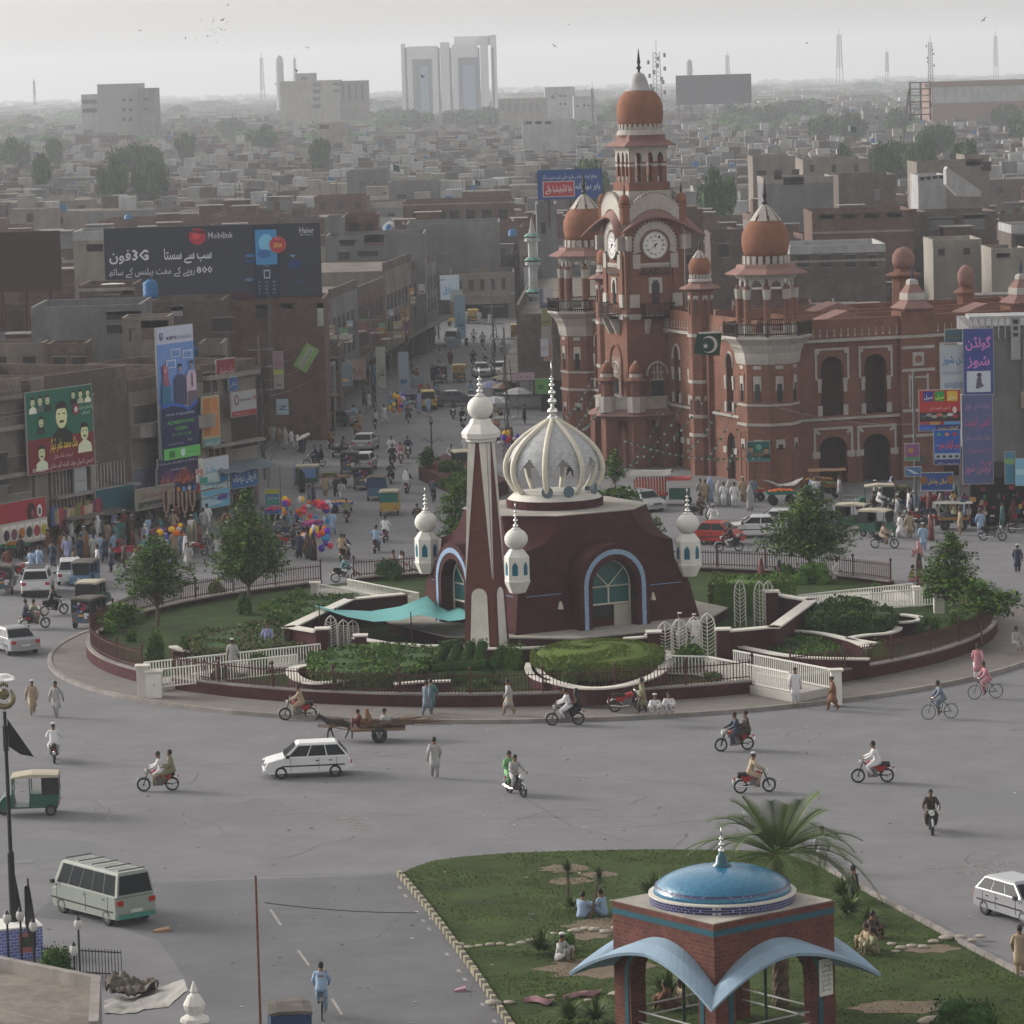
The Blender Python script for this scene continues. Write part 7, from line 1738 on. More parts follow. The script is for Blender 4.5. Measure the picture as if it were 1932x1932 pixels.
def car(name,cat,L,W,H,belt,hood,xa,xb,xc,xd,tail,paint,wr=.3,panes=2,rack=False,clad=None):
 r=root(name,cat,'cars on the roads');h=W/2
 P=[(-L/2+.05,.28),(-L/2,.5),(-L/2+.03,tail-.1),(-L/2+.14,tail),(xd,belt),(xa,belt),(L/2-.5,hood),(L/2-.12,hood-.1),(L/2,hood-.3),(L/2-.02,.35),(L/2-.15,.22)]
 cz=.55;b=MB();b.loft([[(x*(1-k),y,cz+(z-cz)*(1-k*1.2))for x,z in P]for y,k in((-h,.035),(-h+.07,0),(h-.07,0),(h,.035))]);b.build('body',paint,r)
 q,s=h-.06,h-.2;b=MB()
 b.loft([[(xd,-q,belt-.01),(xd,q,belt-.01),(xa,q,belt-.01),(xa,-q,belt-.01)],[(xc,-s,H-.06),(xc,s,H-.06),(xb,s,H-.06),(xb,-s,H-.06)],[(xc+.1,-s+.08,H),(xc+.1,s-.08,H),(xb-.12,s-.08,H),(xb-.12,-s+.08,H)]]);b.build('cabin',paint,r)
 z0,z1=belt+.04,H-.1
 def sp(x0,x1,sd):
  def pt(t,z):k=(z-belt)/(H-.06-belt);xl=xd+(xc-xd)*k;xr=xa+(xb-xa)*k;return(xl+(xr-xl)*t,sd*(q+(s-q)*k+.012),z)
  return[pt(x0,z0),pt(x1,z0),pt(x1,z1),pt(x0,z1)]
 for sd in(-1,1):
  for k in range(panes):MB().add(sp(.04+.92*k/panes,.04+.92*(k+.93)/panes,sd),[(0,1,2,3)]).build('side_window',gl,r)
  MB().box(xa-.25,sd*(h+.1)-.07,belt,xa-.1,sd*(h+.1)+.07,belt+.13).build('mirror',black,r)
  b=MB();b.box(xd+.2,sd*h-.01,.52,xa+.1,sd*h+.01,.58);b.build('side_strip',black,r)
  b=MB();[b.box(x-.008,sd*h-.008,.34,x+.008,sd*h+.008,belt-.04)for x in(xa-.3,(xa+xd)/2-.1,xd+.55)];[b.box(x-.2,sd*h-.015,belt-.18,x-.06,sd*h+.015,belt-.14)for x in((xa+xd)/2+.1,xd+.95)];b.build('door_seams',black,r)
 for nm,(xa_,xb_)in(('windscreen',(xa,xb)),('rear_window',(xd,xc))):
  e=.015 if nm[0]=='w' else-.015;k=.1;c_=lambda k,sg:(xa_+(xb_-xa_)*k+e,sg*((q+(s-q)*k)-.07),belt+(H-.06-belt)*k+.01)
  MB().add([c_(.08,-1),c_(.08,1),c_(.93,1),c_(.93,-1)],[(0,1,2,3)]).build(nm,gl,r)
 for sd in(-1,1):
  MB().box(L/2-.12,sd*(h-.3)-.2,hood-.28,L/2+.01,sd*(h-.3)+.2,hood-.14).build('headlight',headl,r);MB().box(-L/2-.01,sd*(h-.17)-.13,tail-.3,-L/2+.1,sd*(h-.17)+.13,tail-.12).build('tail_light',redl,r)
 MB().box(-L/2-.03,-.25,.5,-L/2,.25,.62).build('number_plate',plate,r);MB().box(L/2-.03,-.35,hood-.3,L/2+.02,.35,hood-.2).build('grille',black,r)
 b=MB();b.box(-L/2-.05,-h+.08,.3,-L/2+.1,h-.08,.45);b.box(L/2-.1,-h+.08,.24,L/2+.04,h-.08,.4);b.build('bumper',clad or paint,r)
 if rack:
  b=MB()
  for k in range(5):b.box(xc+.1+k*(xb-xc-.3)/4,-s+.1,H+.05,xc+.14+k*(xb-xc-.3)/4,s-.1,H+.1)
  b.build('roof_rack',steel,r)
 wheels(r,[(x,y)for x in(-L/2+.72,L/2-.72)for y in(-h+.1,h-.1)],wr,.2);return r
def rick(name,body,top,deco=None,rear=None):
 r=root(name,'auto rickshaw','auto rickshaws');b=MB()
 b.loft([[(x,y*k,z)for x,z in((-1.25,.35),(-1.3,.95),(-.1,.95),(-.05,.42),(.55,.42),(.65,.95),(1.0,.85),(1.25,.5),(1.2,.35))]for y,k in((-.62,1),(.62,1))]);b.build('body',body,r)
 b=MB();b.loft([[(-1.32,y,z),(-1.3,y,z+.1),(-.2,y,z+.16),(.62,y,z+.06),(.66,y,z)]for y,z in((-.66,1.62),(-.4,1.66),(.4,1.66),(.66,1.62))]);b.build('roof',top,r)
 b=MB();b.add([(-1.28,-.6,.95),(-1.28,.6,.95),(-1.3,.6,1.64),(-1.3,-.6,1.64)],[(0,1,2,3)]);b.box(-1.3,-.63,.9,-.6,-.6,1.64);b.box(-1.3,.6,.9,-.6,.63,1.64);b.build('rear_cover',rear or black,r)
 if deco:
  b=MB()
  for k in range(24):b.cm=k%len(deco);y,z=rnd(-.55,.35),rnd(.45,1.45);b.box(-1.335-.001*k,y,z,-1.31,y+rnd(.1,.3),z+rnd(.05,.16))
  b.build('painted_decoration',[col(c)for c in deco],r)
 MB().add([(.68,-.5,.95),(.68,.5,.95),(.6,.5,1.6),(.6,-.5,1.6)],[(0,1,2,3)]).build('windscreen',gl,r)
 b=MB()
 for x,y in((.62,-.58),(.62,.58),(-.1,-.6),(-.1,.6)):b.tube([(x,y,.9),(x,y,1.65)],.025,4)
 b.build('roof_posts',body,r);MB().box(-1.1,-.5,.5,-.5,.5,.75).build('seat',wood,r);MB().disc((1.27,0,.75),.1,.06,10,'x').build('headlight',headl,r)
 for s in(-1,1):MB().box(-1.33,s*.5-.06,.5,-1.3,s*.5+.06,.6).build('tail_light',redl,r)
 wheels(r,[(-.95,-.6),(-.95,.6),(1.05,0)],.24,.1);return r
def moto(tank):
 r=root('motorcycle','motorcycle','motorcycles')
 for x in(-.6,.62):
  b=MB();b.wheel((x,0,.29),.3,.1,20,inner=.76);w_=b.build('wheel',rubber,r)
  b=MB()
  for k in range(8):a=k*PI/4;b.tube([(x,0,.29),(x+.25*math.cos(a),0,.29+.25*math.sin(a))],.006,3)
  b.disc((x,0,.29),.05,.1,8);b.build('spokes',steel,w_)
  b=MB();b.tube([(x+.33*math.cos(a),0,.29+.33*math.sin(a))for a in(.3,.8,1.3,1.8,2.4)],.045,5);b.build('mudguard',chrome if x<0 else ps,r)
 b=MB();b.tube([(.62,-.06,.29),(.42,-.06,.85)],.022,5);b.tube([(.62,.06,.29),(.42,.06,.85)],.022,5);b.tube([(.4,0,.9),(.1,0,.6),(-.1,0,.35),(-.6,0,.3)],.025,5);b.tube([(.35,0,.8),(-.3,0,.62),(-.75,0,.68)],.025,5);b.build('frame',black,r)
 MB().tube([(.3,0,.78),(.2,0,.8),(-.05,0,.74),(-.12,0,.7)],[.07,.15,.14,.05],8).build('fuel_tank',tank,r);MB().tube([(-.1,0,.76),(-.4,0,.77),(-.72,0,.8)],[.09,.14,.11],6).build('seat',black,r)
 b=MB();b.box(-.2,-.11,.24,.22,.11,.6);b.box(.0,-.14,.3,.14,.14,.45);b.build('engine',steel,r);b=MB();b.loft([[(-.5,y,.5),(-.1,y,.46),(-.05,y,.72),(-.6,y,.74)]for y in(-.1,.1)]);b.build('side_cover',tank,r);MB().tube([(.1,-.12,.3),(-.3,-.13,.26),(-.85,-.13,.34)],.035,6).build('exhaust',chrome,r)
 b=MB();b.tube([(.36,-.33,.98),(.42,-.1,.95),(.42,.1,.95),(.36,.33,.98)],.016,4);b.tube([(.4,-.25,.97),(.38,-.3,1.15)],.01,3);b.tube([(.4,.25,.97),(.38,.3,1.15)],.01,3);b.build('handlebar',chrome,r)
 MB().disc((.52,0,.86),.11,.12,10,'x').build('headlight',headl,r);MB().box(-.9,-.06,.6,-.84,.06,.68).build('tail_light',redl,r);MB().box(-.95,-.07,.45,-.93,.07,.58).build('number_plate',plate,r);return r
def bicyc():
 r=root('bicycle','bicycle','bicycles')
 for x in(-.52,.55):
  w_=MB().wheel((x,0,.34),.35,.04,22,inner=.91).build('wheel',rubber,r);b=MB()
  for k in range(10):a=k*PI/5;b.tube([(x,0,.34),(x+.32*math.cos(a),0,.34+.32*math.sin(a))],.004,3)
  b.build('spokes',steel,w_)
 b=MB();B=[(-.52,0,.34),(-.05,0,.3),(-.15,0,.85),(.4,0,.85),(.55,0,.34)]
 for i,j in((0,1),(1,2),(0,2),(2,3),(1,3),(3,4)):b.tube([B[i],B[j]],.018,5)
 b.tube([(.4,0,.85),(.42,0,1.0)],.015,4);b.tube([(-.15,0,.85),(-.17,0,.95)],.015,4);b.build('frame',black,r)
 MB().tube([(.32,-.26,1.0),(.42,0,1.02),(.32,.26,1.0)],.014,4).build('handlebar',chrome,r);MB().tube([(-.28,0,.97),(-.05,0,.97)],[.08,.03],6).build('saddle',black,r);MB().box(-.8,-.08,.68,-.3,.08,.7).build('carrier',steel,r);return r
green=flat('rickshaw_green',(.02,.09,.06),.45);rblue=flat('rickshaw_blue',(.05,.12,.20),.45);cntop=mat('canvas_cream',(.42,.38,.30),.8,.1,2);yel_=flat('rickshaw_yellow',(.42,.28,.06),.5);greyv=mat('van_grey_green',(.23,.26,.23),.4,.08,1,spec=.5)
RK=dict(rick_g=rick('rickshaw',green,cntop),rick_b=rick('rickshaw',rblue,tin,rear=flat('rear_navy',(.02,.05,.12))),rick_y=rick('rickshaw',green,yel_,('a07830','98702c','3c6050'),yel_),rick_d=rick('rickshaw',pg_,tin,('30507c','a03840','a88040','b0b0b8','285070','803050')),rick_o=rick('rickshaw',yel_,cntop,rear=flat('rear_teal',(.01,.13,.11))))
CARS=dict(hatch=car('car','car',3.8,1.62,1.5,.92,.84,1.05,.45,-1.35,-1.8,.86,pw,.28,3),hatch_s=car('car','car',3.8,1.6,1.42,.9,.82,1.05,.45,-1.35,-1.8,.88,ps,.28,3),estate=car('car','car',4.2,1.65,1.38,.88,.8,1.0,.4,-1.5,-2.0,.86,pg_,.28,3,True),sedan=car('car','car',4.4,1.7,1.4,.9,.85,.95,.25,-1.0,-1.6,.95,ps,.3,2),sedan_w=car('car','car',4.4,1.7,1.4,.9,.85,.95,.25,-1.0,-1.6,.95,pw,.3,2),sedan_g=car('car','car',4.7,1.75,1.42,.92,.86,1.0,.2,-1.1,-1.8,.95,pg_,.31,2),suv=car('car','suv',4.0,1.75,1.65,1.05,1.0,1.05,.6,-1.7,-1.95,1.05,pw,.34,3,True,black),micro=car('car','car',3.0,1.65,1.48,.92,.86,.95,.35,-.95,-1.42,.95,pr_,.3,2),van=car('van','van',4.5,1.7,1.95,1.1,1.0,2.12,1.75,-2.1,-2.2,1.1,greyv,.3,5,True,flat('bumper_teal',(.04,.2,.16))),van_w=car('van','van',4.3,1.6,1.85,1.1,1.0,2.0,1.6,-2.0,-2.1,1.1,pw,.28,4),jeep=car('jeep','jeep',3.5,1.6,1.8,1.0,.95,.55,.5,-1.65,-1.7,1.0,yel_,.36,3,False,black))
MT=dict(mr=moto(flat('moto_red',(.30,.02,.02),.3)),mb=moto(flat('moto_black',(.02,.02,.025),.3)),mu=moto(flat('moto_blue',(.03,.05,.12),.3)));BK=bicyc()
alls=dict(RK);alls.update(CARS);alls.update(MT);alls['bike']=BK;usedv={}
def veh(key,u,v,rz,lab,z=0.005,fixed=True,sc=None):
 p=g(u,v,z);l=lab if not fixed else where(u,v-12,lab);_used.add(l)
 if key not in usedv:usedv[key]=1;o=alls[key];o.location=p;o.rotation_euler=(0,0,RAD(rz));o['label']=l;return o
 return dup(alls[key],p,RAD(rz),l,scale=sc)
for a in(('hatch',580,1462,186,'white five-door hatchback driving left before the roundabout',0),('hatch_s',1928,1732,-62,'silver hatchback coming forward at the right frame edge',0),('van',196,1728,128,'old grey-green van seen from behind at lower left',0),('sedan',22,1228,118,'silver saloon seen from behind at the left frame edge',0),('suv',72,1120,93,'white high car with black rear window stopped by the left shops',0),('hatch',134,1098,96,'white car half hidden behind the blue rickshaw',0),('estate',632,803,150,'grey estate car parked before the corner shop',0),('sedan',690,848,82,'silver saloon driving up the street, larger one',0),('hatch_s',688,886,84,'silver hatchback with roof rack and lit brake lamps',0),('jeep',808,772,92,'yellow and black jeep with spare wheel in the street',0),('sedan_g',862,765,8,'dark grey saloon crossing the market street',0),('van_w',853,652,88,'white van driving up the market street',0),('sedan',908,710,-85,'silver saloon facing the camera in the street',0),('sedan_w',944,708,-85,'pale saloon beside a silver one in the street',0),('micro',1358,1026,-25,'small red three-door car right of the shrine',0),('sedan_w',1425,1012,175,'white saloon partly hidden by the spreading tree',0),('hatch_s',1214,962,-60,'pale car half hidden behind the shrine roof tree',0),('sedan_w',1462,1000,170,'white car behind the spreading garden tree crown',0),('rick_g',55,1536,183,'large green rickshaw with cream canvas roof at the left edge',0),('rick_b',547,1995,97,'blue-backed rickshaw cut by the bottom frame edge',0),('rick_d',176,1182,66,'gaudily decorated silver rickshaw seen from behind at the left',0),('rick_b',160,1112,-100,'blue rickshaw with glass front among the left shops',0),('rick_g',178,1150,75,'dark open rickshaw frame ahead of the decorated one',0),('rick_d',662,893,85,'dark rickshaw with green rear board in the left traffic',0),('rick_d',688,922,84,'black-backed rickshaw with round emblem in the traffic',0),('rick_b',713,942,86,'blue and orange painted rickshaw in the traffic',0),('rick_o',737,970,86,'orange rickshaw with teal rear cover',0),('rick_d',832,722,88,'grey covered rickshaw in the market street',0),('rick_y',867,720,90,'yellow-topped rickshaw in the market street',0),('rick_g',872,893,-80,'white-roofed rickshaw with bright windscreen left of the minaret',0),('rick_y',893,610,90,'yellow rickshaw at the far street end',0),('rick_g',1650,962,178,'green rickshaw under the dark awning by the hall arches',0),('rick_g',1618,1000,-20,'parked rickshaw half hidden behind the spreading tree',0),('rick_g',1690-28,1012,-32,'green rickshaw facing right before the hall arches',0),('rick_g',947,745,80,'rickshaw near the umbrellas in the street',0),('rick_d',8,1118,90,'rickshaw at the extreme left edge by the shops',0),('rick_y',975,640,88,'yellow rickshaw on the right of the street',0)):
 veh(*a[:4],a[4],fixed=False)
def box_veh(name,label,cat,u,v,rz,parts,sc=1):
 t=T(name,label,cat,g(u,v,.005),RAD(rz));t.scale=(sc,)*3
 for nm,m,fn in parts:b=MB();fn(b);b.build(nm,m,t)
 return t
def whl(*xs):return lambda b:[b.wheel((x,y,r),r,.14,16,inner=.3)for x,y,r in xs]
box_veh('cargo_rickshaw','dark green cargo rickshaw with poster side and long flat bed','cargo rickshaw',595,920,176,(('cab',green,lambda b:(b.box(-.2,-.65,.4,1.4,.65,.95),b.box(1.2,-.6,.95,1.35,.6,1.6),b.box(-.25,-.65,.95,-.15,.65,1.6))),('roof',cntop,lambda b:b.box(-.3,-.7,1.6,1.4,.7,1.72)),('side_poster',col('5c74a0'),lambda b:b.box(-.15,.655,.8,.9,.67,1.55)),('flat_bed',wood,lambda b:(b.box(-2.6,-.75,.75,-.3,.75,.85),b.tube([(-2.6,.75,1.1),(-.3,.75,1.1)],.03,4),b.tube([(-2.6,.75,.85),(-2.6,.75,1.1)],.03,4))),('melons',col('4c7030'),lambda b:[b.ell((-.7-.25*k,.1*(k%2),1.0),(.18,.14,.14),7,5)for k in range(4)]),('wheels',rubber,whl((-2.0,-.65,.32),(-2.0,.65,.32),(1.0,0,.28)))))
box_veh('rickshaw_van','red and orange slatted rickshaw van with white canvas on top','rickshaw van',1253,952,-8,(('slatted_body',mat('orange_red_slats',(.36,.07,.03),.6,.2,4),lambda b:(b.box(-2.0,-.8,.6,.2,.8,.8),[b.box(-2.0+.2*k,s,.8,-1.9+.2*k,s+.05,1.9)for k in range(11)for s in(-.8,.75)])),('panel',col('3c6070'),lambda b:b.box(-2.0,-.83,.35,.2,-.8,.7)),('hood',flat('red_hood',(.42,.05,.04)),lambda b:b.box(.2,-.8,1.75,1.9,.8,1.9)),('canvas',cloth_w,lambda b:b.loft([[(x,y,2.15+(.25 if abs(y)<.5 else 0)+.08*math.sin(x*4))for y in(-1.0,-.4,.4,1.0)]for x in(-2.3,-1.5,-.8,0,.6)],cap=False,closed=False)),('cab',green,lambda b:b.box(.4,-.6,.4,1.8,.6,1.1)),('wheels',rubber,whl((-1.4,-.7,.3),(-1.4,.7,.3),(1.7,0,.28)))))
def cart(label,u,v,rz,top,goods,sc=1,canopy=None,name='market_cart',w_=.14):
 parts=[('bed',top,lambda b:(b.box(-1.0,-.55,.72,1.0,.55,.82),b.box(-1,-.55,.82,1,-.51,.95),b.box(-1,.51,.82,1,.55,.95))),('wheels',rubber,whl((.6,-.5,.32),(.6,.5,.32),(-.6,-.5,.32),(-.6,.5,.32)))]
 ps_=[(rnd(-.85,.85),rnd(-.4,.4))for _ in range(34)]
 parts.append(('goods',mat('goods_'+goods,lin(goods),.7,.5,8),lambda b:[b.ell((x,y,.88+.12*(1-abs(x))),(.12,.12,.1),6,4)for x,y in ps_]))
 if canopy:parts.append(('canopy',canopy,lambda b:(b.loft([[(x,y,2.0-.12*abs(y)+.05*math.sin(x*5))for y in(-.9,-.3,.3,.9)]for x in(-1.3,-.6,0,.7,1.3)],cap=False,closed=False),[b.tube([(x,y,.8),(x,y,1.95)],.025,4)for x in(-1,1)for y in(-.5,.5)])))
 t=box_veh(name,label,'cart',u,v,rz,parts,sc);t['group']='market carts';return t
cart('blue fruit pushcart with orange heap pushed by a man in the road',645,967,5,col('28508c'),'c09060',.8)
for i,(u,v,rz,tp,gd,cn_,lab)in enumerate(((1475,952,2,'1c5c50','b05a30',None,'green cart heaped with orange fruit'),(1560,968-30,0,'6c4a30','5c6c40',wood,'wooden roofed cart by the hall arch'),(1420,945,0,'903030','708050',None,'red cart of vegetables'),(1800,1000,-8,'7c5c30','20202a',cloth_w,'yellow cart under dirty white cloth'),(1690,945,4,'4c5040','6c6840',None,'green fodder cart'),(1545,930,0,'5c3c28','907040',None,'small brown cart'),(1870,985,0,'305060','8c8c94',cloth_w,'blue cart with pale bundle'),(1760,965,0,'802c40','6c2c34',None,'maroon cloth cart'),(245,1060,20,'8c2030','702838',None,'red draped vendor cart'),(30,1050,60,'1c6044','8c5c30',None,'green bannered juice cart'),(345,1020,50,'5c2838','8c3040',None,'cart of red clothes'),(300,1025,60,'704030','804858',None,'cart of pink clothes'),(520,985,70,'205090','a04060',None,'toy seller cart'),(590,1010,80,'7c3078','9c5078',None,'purple draped toy cart'),(935,790,80,'70685c','7c7468',cloth_w,'grey hooded street cart'),(950,830,80,'6c5c4c','8c8478',cloth_w,'cream hooded street cart'),(925,822,80,'803c2c','a06030',None,'orange heap street cart'),(800,745,90,'8c2430','6c2028',None,'red open street cart'),(855,615,80,'a08840','907c40',None,'yellow street-end cart'),(480,1010,60,'44506c','705848',None,'cluttered bag cart'))):
 cart(where(u,v,lab),u,v,rz,col(tp),gd,rnd(.9,1.1),cn_)
umbr=None
for u,v,a,lab in((928,768,'6068a0','blue and white umbrella'),(935,800,'9ca0ac','pale white umbrella'),(955,770,'7c5c48','brown umbrella'),(978,782,'8c8c90','grey umbrella'),(1000,745,'9a948c','cream umbrella'),(985,715,'6c7c90','bluish umbrella')):
 t=T('market_umbrella',where(u,v-20,lab+' over a stall'),'umbrella',g(u,v),0,'street stall umbrellas');MB().tube([(0,0,0),(0,0,2.5)],.04,5).build('pole',steel,t)
 b=MB();R=[]
 for r_,z in((1.35,1.9),(.8,2.25),(.05,2.45)):R.append([(r_*math.cos(2*PI*i/12),r_*math.sin(2*PI*i/12),z)for i in range(12)])
 b.loft(R,cap=False);b.mi=[i%2 for i in range(len(b.f))];b.build('cover',[col(a),cloth_w],t)
for(u,v,n,lab)in((325,1038,14,'bunch of blue and yellow foil balloons behind the thin tree'),(598,1040,26,'large colourful balloon and toy bunch at the road edge'),(600,985,20,'heap of bright inflatable toys on a cart'),(752,775,16,'small balloon bunch in the market street'),(960,850,12,'red and blue balloons right of the minaret top'),(560,985,22,'rack of orange and white soft toys at the lane corner')):
 p=g(u,v+12);b=MB()
 for k in range(n):b.cm=random.randrange(6);b.ell((rnd(-.9,.9),rnd(-.5,.5),rnd(.5,2.0)),(rnd(.13,.26),rnd(.13,.24),rnd(.15,.28)),8,6)
 b.tube([(0,0,0),(0,0,1.4)],.02,4);o=b.build('balloon_bunch',[col(c)for c in('d0a820','5030a0','2c80b0','c03050','b0b0b8','c06020')],smooth=True);o.location=p;tag(o,lab,'balloons')
dk=T('donkey_cart','low wooden two-wheeled cart piled with long brushwood','cart',g(712,1398),RAD(182))
MB().box(-1.3,-.6,.55,1.2,.6,.65).build('bed',wood,dk);b=MB()
for s in(-.35,.35):b.tube([(1.2,s,.6),(2.0,s*.8,.75),(2.7,s*.7,.8)],.03,5)
b.build('shafts',wood,dk)
for s in(-.65,.65):w_=MB().wheel((-.1,s,.36),.36,.13,20,inner=.55).build('wheel',rubber,dk);MB().disc((-.1,s,.36),.12,.15,10).build('hub',steel,w_)
b=MB()
for k in range(70):y,z=rnd(-.5,.5),rnd(.68,.95);x=rnd(-3.6,-1.2);b.tube([(rnd(-.6,.9),y,z),(x*.5,y+rnd(-.1,.1),z+.05),(x,y+rnd(-.3,.3),z+rnd(-.15,.3))],[.018,.014,.006],3)
o=b.build('brushwood',mat('dry_branches',(.13,.09,.06),.9,.3,3));o.location=g(712,1398);o.rotation_euler=(0,0,RAD(182));tag(o,'long bundle of dry branches trailing behind the donkey cart','brushwood')
"""skinned bodies"""
def skinned(name,V,E,R,sub=1):
 me=bpy.data.meshes.new(name);me.from_pydata(V,E,[]);o=bpy.data.objects.new(name,me);C.objects.link(o);m=o.modifiers.new('s','SKIN');m.use_smooth_shade=True
 for i,r in enumerate(R):me.skin_vertices[0].data[i].radius=(r,r)
 me.skin_vertices[0].data[0].use_root=True;m2=o.modifiers.new('d','SUBSURF');m2.levels=sub;m2.render_levels=sub
 dg=bpy.context.evaluated_depsgraph_get();out=bpy.data.meshes.new_from_object(o.evaluated_get(dg));bpy.data.objects.remove(o);out.name=name;return out
V=[(0,0,.82),(.35,0,.84),(.6,0,.92),(.8,0,1.1),(.98,0,1.14),(1.12,0,1.0),(-.35,0,.86),(-.5,0,.8),(-.55,0,.5),(.9,.05,1.32),(.9,-.05,1.32)];E=[(0,1),(1,2),(2,3),(3,4),(4,5),(0,6),(6,7),(7,8),(4,9),(4,10)];R=[.2,.19,.13,.1,.09,.06,.19,.03,.02,.02,.02]
for sx,ang_ in((.42,(.05,-.04)),(-.38,(-.1,.06))):
 for s in(-1,1):
  i=len(V);k=s*.08*(1 if sx>0 else-1);V+=[(sx,s*.1,.68),(sx+ang_[0]+k,s*.1,.42),(sx+k*2,s*.1,.06)];E+=[(1 if sx>0 else 6,i),(i,i+1),(i+1,i+2)];R+=[.08,.045,.035]
dn=bpy.data.objects.new('donkey',skinned('donkey',V,E,R));dn.data.materials.append(mat('donkey_dark_coat',(.05,.042,.036),.9,.2,3));C.objects.link(dn);dn.location=g(642,1397);dn.rotation_euler=(0,0,RAD(182));tag(dn,'dark grey donkey in harness walking left before the cart','donkey')
# ------- people (local +x is forward)
random.seed(33)
skin=mat('brown_skin',(.20,.11,.07),.6,.05,3);hairm=flat('black_hair',(.012,.01,.01),.7)
def mir(p):return(p[0],-p[1],p[2])
POSE=dict(stand=dict(pel=(0,0,.92),ch=(0,0,1.30),hd=(.02,0,1.58),el=[(-.02,.26,1.12),(-.02,-.26,1.12)],wr=[(.06,.25,.88),(.06,-.25,.88)],kn=[(.02,.1,.5),(.02,-.1,.5)],an=[(0,.11,.08),(0,-.11,.08)]),walk=dict(pel=(0,0,.91),ch=(.03,0,1.30),hd=(.06,0,1.58),el=[(.12,.25,1.12),(-.15,-.25,1.13)],wr=[(.26,.2,.93),(-.2,-.27,.9)],kn=[(-.03,.1,.5),(.18,-.1,.53)],an=[(-.26,.1,.14),(.22,-.1,.09)]),walk2=dict(pel=(0,0,.91),ch=(.03,0,1.30),hd=(.05,0,1.58),el=[(-.13,.26,1.13),(.1,-.26,1.12)],wr=[(-.18,.28,.9),(.22,-.22,.92)],kn=[(.14,.1,.52),(.0,-.1,.5)],an=[(.16,.11,.09),(-.16,-.1,.11)]),ride=dict(pel=(-.2,0,.88),ch=(-.08,0,1.25),hd=(.0,0,1.53),el=[(.08,.3,1.1),(.08,-.3,1.1)],wr=[(.33,.3,1.0),(.33,-.3,1.0)],kn=[(.2,.2,.68),(.2,-.2,.68)],an=[(.05,.17,.32),(.05,-.17,.32)]),pill=dict(pel=(-.6,0,.93),ch=(-.53,0,1.3),hd=(-.5,0,1.58),el=[(-.5,.27,1.12),(-.5,-.27,1.12)],wr=[(-.26,.2,1.05),(-.26,-.2,1.05)],kn=[(-.2,.2,.75),(-.2,-.2,.75)],an=[(-.3,.17,.4),(-.3,-.17,.4)]),cycle=dict(pel=(-.15,0,1.02),ch=(.02,0,1.38),hd=(.12,0,1.65),el=[(.15,.26,1.2),(.15,-.26,1.2)],wr=[(.33,.24,1.05),(.33,-.24,1.05)],kn=[(.2,.11,.82),(.12,-.11,.62)],an=[(.05,.11,.45),(.0,-.11,.2)]),sit=dict(pel=(0,0,.14),ch=(.06,0,.5),hd=(.14,0,.78),el=[(.2,.27,.38),(.2,-.27,.38)],wr=[(.38,.12,.4),(.38,-.12,.38)],kn=[(.42,.22,.42),(.42,-.22,.40)],an=[(.38,.14,.07),(.40,-.14,.07)]),bench=dict(pel=(0,0,.5),ch=(.05,0,.88),hd=(.1,0,1.16),el=[(.1,.26,.7),(.1,-.26,.7)],wr=[(.35,.15,.6),(.35,-.15,.6)],kn=[(.42,.14,.5),(.42,-.14,.5)],an=[(.4,.14,.08),(.4,-.14,.08)]))
BODY={}
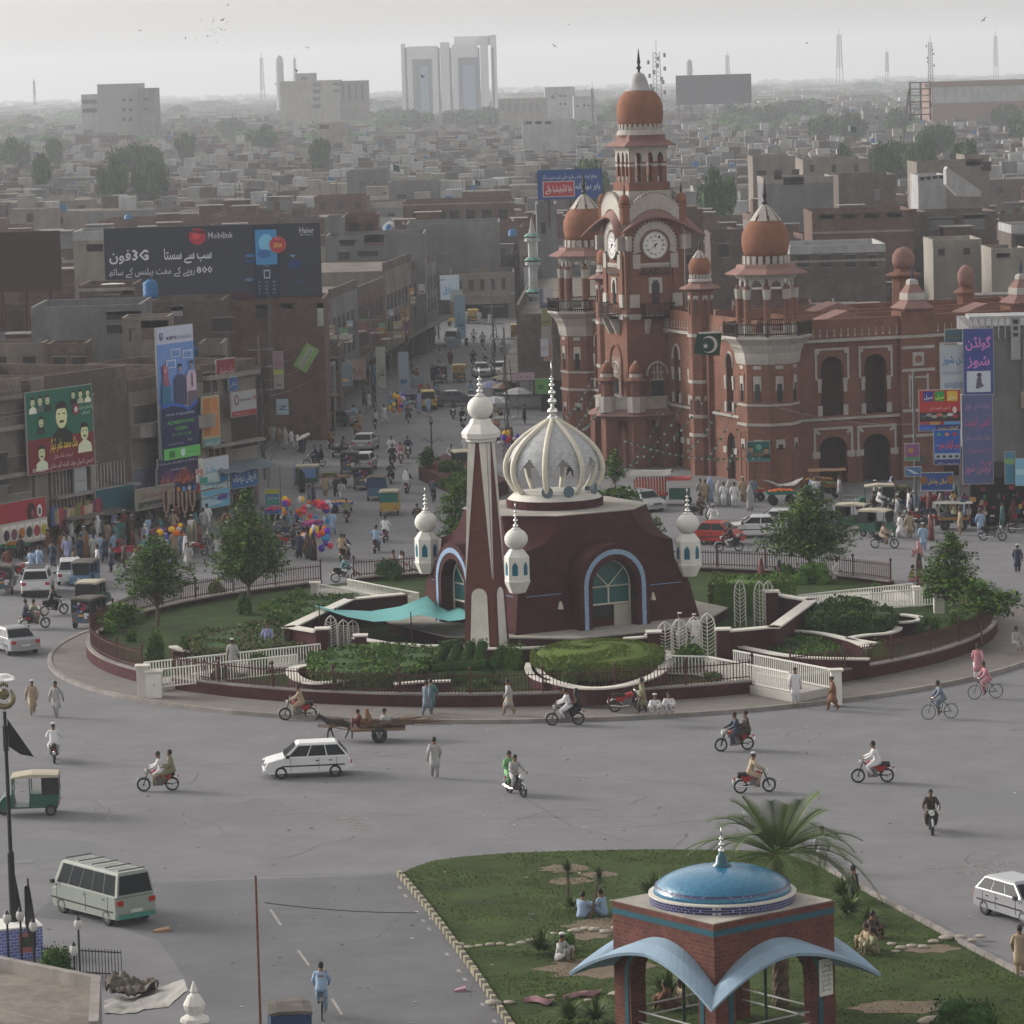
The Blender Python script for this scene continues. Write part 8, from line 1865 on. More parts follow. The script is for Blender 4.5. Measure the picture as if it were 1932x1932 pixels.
def mkpose(k,d):
 pel,ch,hd=Vector(d['pel']),Vector(d['ch']),Vector(d['hd']);sh0=ch+Vector((0,0,.1));f=(hd-sh0)
 nk=sh0+f*.35;V=[pel,(pel+ch)/2,ch,nk,hd,hd+Vector((0,0,.1)),hd+Vector((.09,0,-.01))];E=[(0,1),(1,2),(2,3),(3,4),(4,5),(4,6)];R=[.13,.12,.13,.055,.095,.085,.02]
 for s in(0,1):
  sg=1 if s==0 else-1;sh=sh0+Vector((0,.17*sg,0));el,wr,kn,an=Vector(d['el'][s]),Vector(d['wr'][s]),Vector(d['kn'][s]),Vector(d['an'][s])
  i=len(V);dd=(wr-el).normalized();hp=wr+dd*.08;V+=[sh,el,wr,hp];E+=[(2,i),(i,i+1),(i+1,i+2),(i+2,i+3)];R+=[.06,.042,.028,.034]
  sd=Vector((.2,1,0)).normalized()*.02;j=len(V)
  for q in(-1.5,-.5,.5,1.5):m_=len(V);V+=[hp+sd*q+dd*.045,hp+sd*q*1.1+dd*(.085-.008*abs(q))+Vector((.01,0,-.01))];E+=[(i+3,m_),(m_,m_+1)];R+=[.009,.007]
  V+=[wr+dd*.04+Vector((.045,-sg*.02,0))];E+=[(i+3,len(V)-1)];R+=[.011]
  hip=pel+Vector((0,.09*sg,-.03));i=len(V);ft=an+Vector((.14,0,-.045));V+=[hip,kn,an,ft];E+=[(0,i),(i,i+1),(i+1,i+2),(i+2,i+3)];R+=[.095,.06,.04,.035]
 me=skinned('person_'+k,[tuple(v)for v in V],E,R)
 me.materials.append(skin)
 out={'body':me}
 b=MB();top=sh0+Vector((0,0,.03))
 def ringo(c,rx,ry,n=12):return[(c[0]+rx*math.cos(2*PI*i/n),c[1]+ry*math.sin(2*PI*i/n),c[2])for i in range(n)]
 lap=k in('ride','pill','cycle','sit','bench');mid=(pel+ch)/2
 rg=[ringo(nk-Vector((0,0,.03)),.065,.07),ringo(top,.10,.185),ringo(ch,.135,.2),ringo(mid,.135,.175),ringo(pel,.16,.19)]
 if lap:
  kk=(Vector(d['kn'][0])+Vector(d['kn'][1]))/2;sp=abs(d['kn'][0][1])+.05;rg.append(ringo(pel-Vector((0,0,.12)),.17,.2));b.loft(rg)
  for s in(0,1):b.tube([pel+Vector((0,.08*(1-2*s),0)),Vector(d['kn'][s])*.75+pel*.25,Vector(d['kn'][s])],[.13,.115,.10],8)
 else:
  fw_=(Vector(d['an'][0])+Vector(d['an'][1]))/2;rg+=[ringo((pel[0],0,.68),.17,.205),ringo((pel[0]+fw_[0]*.5,0,.46),.19+(.05 if 'walk' in k else 0),.22)];b.loft(rg)
 for s in(0,1):
  sg=1-2*s;sh=sh0+Vector((0,.15*sg,0));b.tube([sh,Vector(d['el'][s]),Vector(d['wr'][s])],[.085,.07,.055],8)
 out['kameez']=b
 b=MB()
 for s in(0,1):
  sg=1-2*s;kn,an=Vector(d['kn'][s]),Vector(d['an'][s]);b.tube([pel+Vector((0,.09*sg,-.05)),kn,an+Vector((0,0,.03))],[.13,.095,.065],8)
 out['shalwar']=b
 b=MB();h=hd+Vector((-.012,0,.05));b.ell(h+Vector((-.012,0,.01)),(.108,.1,.118),10,8,z0=-.1);b.ell(h+Vector((-.035,0,-.03)),(.085,.09,.08),8,6)
 for s in(-1,1):b.ell(hd+Vector((.098,s*.035,.035)),(.008,.014,.008),5,3)
 b.ell(hd+Vector((.1,0,-.045)),(.01,.035,.012),6,3)
 out['hair']=b
 b=MB();b.lathe([(.108,.0),(.11,.045),(.09,.065)],12,tuple(h+Vector((-.01,0,.06))));out['cap']=b
 b=MB();b.loft([ringo(hd+Vector((-.03,0,.17)),.05,.05),ringo(hd+Vector((-.03,0,.12)),.11,.11),ringo(hd+Vector((-.04,0,-.02)),.115,.125),ringo(sh0+Vector((-.02,0,.0)),.15,.23),ringo(mid+Vector((-.02,0,0)),.18,.25),ringo(pel-Vector((0,0,.1)),.2,.23)]+([]if lap else[ringo((pel[0],0,.4),.19,.22),ringo((pel[0],0,.06),.22,.25)]));out['shawl']=b
 BODY[k]=out
MC={}
def part(name,k,key,m,par):
 src=BODY[k][key]
 if key=='body':o=bpy.data.objects.new(name,src);C.objects.link(o);return o
 kk=(k,key,m.name)
 if kk not in MC:
  o=src.build(name,m,par,smooth=True);MC[kk]=o.data;return o
 o=bpy.data.objects.new(name,MC[kk]);C.objects.link(o);o.parent=par;return o
for k,d in POSE.items():mkpose(k,d)
CL=dict(w=('white','b8b8ba'),g=('grey','8c8c8c'),b=('light blue','7c90a8'),t=('tan','8c7c68'),k=('black','1c1c20'),m=('maroon','5c3030'),o=('olive','6c6c54'),n=('navy','2c3444'),c=('teal','3c6464'),p=('pink','a07078'),r=('brown','6a4a34'),v=('violet','8084a8'),e=('green','5c8c5c'),d=('dark brown','3a302a'),s=('slate','5c6874'))
ACT=dict(stand='standing',walk='walking',walk2='walking',ride='riding a motorcycle',pill='riding pillion',cycle='riding a bicycle',sit='sitting on the ground',bench='sitting')
def person(u,v,pose,rz,c,c2=None,extra='',lab=None,z=.01,loc=None,sc=None):
 p=loc or g(u,v,z);c2=c2 or c;cn,hx=CL[c];what=('woman in %s shawl' if 's' in extra else 'man in %s clothes')%cn+' '+ACT[pose]
 if lab:l=lab;_used.add(l)
 else:
  q=prj(p+Vector((0,0,1)));l=where(q[0],q[1],('person, '+what)if False else what)
 o=bpy.data.objects.new('person',BODY[pose]['body']);C.objects.link(o);o.location=p;o.rotation_euler=(0,0,RAD(rz));s=sc or rnd(.97,1.05);o.scale=(s,s,s)
 tag(o,l,'person','people in the square')
 if 's' in extra:part('shawl',pose,'shawl',col(hx),o)
 else:
  part('kameez',pose,'kameez',col(hx),o);part('hair',pose,'hair',hairm,o)
  if 'c' in extra:part('cap',pose,'cap',col('b0b0b0'),o)
 part('shalwar',pose,'shalwar',col(CL[c2][1]),o);return o
def rider(mk_,u,v,rz,cols,lab):
 z=.005;l=where(u,v-12,lab);key=mk_;o=veh(mk_,u,v,rz,l,fixed=False);o['label']=l
 for i,c in enumerate(cols.split()):
  person(u,v,'cycle' if mk_=='bike' else('ride','pill')[i],rz,c[0],c[1]if len(c)>1 and c[1]in CL else None,('s' if 'S' in c else '')+('c' if 'C' in c else ''),loc=o.location.copy())
for a in(('mr',299,1492,182,'wt o','red motorcycle with two men'),('mb',103,1436,96,'wC','motorcycle seen from behind'),('mr',563,1358,180,'t','red motorcycle with silver mudguard'),('mb',974,1500,-62,'g e','motorcycle coming forward with two men'),('mb',1067,1368,180,'w kS','motorcycle with a veiled passenger'),('mr',1386,1416,192,'n d','red motorcycle carrying two dark clad men'),('mr',1424,1495,10,'tC','motorcycle of the white turbaned rider'),('mr',1647,1476,177,'w','orange-tanked motorcycle seen side on'),('mb',1757,1570,-92,'d','motorcycle coming straight forward'),('mb',1376,1040,176,'kw','black motorcycle passing the red car'),('mb',1321,980,-5,'d','motorcycle in front of the red van'),('mu',1346,1000,-92,'wC','motorcycle behind the red car'),('mr',66,1186,28,'o n','motorcycle with olive clad driver'),('mb',102,1160,32,'k','motorcycle with helmeted rider'),('mb',652,1098,8,'cw','motorcycle entering behind the rear fence'),('mr',760,1092,6,'w m','motorcycle with maroon clad passenger'),('mb',651,1058,72,'n t','motorcycle going away with two men'),('mb',711,1042,80,'b','motorcycle going away in the open road'),('mr',728,1022,82,'w','red-tailed motorcycle going away'),('mr',768,930,85,'k wS','motorcycle with white veiled passenger'),('mb',738,912,88,'k','dark motorcycle in the traffic'),('mb',741,880,90,'k','dark motorcycle behind the silver cars'),('mb',739,862,-88,'w','motorcycle facing forward in the traffic'),('mb',756,874,-86,'p','motorcycle with pink shirted rider'),('mb',770,864,-88,'n','motorcycle with white box in front'),('mb',649,864,10,'d','motorcycle crossing toward the cars'),('mb',625,846,80,'r','motorcycle beside the left shops'),('mb',673,830,88,'r','motorcycle ahead of the silver saloon'),('mb',709,808,90,'g','motorcycle in the street mouth'),('mr',771,798,90,'d','motorcycle with lit brake lamp'),('mb',855,790,-88,'d','motorcycle coming down the street'),('mb',873,806,-80,'k','motorcycle with black clad rider'),('mr',894,648,90,'w','far motorcycle up the street'),('mb',911,654,90,'g','far motorcycle up the street'),('mb',948,668,-88,'g','far motorcycle coming down'),('mb',893,690,90,'k','far dark motorcycle'),('mb',916,686,90,'g','far motorcycle ahead of cars'),('mu',852,880,-88,'g','motorcycle near the median tree'),('mb',889,752,-88,'b','motorcycle near the umbrellas'),('mb',594,880,180,'n k','motorcycle above the cargo rickshaw'),('mb',1669,1034,-15,'t','motorcycle with tan clad rider'),('mb',1662,966,-10,'wC','motorcycle by the hall arches'),('mb',503,1078,-95,'t','motorcycle facing forward behind the tall tree'),('mb',655,985,88,'o','motorcycle beside the fruit cart'),('bike',1774,1356,190,'s','bicycle near the right kerb'),('bike',1860,1318,192,'p','bicycle at the far right kerb'),('bike',608,1918,92,'b','bicycle at the bottom centre'),('bike',788,1002,95,'d','bicycle in the open road'),('bike',818,948,85,'n','bicycle beside the median'),('bike',446,1098,-5,'v','bicycle behind the tall tree trunk')):
 rider(*a)
for i,(u,v,rz)in enumerate(((1184,1342,8),(1735,1005,200),(1745,985,190),(1722,990,170),(1873,1020,-20),(1700,968,185),(1768,998,200),(568,853,-70),(632,862,80),(500,1062,210),(515,1048,200),(485,1050,190),(530,1036,205),(1928,1005,0),(785,762,20),(800,770,200),(770,762,190),(880,652,100),(372,1050,220),(570,1050,-60),(478,1030,200),(495,1020,180),(512,1024,190),(528,1018,175),(40,1092,60),(405,1030,200),(425,1042,210),(445,1025,190),(545,1000,180),(460,1046,205))):
 veh(('mr','mb','mu')[i%3],u,v,rz,('red','black','dark blue')[i%3]+' parked motorcycle',z=.16 if i==0 else.005)
veh('bike',300,1140,-8,'bicycle behind the left garden fence')
for a in((62,1350,'walk',-75,'t',None,'c'),(107,1353,'walk2',-110,'g'),(821,1468,'walk2',92,'g'),(806,1352,'walk',60,'s',None,'',.16),(814,1346,'walk2',60,'c',None,'',.16),(961,1350,'walk',190,'g','t','',.16),(1213,1348,'walk2',160,'o','d','',.16),(1501,1330,'stand',-80,'w',None,'',.16),(1572,1342,'walk',190,'r',None,'c',.01),(1845,1284,'walk',80,'p','w','',.16),(1916,1228,'bench',-60,'g',None,'',.3),(440,1270,'stand',80,'g',None,'c',.56),(506,1238,'walk',-80,'v',None,'',.56),(1098,1731,'sit',60,'b',None,'',.14),(1139,1727,'sit',150,'b',None,'',.14),(1056,1812,'sit',-30,'g',None,'c',.14),(1640,1790,'sit',200,'t',None,'',.14),(1652,1800,'sit',190,'o',None,'',.14),(1642,1768,'sit',-40,'d',None,'',.14),(1611,1720,'stand',30,'k',None,'',.14),(1552,1642,'stand',85,'g',None,'',.05),(1925,1845,'walk',90,'t'),(1262,1905,'sit',160,'r',None,'',.14),(1290,1900,'sit',200,'t',None,'',.14),(1920,1082,'walk',85,'n',None,'c'),(1437,1110,'stand',0,'m',None,'s'),(1471,1112,'stand',0,'k',None,'s'),(1578,1108,'walk',0,'w'),(1720,1110,'bench',0,'p'),(1735,1100,'stand',0,'k',None,'s'),(1236,1345,'sit',-90,'w',None,'c',.6),(1262,1343,'sit',-90,'w',None,'',.6),(1284,1222,'stand',100,'g',None,'c',1.0),(1311,1222,'stand',80,'w',None,'c',1.0),(1322,948,'stand',90,'g'),(1331,950,'stand',90,'t'),(1340,948,'stand',90,'b',None,'s'),(1357,955,'stand',90,'g',None,'s'),(1366,956,'stand',90,'w'),(1376,954,'stand',90,'g',None,'s'),(1386,958,'stand',90,'w'),(1402,948,'stand',-90,'t',None,'c'),(1415,964,'stand',120,'g','c','s'),(1422,946,'stand',-90,'s'),(1531,945,'walk',0,'b'),(1540,948,'stand',90,'w'),(1550,950,'stand',0,'k'),(1584,945,'stand',0,'g'),(1699,1018,'walk',180,'w'),(1716,1016,'stand',90,'t'),(1728,975,'stand',-90,'b'),(1742,1040,'stand',-90,'b',None,'c'),(1736,1050,'sit',180,'p',None,'s'),(1679,1000,'stand',90,'d'),(1686,950,'stand',0,'g'),(1757,1020,'stand',0,'m',None,'s'),(1776,960,'stand',90,'k'),(1850,1012,'stand',90,'b'),(1862,985,'stand',90,'p',None,'s'),(1876,990,'stand',90,'g',None,'s'),(1890,978,'walk',180,'t'),(1905,970,'walk',0,'k'),(1918,985,'stand',-90,'g'),(1845,975,'stand',90,'d'),(1822,985,'stand',0,'s'),(1812,1010,'stand',180,'t'),(1930,960,'walk',0,'o'),(60,1085,'stand',60,'b'),(75,1083,'stand',60,'b'),(100,1070,'stand',60,'n'),(128,1055,'stand',80,'g'),(178,1060,'stand',80,'g'),(190,1055,'stand',70,'b'),(215,1050,'walk',0,'b'),(185,1078,'stand',180,'w'),(210,1080,'stand',200,'n'),(235,1075,'stand',10,'d'),(255,1085,'walk',0,'g'),(268,1105,'stand',0,'d'),(290,1060,'stand',90,'g'),(310,1062,'walk',90,'w'),(330,1050,'stand',90,'t'),(352,1065,'stand',0,'w',None,'s'),(356,1078,'walk',-80,'g'),(270,1040,'stand',60,'m'),(245,1030,'stand',60,'k',None,'s'),(300,1035,'stand',60,'r'),(385,1005,'stand',90,'g'),(392,1000,'stand',90,'w'),(415,1020,'walk',0,'d'),(440,1002,'stand',60,'s'),(140,1085,'stand',20,'d'),(160,1040,'stand',60,'k'),(15,1085,'stand',90,'m'),(320,1090,'walk',0,'b'),(40,1060,'stand',60,'k'),(412,1060,'walk',90,'g'),(430,1010,'stand',90,'m'),(350,1030,'stand',90,'d'),(228,1058,'stand',90,'m'),(120,1045,'stand',60,'d'),(204,1032,'stand',60,'t'),(550,1012,'stand',-90,'s'),(565,1055,'stand',90,'n'),(555,1040,'stand',180,'k'),(582,1055,'stand',0,'d',None,'s'),(592,1058,'stand',0,'k',None,'s'),(628,1010,'walk',80,'b'),(614,938,'walk2',85,'t'),(635,940,'walk',85,'k'),(560,915,'stand',0,'v',None,'s'),(570,930,'stand',90,'k',None,'s'),(585,960,'stand',0,'s'),(592,955,'stand',180,'n'),(645,952,'walk',-90,'g'),(680,812,'stand',90,'t'),(725,800,'walk',60,'w'),(750,775,'walk',90,'n'),(515,838,'stand',-90,'g'),(538,848,'stand',90,'g',None,'s'),(550,846,'walk',0,'w'),(562,852,'stand',180,'w'),(572,857,'stand',90,'n'),(528,842,'stand',0,'t'),(668,800,'walk',90,'b'),(878,862,'stand',-90,'w'),(810,905,'stand',-90,'g',None,'s'),(824,910,'stand',-90,'m'),(865,655,'stand',90,'s'),(880,610,'walk',90,'w'),(905,612,'stand',90,'g'),(925,615,'walk',90,'g'),(820,640,'stand',0,'k'),(830,690,'walk',80,'g'),(850,690,'walk',90,'m'),(780,735,'stand',0,'b'),(768,738,'walk',90,'w'),(820,760,'walk',90,'s'),(960,735,'stand',90,'t'),(975,748,'walk',-90,'g'),(966,845,'stand',0,'d'),(950,862,'stand',180,'g'),(970,880,'walk',0,'s'),(1075,900,'walk',0,'d'),(990,800,'stand',0,'k'),(940,812,'stand',180,'o')):
 person(*a[:7],z=a[7])if len(a)>7 else person(*a)
random.seed(91)
for k in range(112):
 if k<62:u=rnd(90,500);v=rnd(1012,1075)-(u-90)*.06;ok=1
 elif k<92:u=rnd(1640,1932);v=rnd(935,1000)
 else:u=rnd(640,960);v=rnd(640,790);u=740+(u-740)*.6
 person(u,v,random.choice(('stand','stand','walk','walk2')),rnd(0,360),random.choice('wgbtkmoncrvds'),None,random.choice(('','','','c','s')))
o=g(712,1398)
for dx,c,ex in((.75,'m',''),(.35,'r','s'),(-.25,'g','')):
 q=o+Vector((-dx,0,.66));person(0,0,'sit',180 if dx>0 else 0,c,None,ex,loc=q,sc=.9)
 # ------- street furniture and clutter
random.seed(77);hg=None
for i in range(34):
 u=(100+4.6*i)if i<20 else 285+7*(i-20);x,z=LP.hit(u,925,1.2);p=LP.at(x,rnd(2.3,2.7),1.2);lab=where(u,975,'garment hanging under the awnings')
 m_=col(random.choice(('7c2c34','8c7c60','3c5078','5c2848','9c8c80','84343c','6c6c3c')))
 if hg is None:hg=T('hanging_garment',lab,'garment',p,LP.a,'garments hanging at the shops');MB().loft([[(-.3,0,0),(.3,0,0),(.3,.05,0),(-.3,.05,0)],[(-.22,0,-.5),(.22,0,-.5),(.22,.06,-.5),(-.22,.06,-.5)],[(-.32,-.05,-1.25),(.3,.02,-1.2),(.3,.1,-1.2),(-.32,.06,-1.25)]]).build('cloth',m_,hg);MB().tube([(0,0,0),(0,0,.15)],.015,4).build('hanger',steel,hg)
 else:
  o=dup(hg,p,LP.a+rnd(-.3,.3),lab,scale=rnd(.7,1.15))
  for c_ in C.objects[-4:]:
   if c_.parent is o and c_.name.startswith('cloth'):c_.material_slots[0].link='OBJECT';c_.material_slots[0].material=m_
for i in range(26):
 x=4+i*3.4;y_,z_=rnd(0,1),rnd(3.2,7.2);w_=rnd(.9,2.4);p=SL.at(x,z_,rnd(.3,1.0));q=prj(p);c_=random.choice(('7c8c98','9c9c98','6c4c50','4c6c84','8c8468','5c7c60','8c6c40'))
 t=T('shop_board',where(q[0],q[1],'weathered street shop board'),'sign',p,SL.a-rnd(0,1.3),'market street boards');MB().box(0,0,0,w_,.1,rnd(.5,1.3)).build('panel',col(c_),t);MB().box(w_*.15,-.02,.15,w_*.8,0,.32).build('lettering_band',col('b0b0ac' if c_!='9c9c98' else '5c3c40'),t)
for(u,v,h,rz,lab)in((500,905,11,.3,'leaning dark pole wrapped in cable at the lane corner'),(645,790,9,.2,'tangled wire pole on the left market street'),(705,770,9,.1,'second tangled pole along the left street'),(770,722,9,.1,'third tangled pole along the left street'),(935,740,10.5,0,'thin black pole at the right of the market street'),(960,850,10,0,'pole left of the red dome above the stalls'),(828,640,11,0,'far lattice pole with angled arms'),(1020,700,9,0,'pole in front of the stacked panels')):
 t=T('utility_pole',lab,'pole',g(u,v),rz,'utility poles');b=MB();b.tube([(0,0,0),(-.15,0,h)],[.12,.08],6);b.build('shaft',steel,t)
 b=MB()
 for z in(h*.9,h*.78,h*.62):b.box(-1.0,-.05,z,1.0,.05,z+.09)
 for k in range(6):b.tube([(-1+.4*k,0,h*.9),(-1+.4*k,0,h*.9+.25)],.04,4)
 b.build('crossarms',steel,t)
 b=MB()
 for k in range(22 if u==500 else 8):z=rnd(h*.2,h*.8);b.tube([(rnd(-.3,.3),rnd(-.3,.3),z),(rnd(-.4,.4),rnd(-.3,.3),z-rnd(.8,2)),(rnd(-.3,.3),rnd(-.3,.3),z-rnd(1.5,2.6))],.04,3)
 b.build('cable_tangle',black,t)
def wire(label,a,c_,sag,r=.02):
 d=c_-a;o=MB().tube([d*(k/14)+Vector((0,0,-sag*4*(k/14)*(1-k/14)))for k in range(15)],r,4).build('overhead_wire',black);o.location=a;tag(o,label,'wire','overhead wires')
pt=[g(500,905),g(645,790),g(705,770),g(770,722),g(828,640)]
for i in range(4):
 for k,z in enumerate((8.6,7.6,6.4)):m_=('upper','middle','lower')[k];wire('%s black cable between the street poles, span %s'%(m_,('nearest the lane','left of the tilted hoarding','by the pale vertical signs','at the street end')[i]),pt[i]+Vector((.3*k,0,z)),pt[i+1]+Vector((.3*k,0,z)),.8)
wire('black cable from the lane pole to the college banner',pt[0]+Vector((0,0,7)),dp(380,850,272),.6);wire('cable drooping across the left shop signs',dp(180,905,256),dp(440,905,276),.5);wire('upper cable across the left shop signs',dp(250,860,262),pt[0]+Vector((0,0,5)),.7);wire('long cable crossing toward the median',pt[1]+Vector((0,0,6)),g(880,800,7),1.2);wire('single thin cable lying across the near road',g(500,1703,2.0),g(790,1722,.1),.1,.015);wire('cable hanging before the right red hall',dp(1440,760,270),dp(1730,800,258),.5)
p=g(540,960);t=T('street_light','curved street light arm with pale lamp head over the lane mouth','street light',dp(507,880,285));b=MB();P0=t.location;b.tube([dp(*q)-P0 for q in((507,920,285),(507,880,285),(515,855,285),(535,840,285),(560,830,285))],.05,5);b.build('arm',steel,t);b=MB();b.tube([dp(*q)-P0 for q in((560,830,285),(572,824,285),(584,818,285))],[.1,.16,.1],6);b.build('lamp_head',white,t)
for k,(a,c_)in enumerate((((0,948),(26,948)),)):pass
board('street_sign','small blue and yellow poster board on the lane pole','sign',PL((0,276),0),(500,924,527,952),0,[('r','306080',0,0,1,1),('r','8c8c30',0,.72,1,1),('r','308060',.1,.1,.9,.3),('t','b0b8b0','موبائل',.5,.4,.25,.8)])
t=T('median_planter','long maroon brick median planter running up the market road','planter');q=[g(*p)for p in((790,905),(900,955),(960,930),(840,880))];MB().prism([(p.x,p.y)for p in q],0,1.0).build('brickwork',maroon,t)
for u,v,s in((850,868,1.0),(868,882,.8),(885,905,1.2),(905,925,1.0),(850,895,.9)):bush(where(u,v,'leafy median bush'),g(u,v+22,1.0),(s,s*.8,s*.9),700,.12,LG,group='median bushes')
t=T('street_lamp','black lamp post with scroll arms at the median tip','street lamp',g(816,895));b=MB();b.tube([(0,0,0),(0,0,3.8)],.06,6);b.tube([(-.8,0,2.5),(-.6,0,2.8),(0,0,2.4),(.6,0,2.8),(.8,0,2.5)],.03,4);b.build('post',black,t);MB().lathe([(.08,3.8),(.18,4.05),(.12,4.3),(.02,4.5)],8).build('lantern',glassd,t)
p=g(28,1800);t=T('crest_pole','tall black flag pole topped by a golden crest at the left edge','pole',p);MB().lathe([(.13,0),(.12,3.6),(.075,3.7),(.06,8.6)],10).build('shaft',black,t);gold2=mat('tarnished_gold',(.22,.19,.11),.35,.1,4,metal=.7)
b=MB();P=[(.34*math.cos(a),-.02,9.1+.34*math.sin(a))for a in[RAD(130+28*k)for k in range(11)]];b.tube(P,[.03,.06,.09,.1,.11,.11,.11,.1,.09,.06,.03],7);b.ell((0,0,9.2),(.2,.08,.2),10,7)
for k in range(7):a=k*2*PI/7;b.ell((.13*math.cos(a),-.06,9.2+.13*math.sin(a)),(.05,.04,.05),6,4)
for k in range(5):b.ell((-.14+.07*k,0,9.5+.03*(2-abs(k-2))),(.035,.04,.09),6,4)
b.build('crest',gold2,t,smooth=True);MB().lathe([(.42,9.72),(.4,9.8),(.2,9.9),(.02,9.93)],14).build('lamp_disc',chrome,t)
MB().tube([(0,0,8.1),(.0,0,7.2)],.1,6).build('collar',black,t);b=MB();b.add([(.08,0,8.35),(.95,.1,6.95),(.5,.05,7.05),(.1,0,7.35)],[(0,1,2,3)]);b.build('black_pennant',black,t);b=MB();b.add([(.1,0,3.0),(.35,.1,1.2),(.15,.05,.8),(.1,0,1.2)],[(0,1,2,3)]);b.build('furled_flag',black,t)
t=T('tiled_plinth','blue and white tiled plinth carrying the tall black flag pole','plinth',p-Vector((0,.2,0)),.35);MB().box(-.85,-.85,0,.85,.85,1.1).build('block',mat('blue_white_tiles',(.13,.16,.42),.4,.2,2,brick=(2.2,(.5,.52,.6),.9)),t);MB().box(-.88,-.88,1.1,.88,.88,1.16).build('cap',white,t);f=MB().box(.0,-.88,.25,.55,-.86,.95).build('picture',col('8c5c54'),t);MB().box(.1,-.9,.45,.45,-.885,.8).build('mosque_image',col('304038'),f);b=MB();b.text('اللہ',.28,1.0,.1,-.9,w=.2);b.build('lettering',col('304038'),f)
for i,(u,v,h,lab)in enumerate(((42,1800,1.6,'globe lamp behind the tiled plinth'),(17,1800,1.5,'globe lamp left of the black pole'),(66,1810,1.4,'globe lamp right of the plinth'),(152,1835,1.9,'tallest globe lamp beside the small tree'),(142,1840,1.1,'lower globe lamp by the rooftop tarpaulin'))):
 t=T('globe_lamp',lab,'street lamp',g(u,v+22),0,'small globe lamps');MB().tube([(0,0,0),(0,0,h)],.04,6).build('post',black,t);MB().ell((0,0,h+.16),(.15,.15,.2),10,7).build('globe',mat('frosted_globe',(.5,.5,.48),.2,.05),t);MB().lathe([(.1,h+.3),(.02,h+.45)],8).build('cap',black,t)
t=T('furled_flag','furled black flag on a short pole by the tiled plinth','flag',g(66,1830));MB().tube([(0,0,0),(-.12,0,3.2)],.035,5).build('pole',black,t);MB().loft([[(-.25,0,2.9),(-.1,0,3.0),(-.05,0,2.8)],[(-.28,.05,1.6),(.1,0,1.6),(0,-.1,1.5)],[(-.1,.03,.8),(.08,0,.8),(.02,-.05,.7)]]).build('cloth',black,t)
bush('small feathery green tree beside the globe lamps at lower left',g(104,1850,0),(.55,.55,1.3),1500,.07,[leafA,leafB,leafA],name='small_tree',cat='tree')
t=T('iron_railing','low ornate iron railing behind the small lower-left tree','railing',g(80,1838),-.35);b=MB();b.tube([(0,0,.9),(3,0,.9)],.025,4);b.tube([(0,0,.15),(3,0,.15)],.025,4);[b.tube([(.12*k,0,0),(.12*k,0,1.0)],.015,4)for k in range(26)];b.build('bars',black,t)
zr=4.0;R_=[g(u,v,zr)for u,v in((-200,1800),(0,1808),(190,1846),(186,1932),(180,2100),(-200,2100))];o_=R_[0]
t=T('foreground_rooftop','flat paved rooftop with grey parapet in the bottom left corner','building',(o_.x,o_.y,0));Q=[(p.x-o_.x,p.y-o_.y)for p in R_];MB().prism(Q,0,zr-.35).build('wall',conc,t);MB().prism([(x*1,y)for x,y in Q],zr-.35,zr-.3).build('roof_paving',mat('rooftop_paving',(.24,.215,.19),.95,.2,1.5,.3,brick=(2.0,(.15,.13,.12),.85),stain=.3),t)
b=MB()
for a,c_ in((0,1),(1,2),(2,3)):
 A,B_=Vector(Q[a]),Vector(Q[c_]);d=(B_-A).normalized();n=Vector((-d.y,d.x))*-.28
 b.prism([tuple(A),tuple(B_),tuple(B_+n),tuple(A+n)],zr-.36,zr+.08+.003*a)
b.build('parapet',conc,t)
clothsheet('sagging dirty white canvas sheet on bent poles below the rooftop',[(196,1885,116.5),(250,1880,116.5),(310,1858,116.5),(346,1846,116.5),(196,1912,114.5),(255,1912,114.5),(315,1897,114.5),(354,1868,114.5)],4,cloth_w,'canvas_sheet','canvas')
clothsheet('crumpled grey tarpaulin heaped beside the rooftop parapet',[(196,1838,118),(230,1846,118),(262,1840,118),(300,1852,118),(200,1858,117),(235,1850,117),(268,1868,117),(298,1860,117),(214,1876,116),(245,1880,116),(275,1874,116),(290,1868,116)],4,mat('grey_tarpaulin',(.10,.088,.075),.7,.35,2,.5),'tarpaulin','tarpaulin',crumple=.5)
p=dp(368,1932,114);t=T('pinnacle','small white carved pinnacle with pointed tip at the bottom edge','pinnacle',(p.x,p.y,0));h0=p.z;MB().lathe([(.28,0),(.28,h0),(.45,h0+.1),(.42,h0+.2),(.22,h0+.3),(.3,h0+.45),(.33,h0+.6),(.2,h0+.85),(.08,h0+.95),(.12,h0+1.0),(.02,h0+1.3)],12).build('shaft',white,t)
t=T('bamboo_pole','slim rust-brown bamboo pole standing upright at lower left centre','pole',(dp(491,1932,113).x,113,0));MB().tube([(0,0,0),(.02,0,dp(491,1652,113).z)],[.045,.035],6).build('cane',mat('bamboo_brown',(.16,.07,.05),.8,.3,6),t)
for(u,v,s,c,lab)in((305,1757,.3,'8c7058','piece of torn cardboard lying on the road'),(1165,1745,.15,'a0a0a0',None),(868,1870,.2,'90707c','crumpled paper litter by the striped kerb'),(255,1300,.5,'606468','broken concrete slab lying on the kerb edge'),(200,1290,.4,'707070','loose kerb stone by the left pavement')):
 if lab:o=MB().loft([[(-s,-s*.6,0),(s,-s*.5,0),(s*.9,s*.6,0),(-s*.8,s*.5,0)],[(-s,-s*.6,.05),(s,-s*.5,.12),(s*.9,s*.6,.16),(-s*.8,s*.5,.06)]]).build('debris',col(c));o.location=g(u,v,.01);tag(o,lab,'debris')
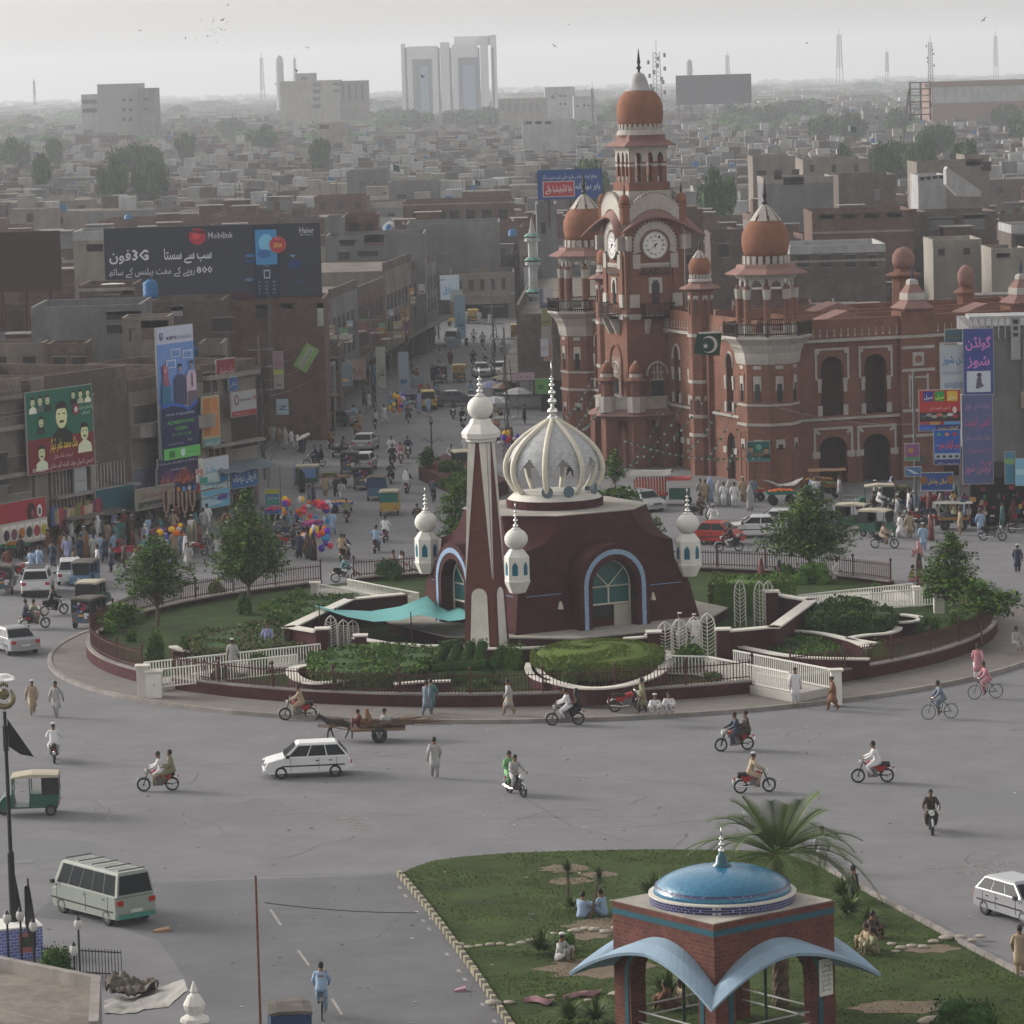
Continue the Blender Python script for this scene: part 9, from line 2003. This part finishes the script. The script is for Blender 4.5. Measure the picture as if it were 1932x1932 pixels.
o=MB().lathe([(.45,.012),(.42,.02)],16).build('manhole_cover',steel);o.location=g(45,1626);tag(o,'round manhole cover in the road at lower left','manhole')
b=MB()
for _ in range(420):
 u,v=rnd(-20,1950),rnd(930,1930);
 if 760<u<1932 and v>1600 and rnd(0,1)<.4 or 110<u<1930 and 1100<v<1370:continue
 p=g(u,v,.15 if 800<u and v>1640 else.014);s=rnd(.02,.07);b.cm=random.randrange(3);b.cbox((p.x,p.y,p.z+.01),(s*2,s,.02),rnd(0,3))
o=b.build('litter',[col('a8a8a4'),col('7c6c5c'),col('5c5850')]);tag(o,kind='stuff')
for lab,u,v,s in(('dark blanket crumpled on the park lawn',1015,1738,1),):
 clothsheet(lab,[(985,1728,138.2),(1005,1724,138.4),(1030,1730,138),(990,1736,137.4),(1015,1742,137),(1052,1740,137)],3,black,'blanket','blanket')
for lab,pts in(('short rumpled pink cloth on the park lawn',[(985,1890),(1000,1886),(1015,1889),(1032,1893),(1042,1890)]),('long rumpled pink cloth near the park stones',[(1060,1884),(1080,1880),(1098,1876),(1118,1877),(1132,1872)])):
 Q=[g(u,v,.18)for u,v in pts];b=MB();b.loft([[(q.x-Q[0].x,q.y-Q[0].y-.32*w_,.02),(q.x-Q[0].x,q.y-Q[0].y-.1,.16*w_),(q.x-Q[0].x+.1,q.y-Q[0].y+.15,.09),(q.x-Q[0].x,q.y-Q[0].y+.38*w_,.02)]for q,w_ in zip(Q,(.3,1,.6,1.1,.4))],cap=False,closed=False);o=b.build('cloth_bundle',mat('faded_pink_cloth',(.24,.13,.15),.9,.35,3),smooth=True);o.location=Q[0];tag(o,lab,'cloth')
bird=None;random.seed(4)
for i in range(34):
 if i<22:u,v=400+random.gauss(0,16),52+random.gauss(0,13);y=420
 else:u,v,y=((581,90,200),(560,134,150),(798,145,150),(1074,47,300),(1046,87,260),(1856,38,240),(1522,82,400),(420,38,140),(350,73,400),(430,10,400),(265,58,420),(290,1294,172))[i-22]
 p=dp(u,v,y);s=.16 if i<22 else(.22 if y>180 else.15);lab=where(u,v,'dark bird in flight','small one' if i<22 else 'lone one')
 if bird is None:
  bird=T('bird',lab,'bird',p,0,'birds over the city');MB().tube([(-.5,0,0),(-.2,0,0),(.1,0,.02),(.35,0,.05),(.45,0,.04)],[.06,.09,.12,.08,.01],7).build('body',flat('bird_dark',(.03,.03,.035)),bird,smooth=True)
  for s_ in(-1,1):MB().add([(.2,0,.03),(-.1,0,.03),(-.25,s_*.55,.32),(-.5,s_*1.1,.3),(.0,s_*.55,.36)],[(0,1,2,4),(2,3,4)]).build('wing',flat('bird_dark',(.03,.03,.035)),bird)
  bird.scale=(s,)*3;bird.rotation_euler=(.3,.2,1)
 else:
  o=dup(bird,p,0,lab,scale=s*rnd(.8,1.2));o.rotation_euler=(rnd(-.8,.8),rnd(-.5,.5),rnd(0,6))
  # ------- haze
hz=MB().box(-6600,-120,-1,6600,13100,130).build('haze',bpy.data.materials.new('haze'))
tag(hz,kind='stuff')
hm=hz.data.materials[0];hm.use_nodes=True
n_=hm.node_tree.nodes;n_.remove(n_['Principled BSDF'])
pv=n_.new('ShaderNodeVolumePrincipled')
pv.inputs['Color'].default_value=(.81,.855,.925,1)
pv.inputs['Density'].default_value=.00018
pv.inputs['Anisotropy'].default_value=.2
hm.node_tree.links.new(pv.outputs[0],n_['Material Output'].inputs['Volume'])
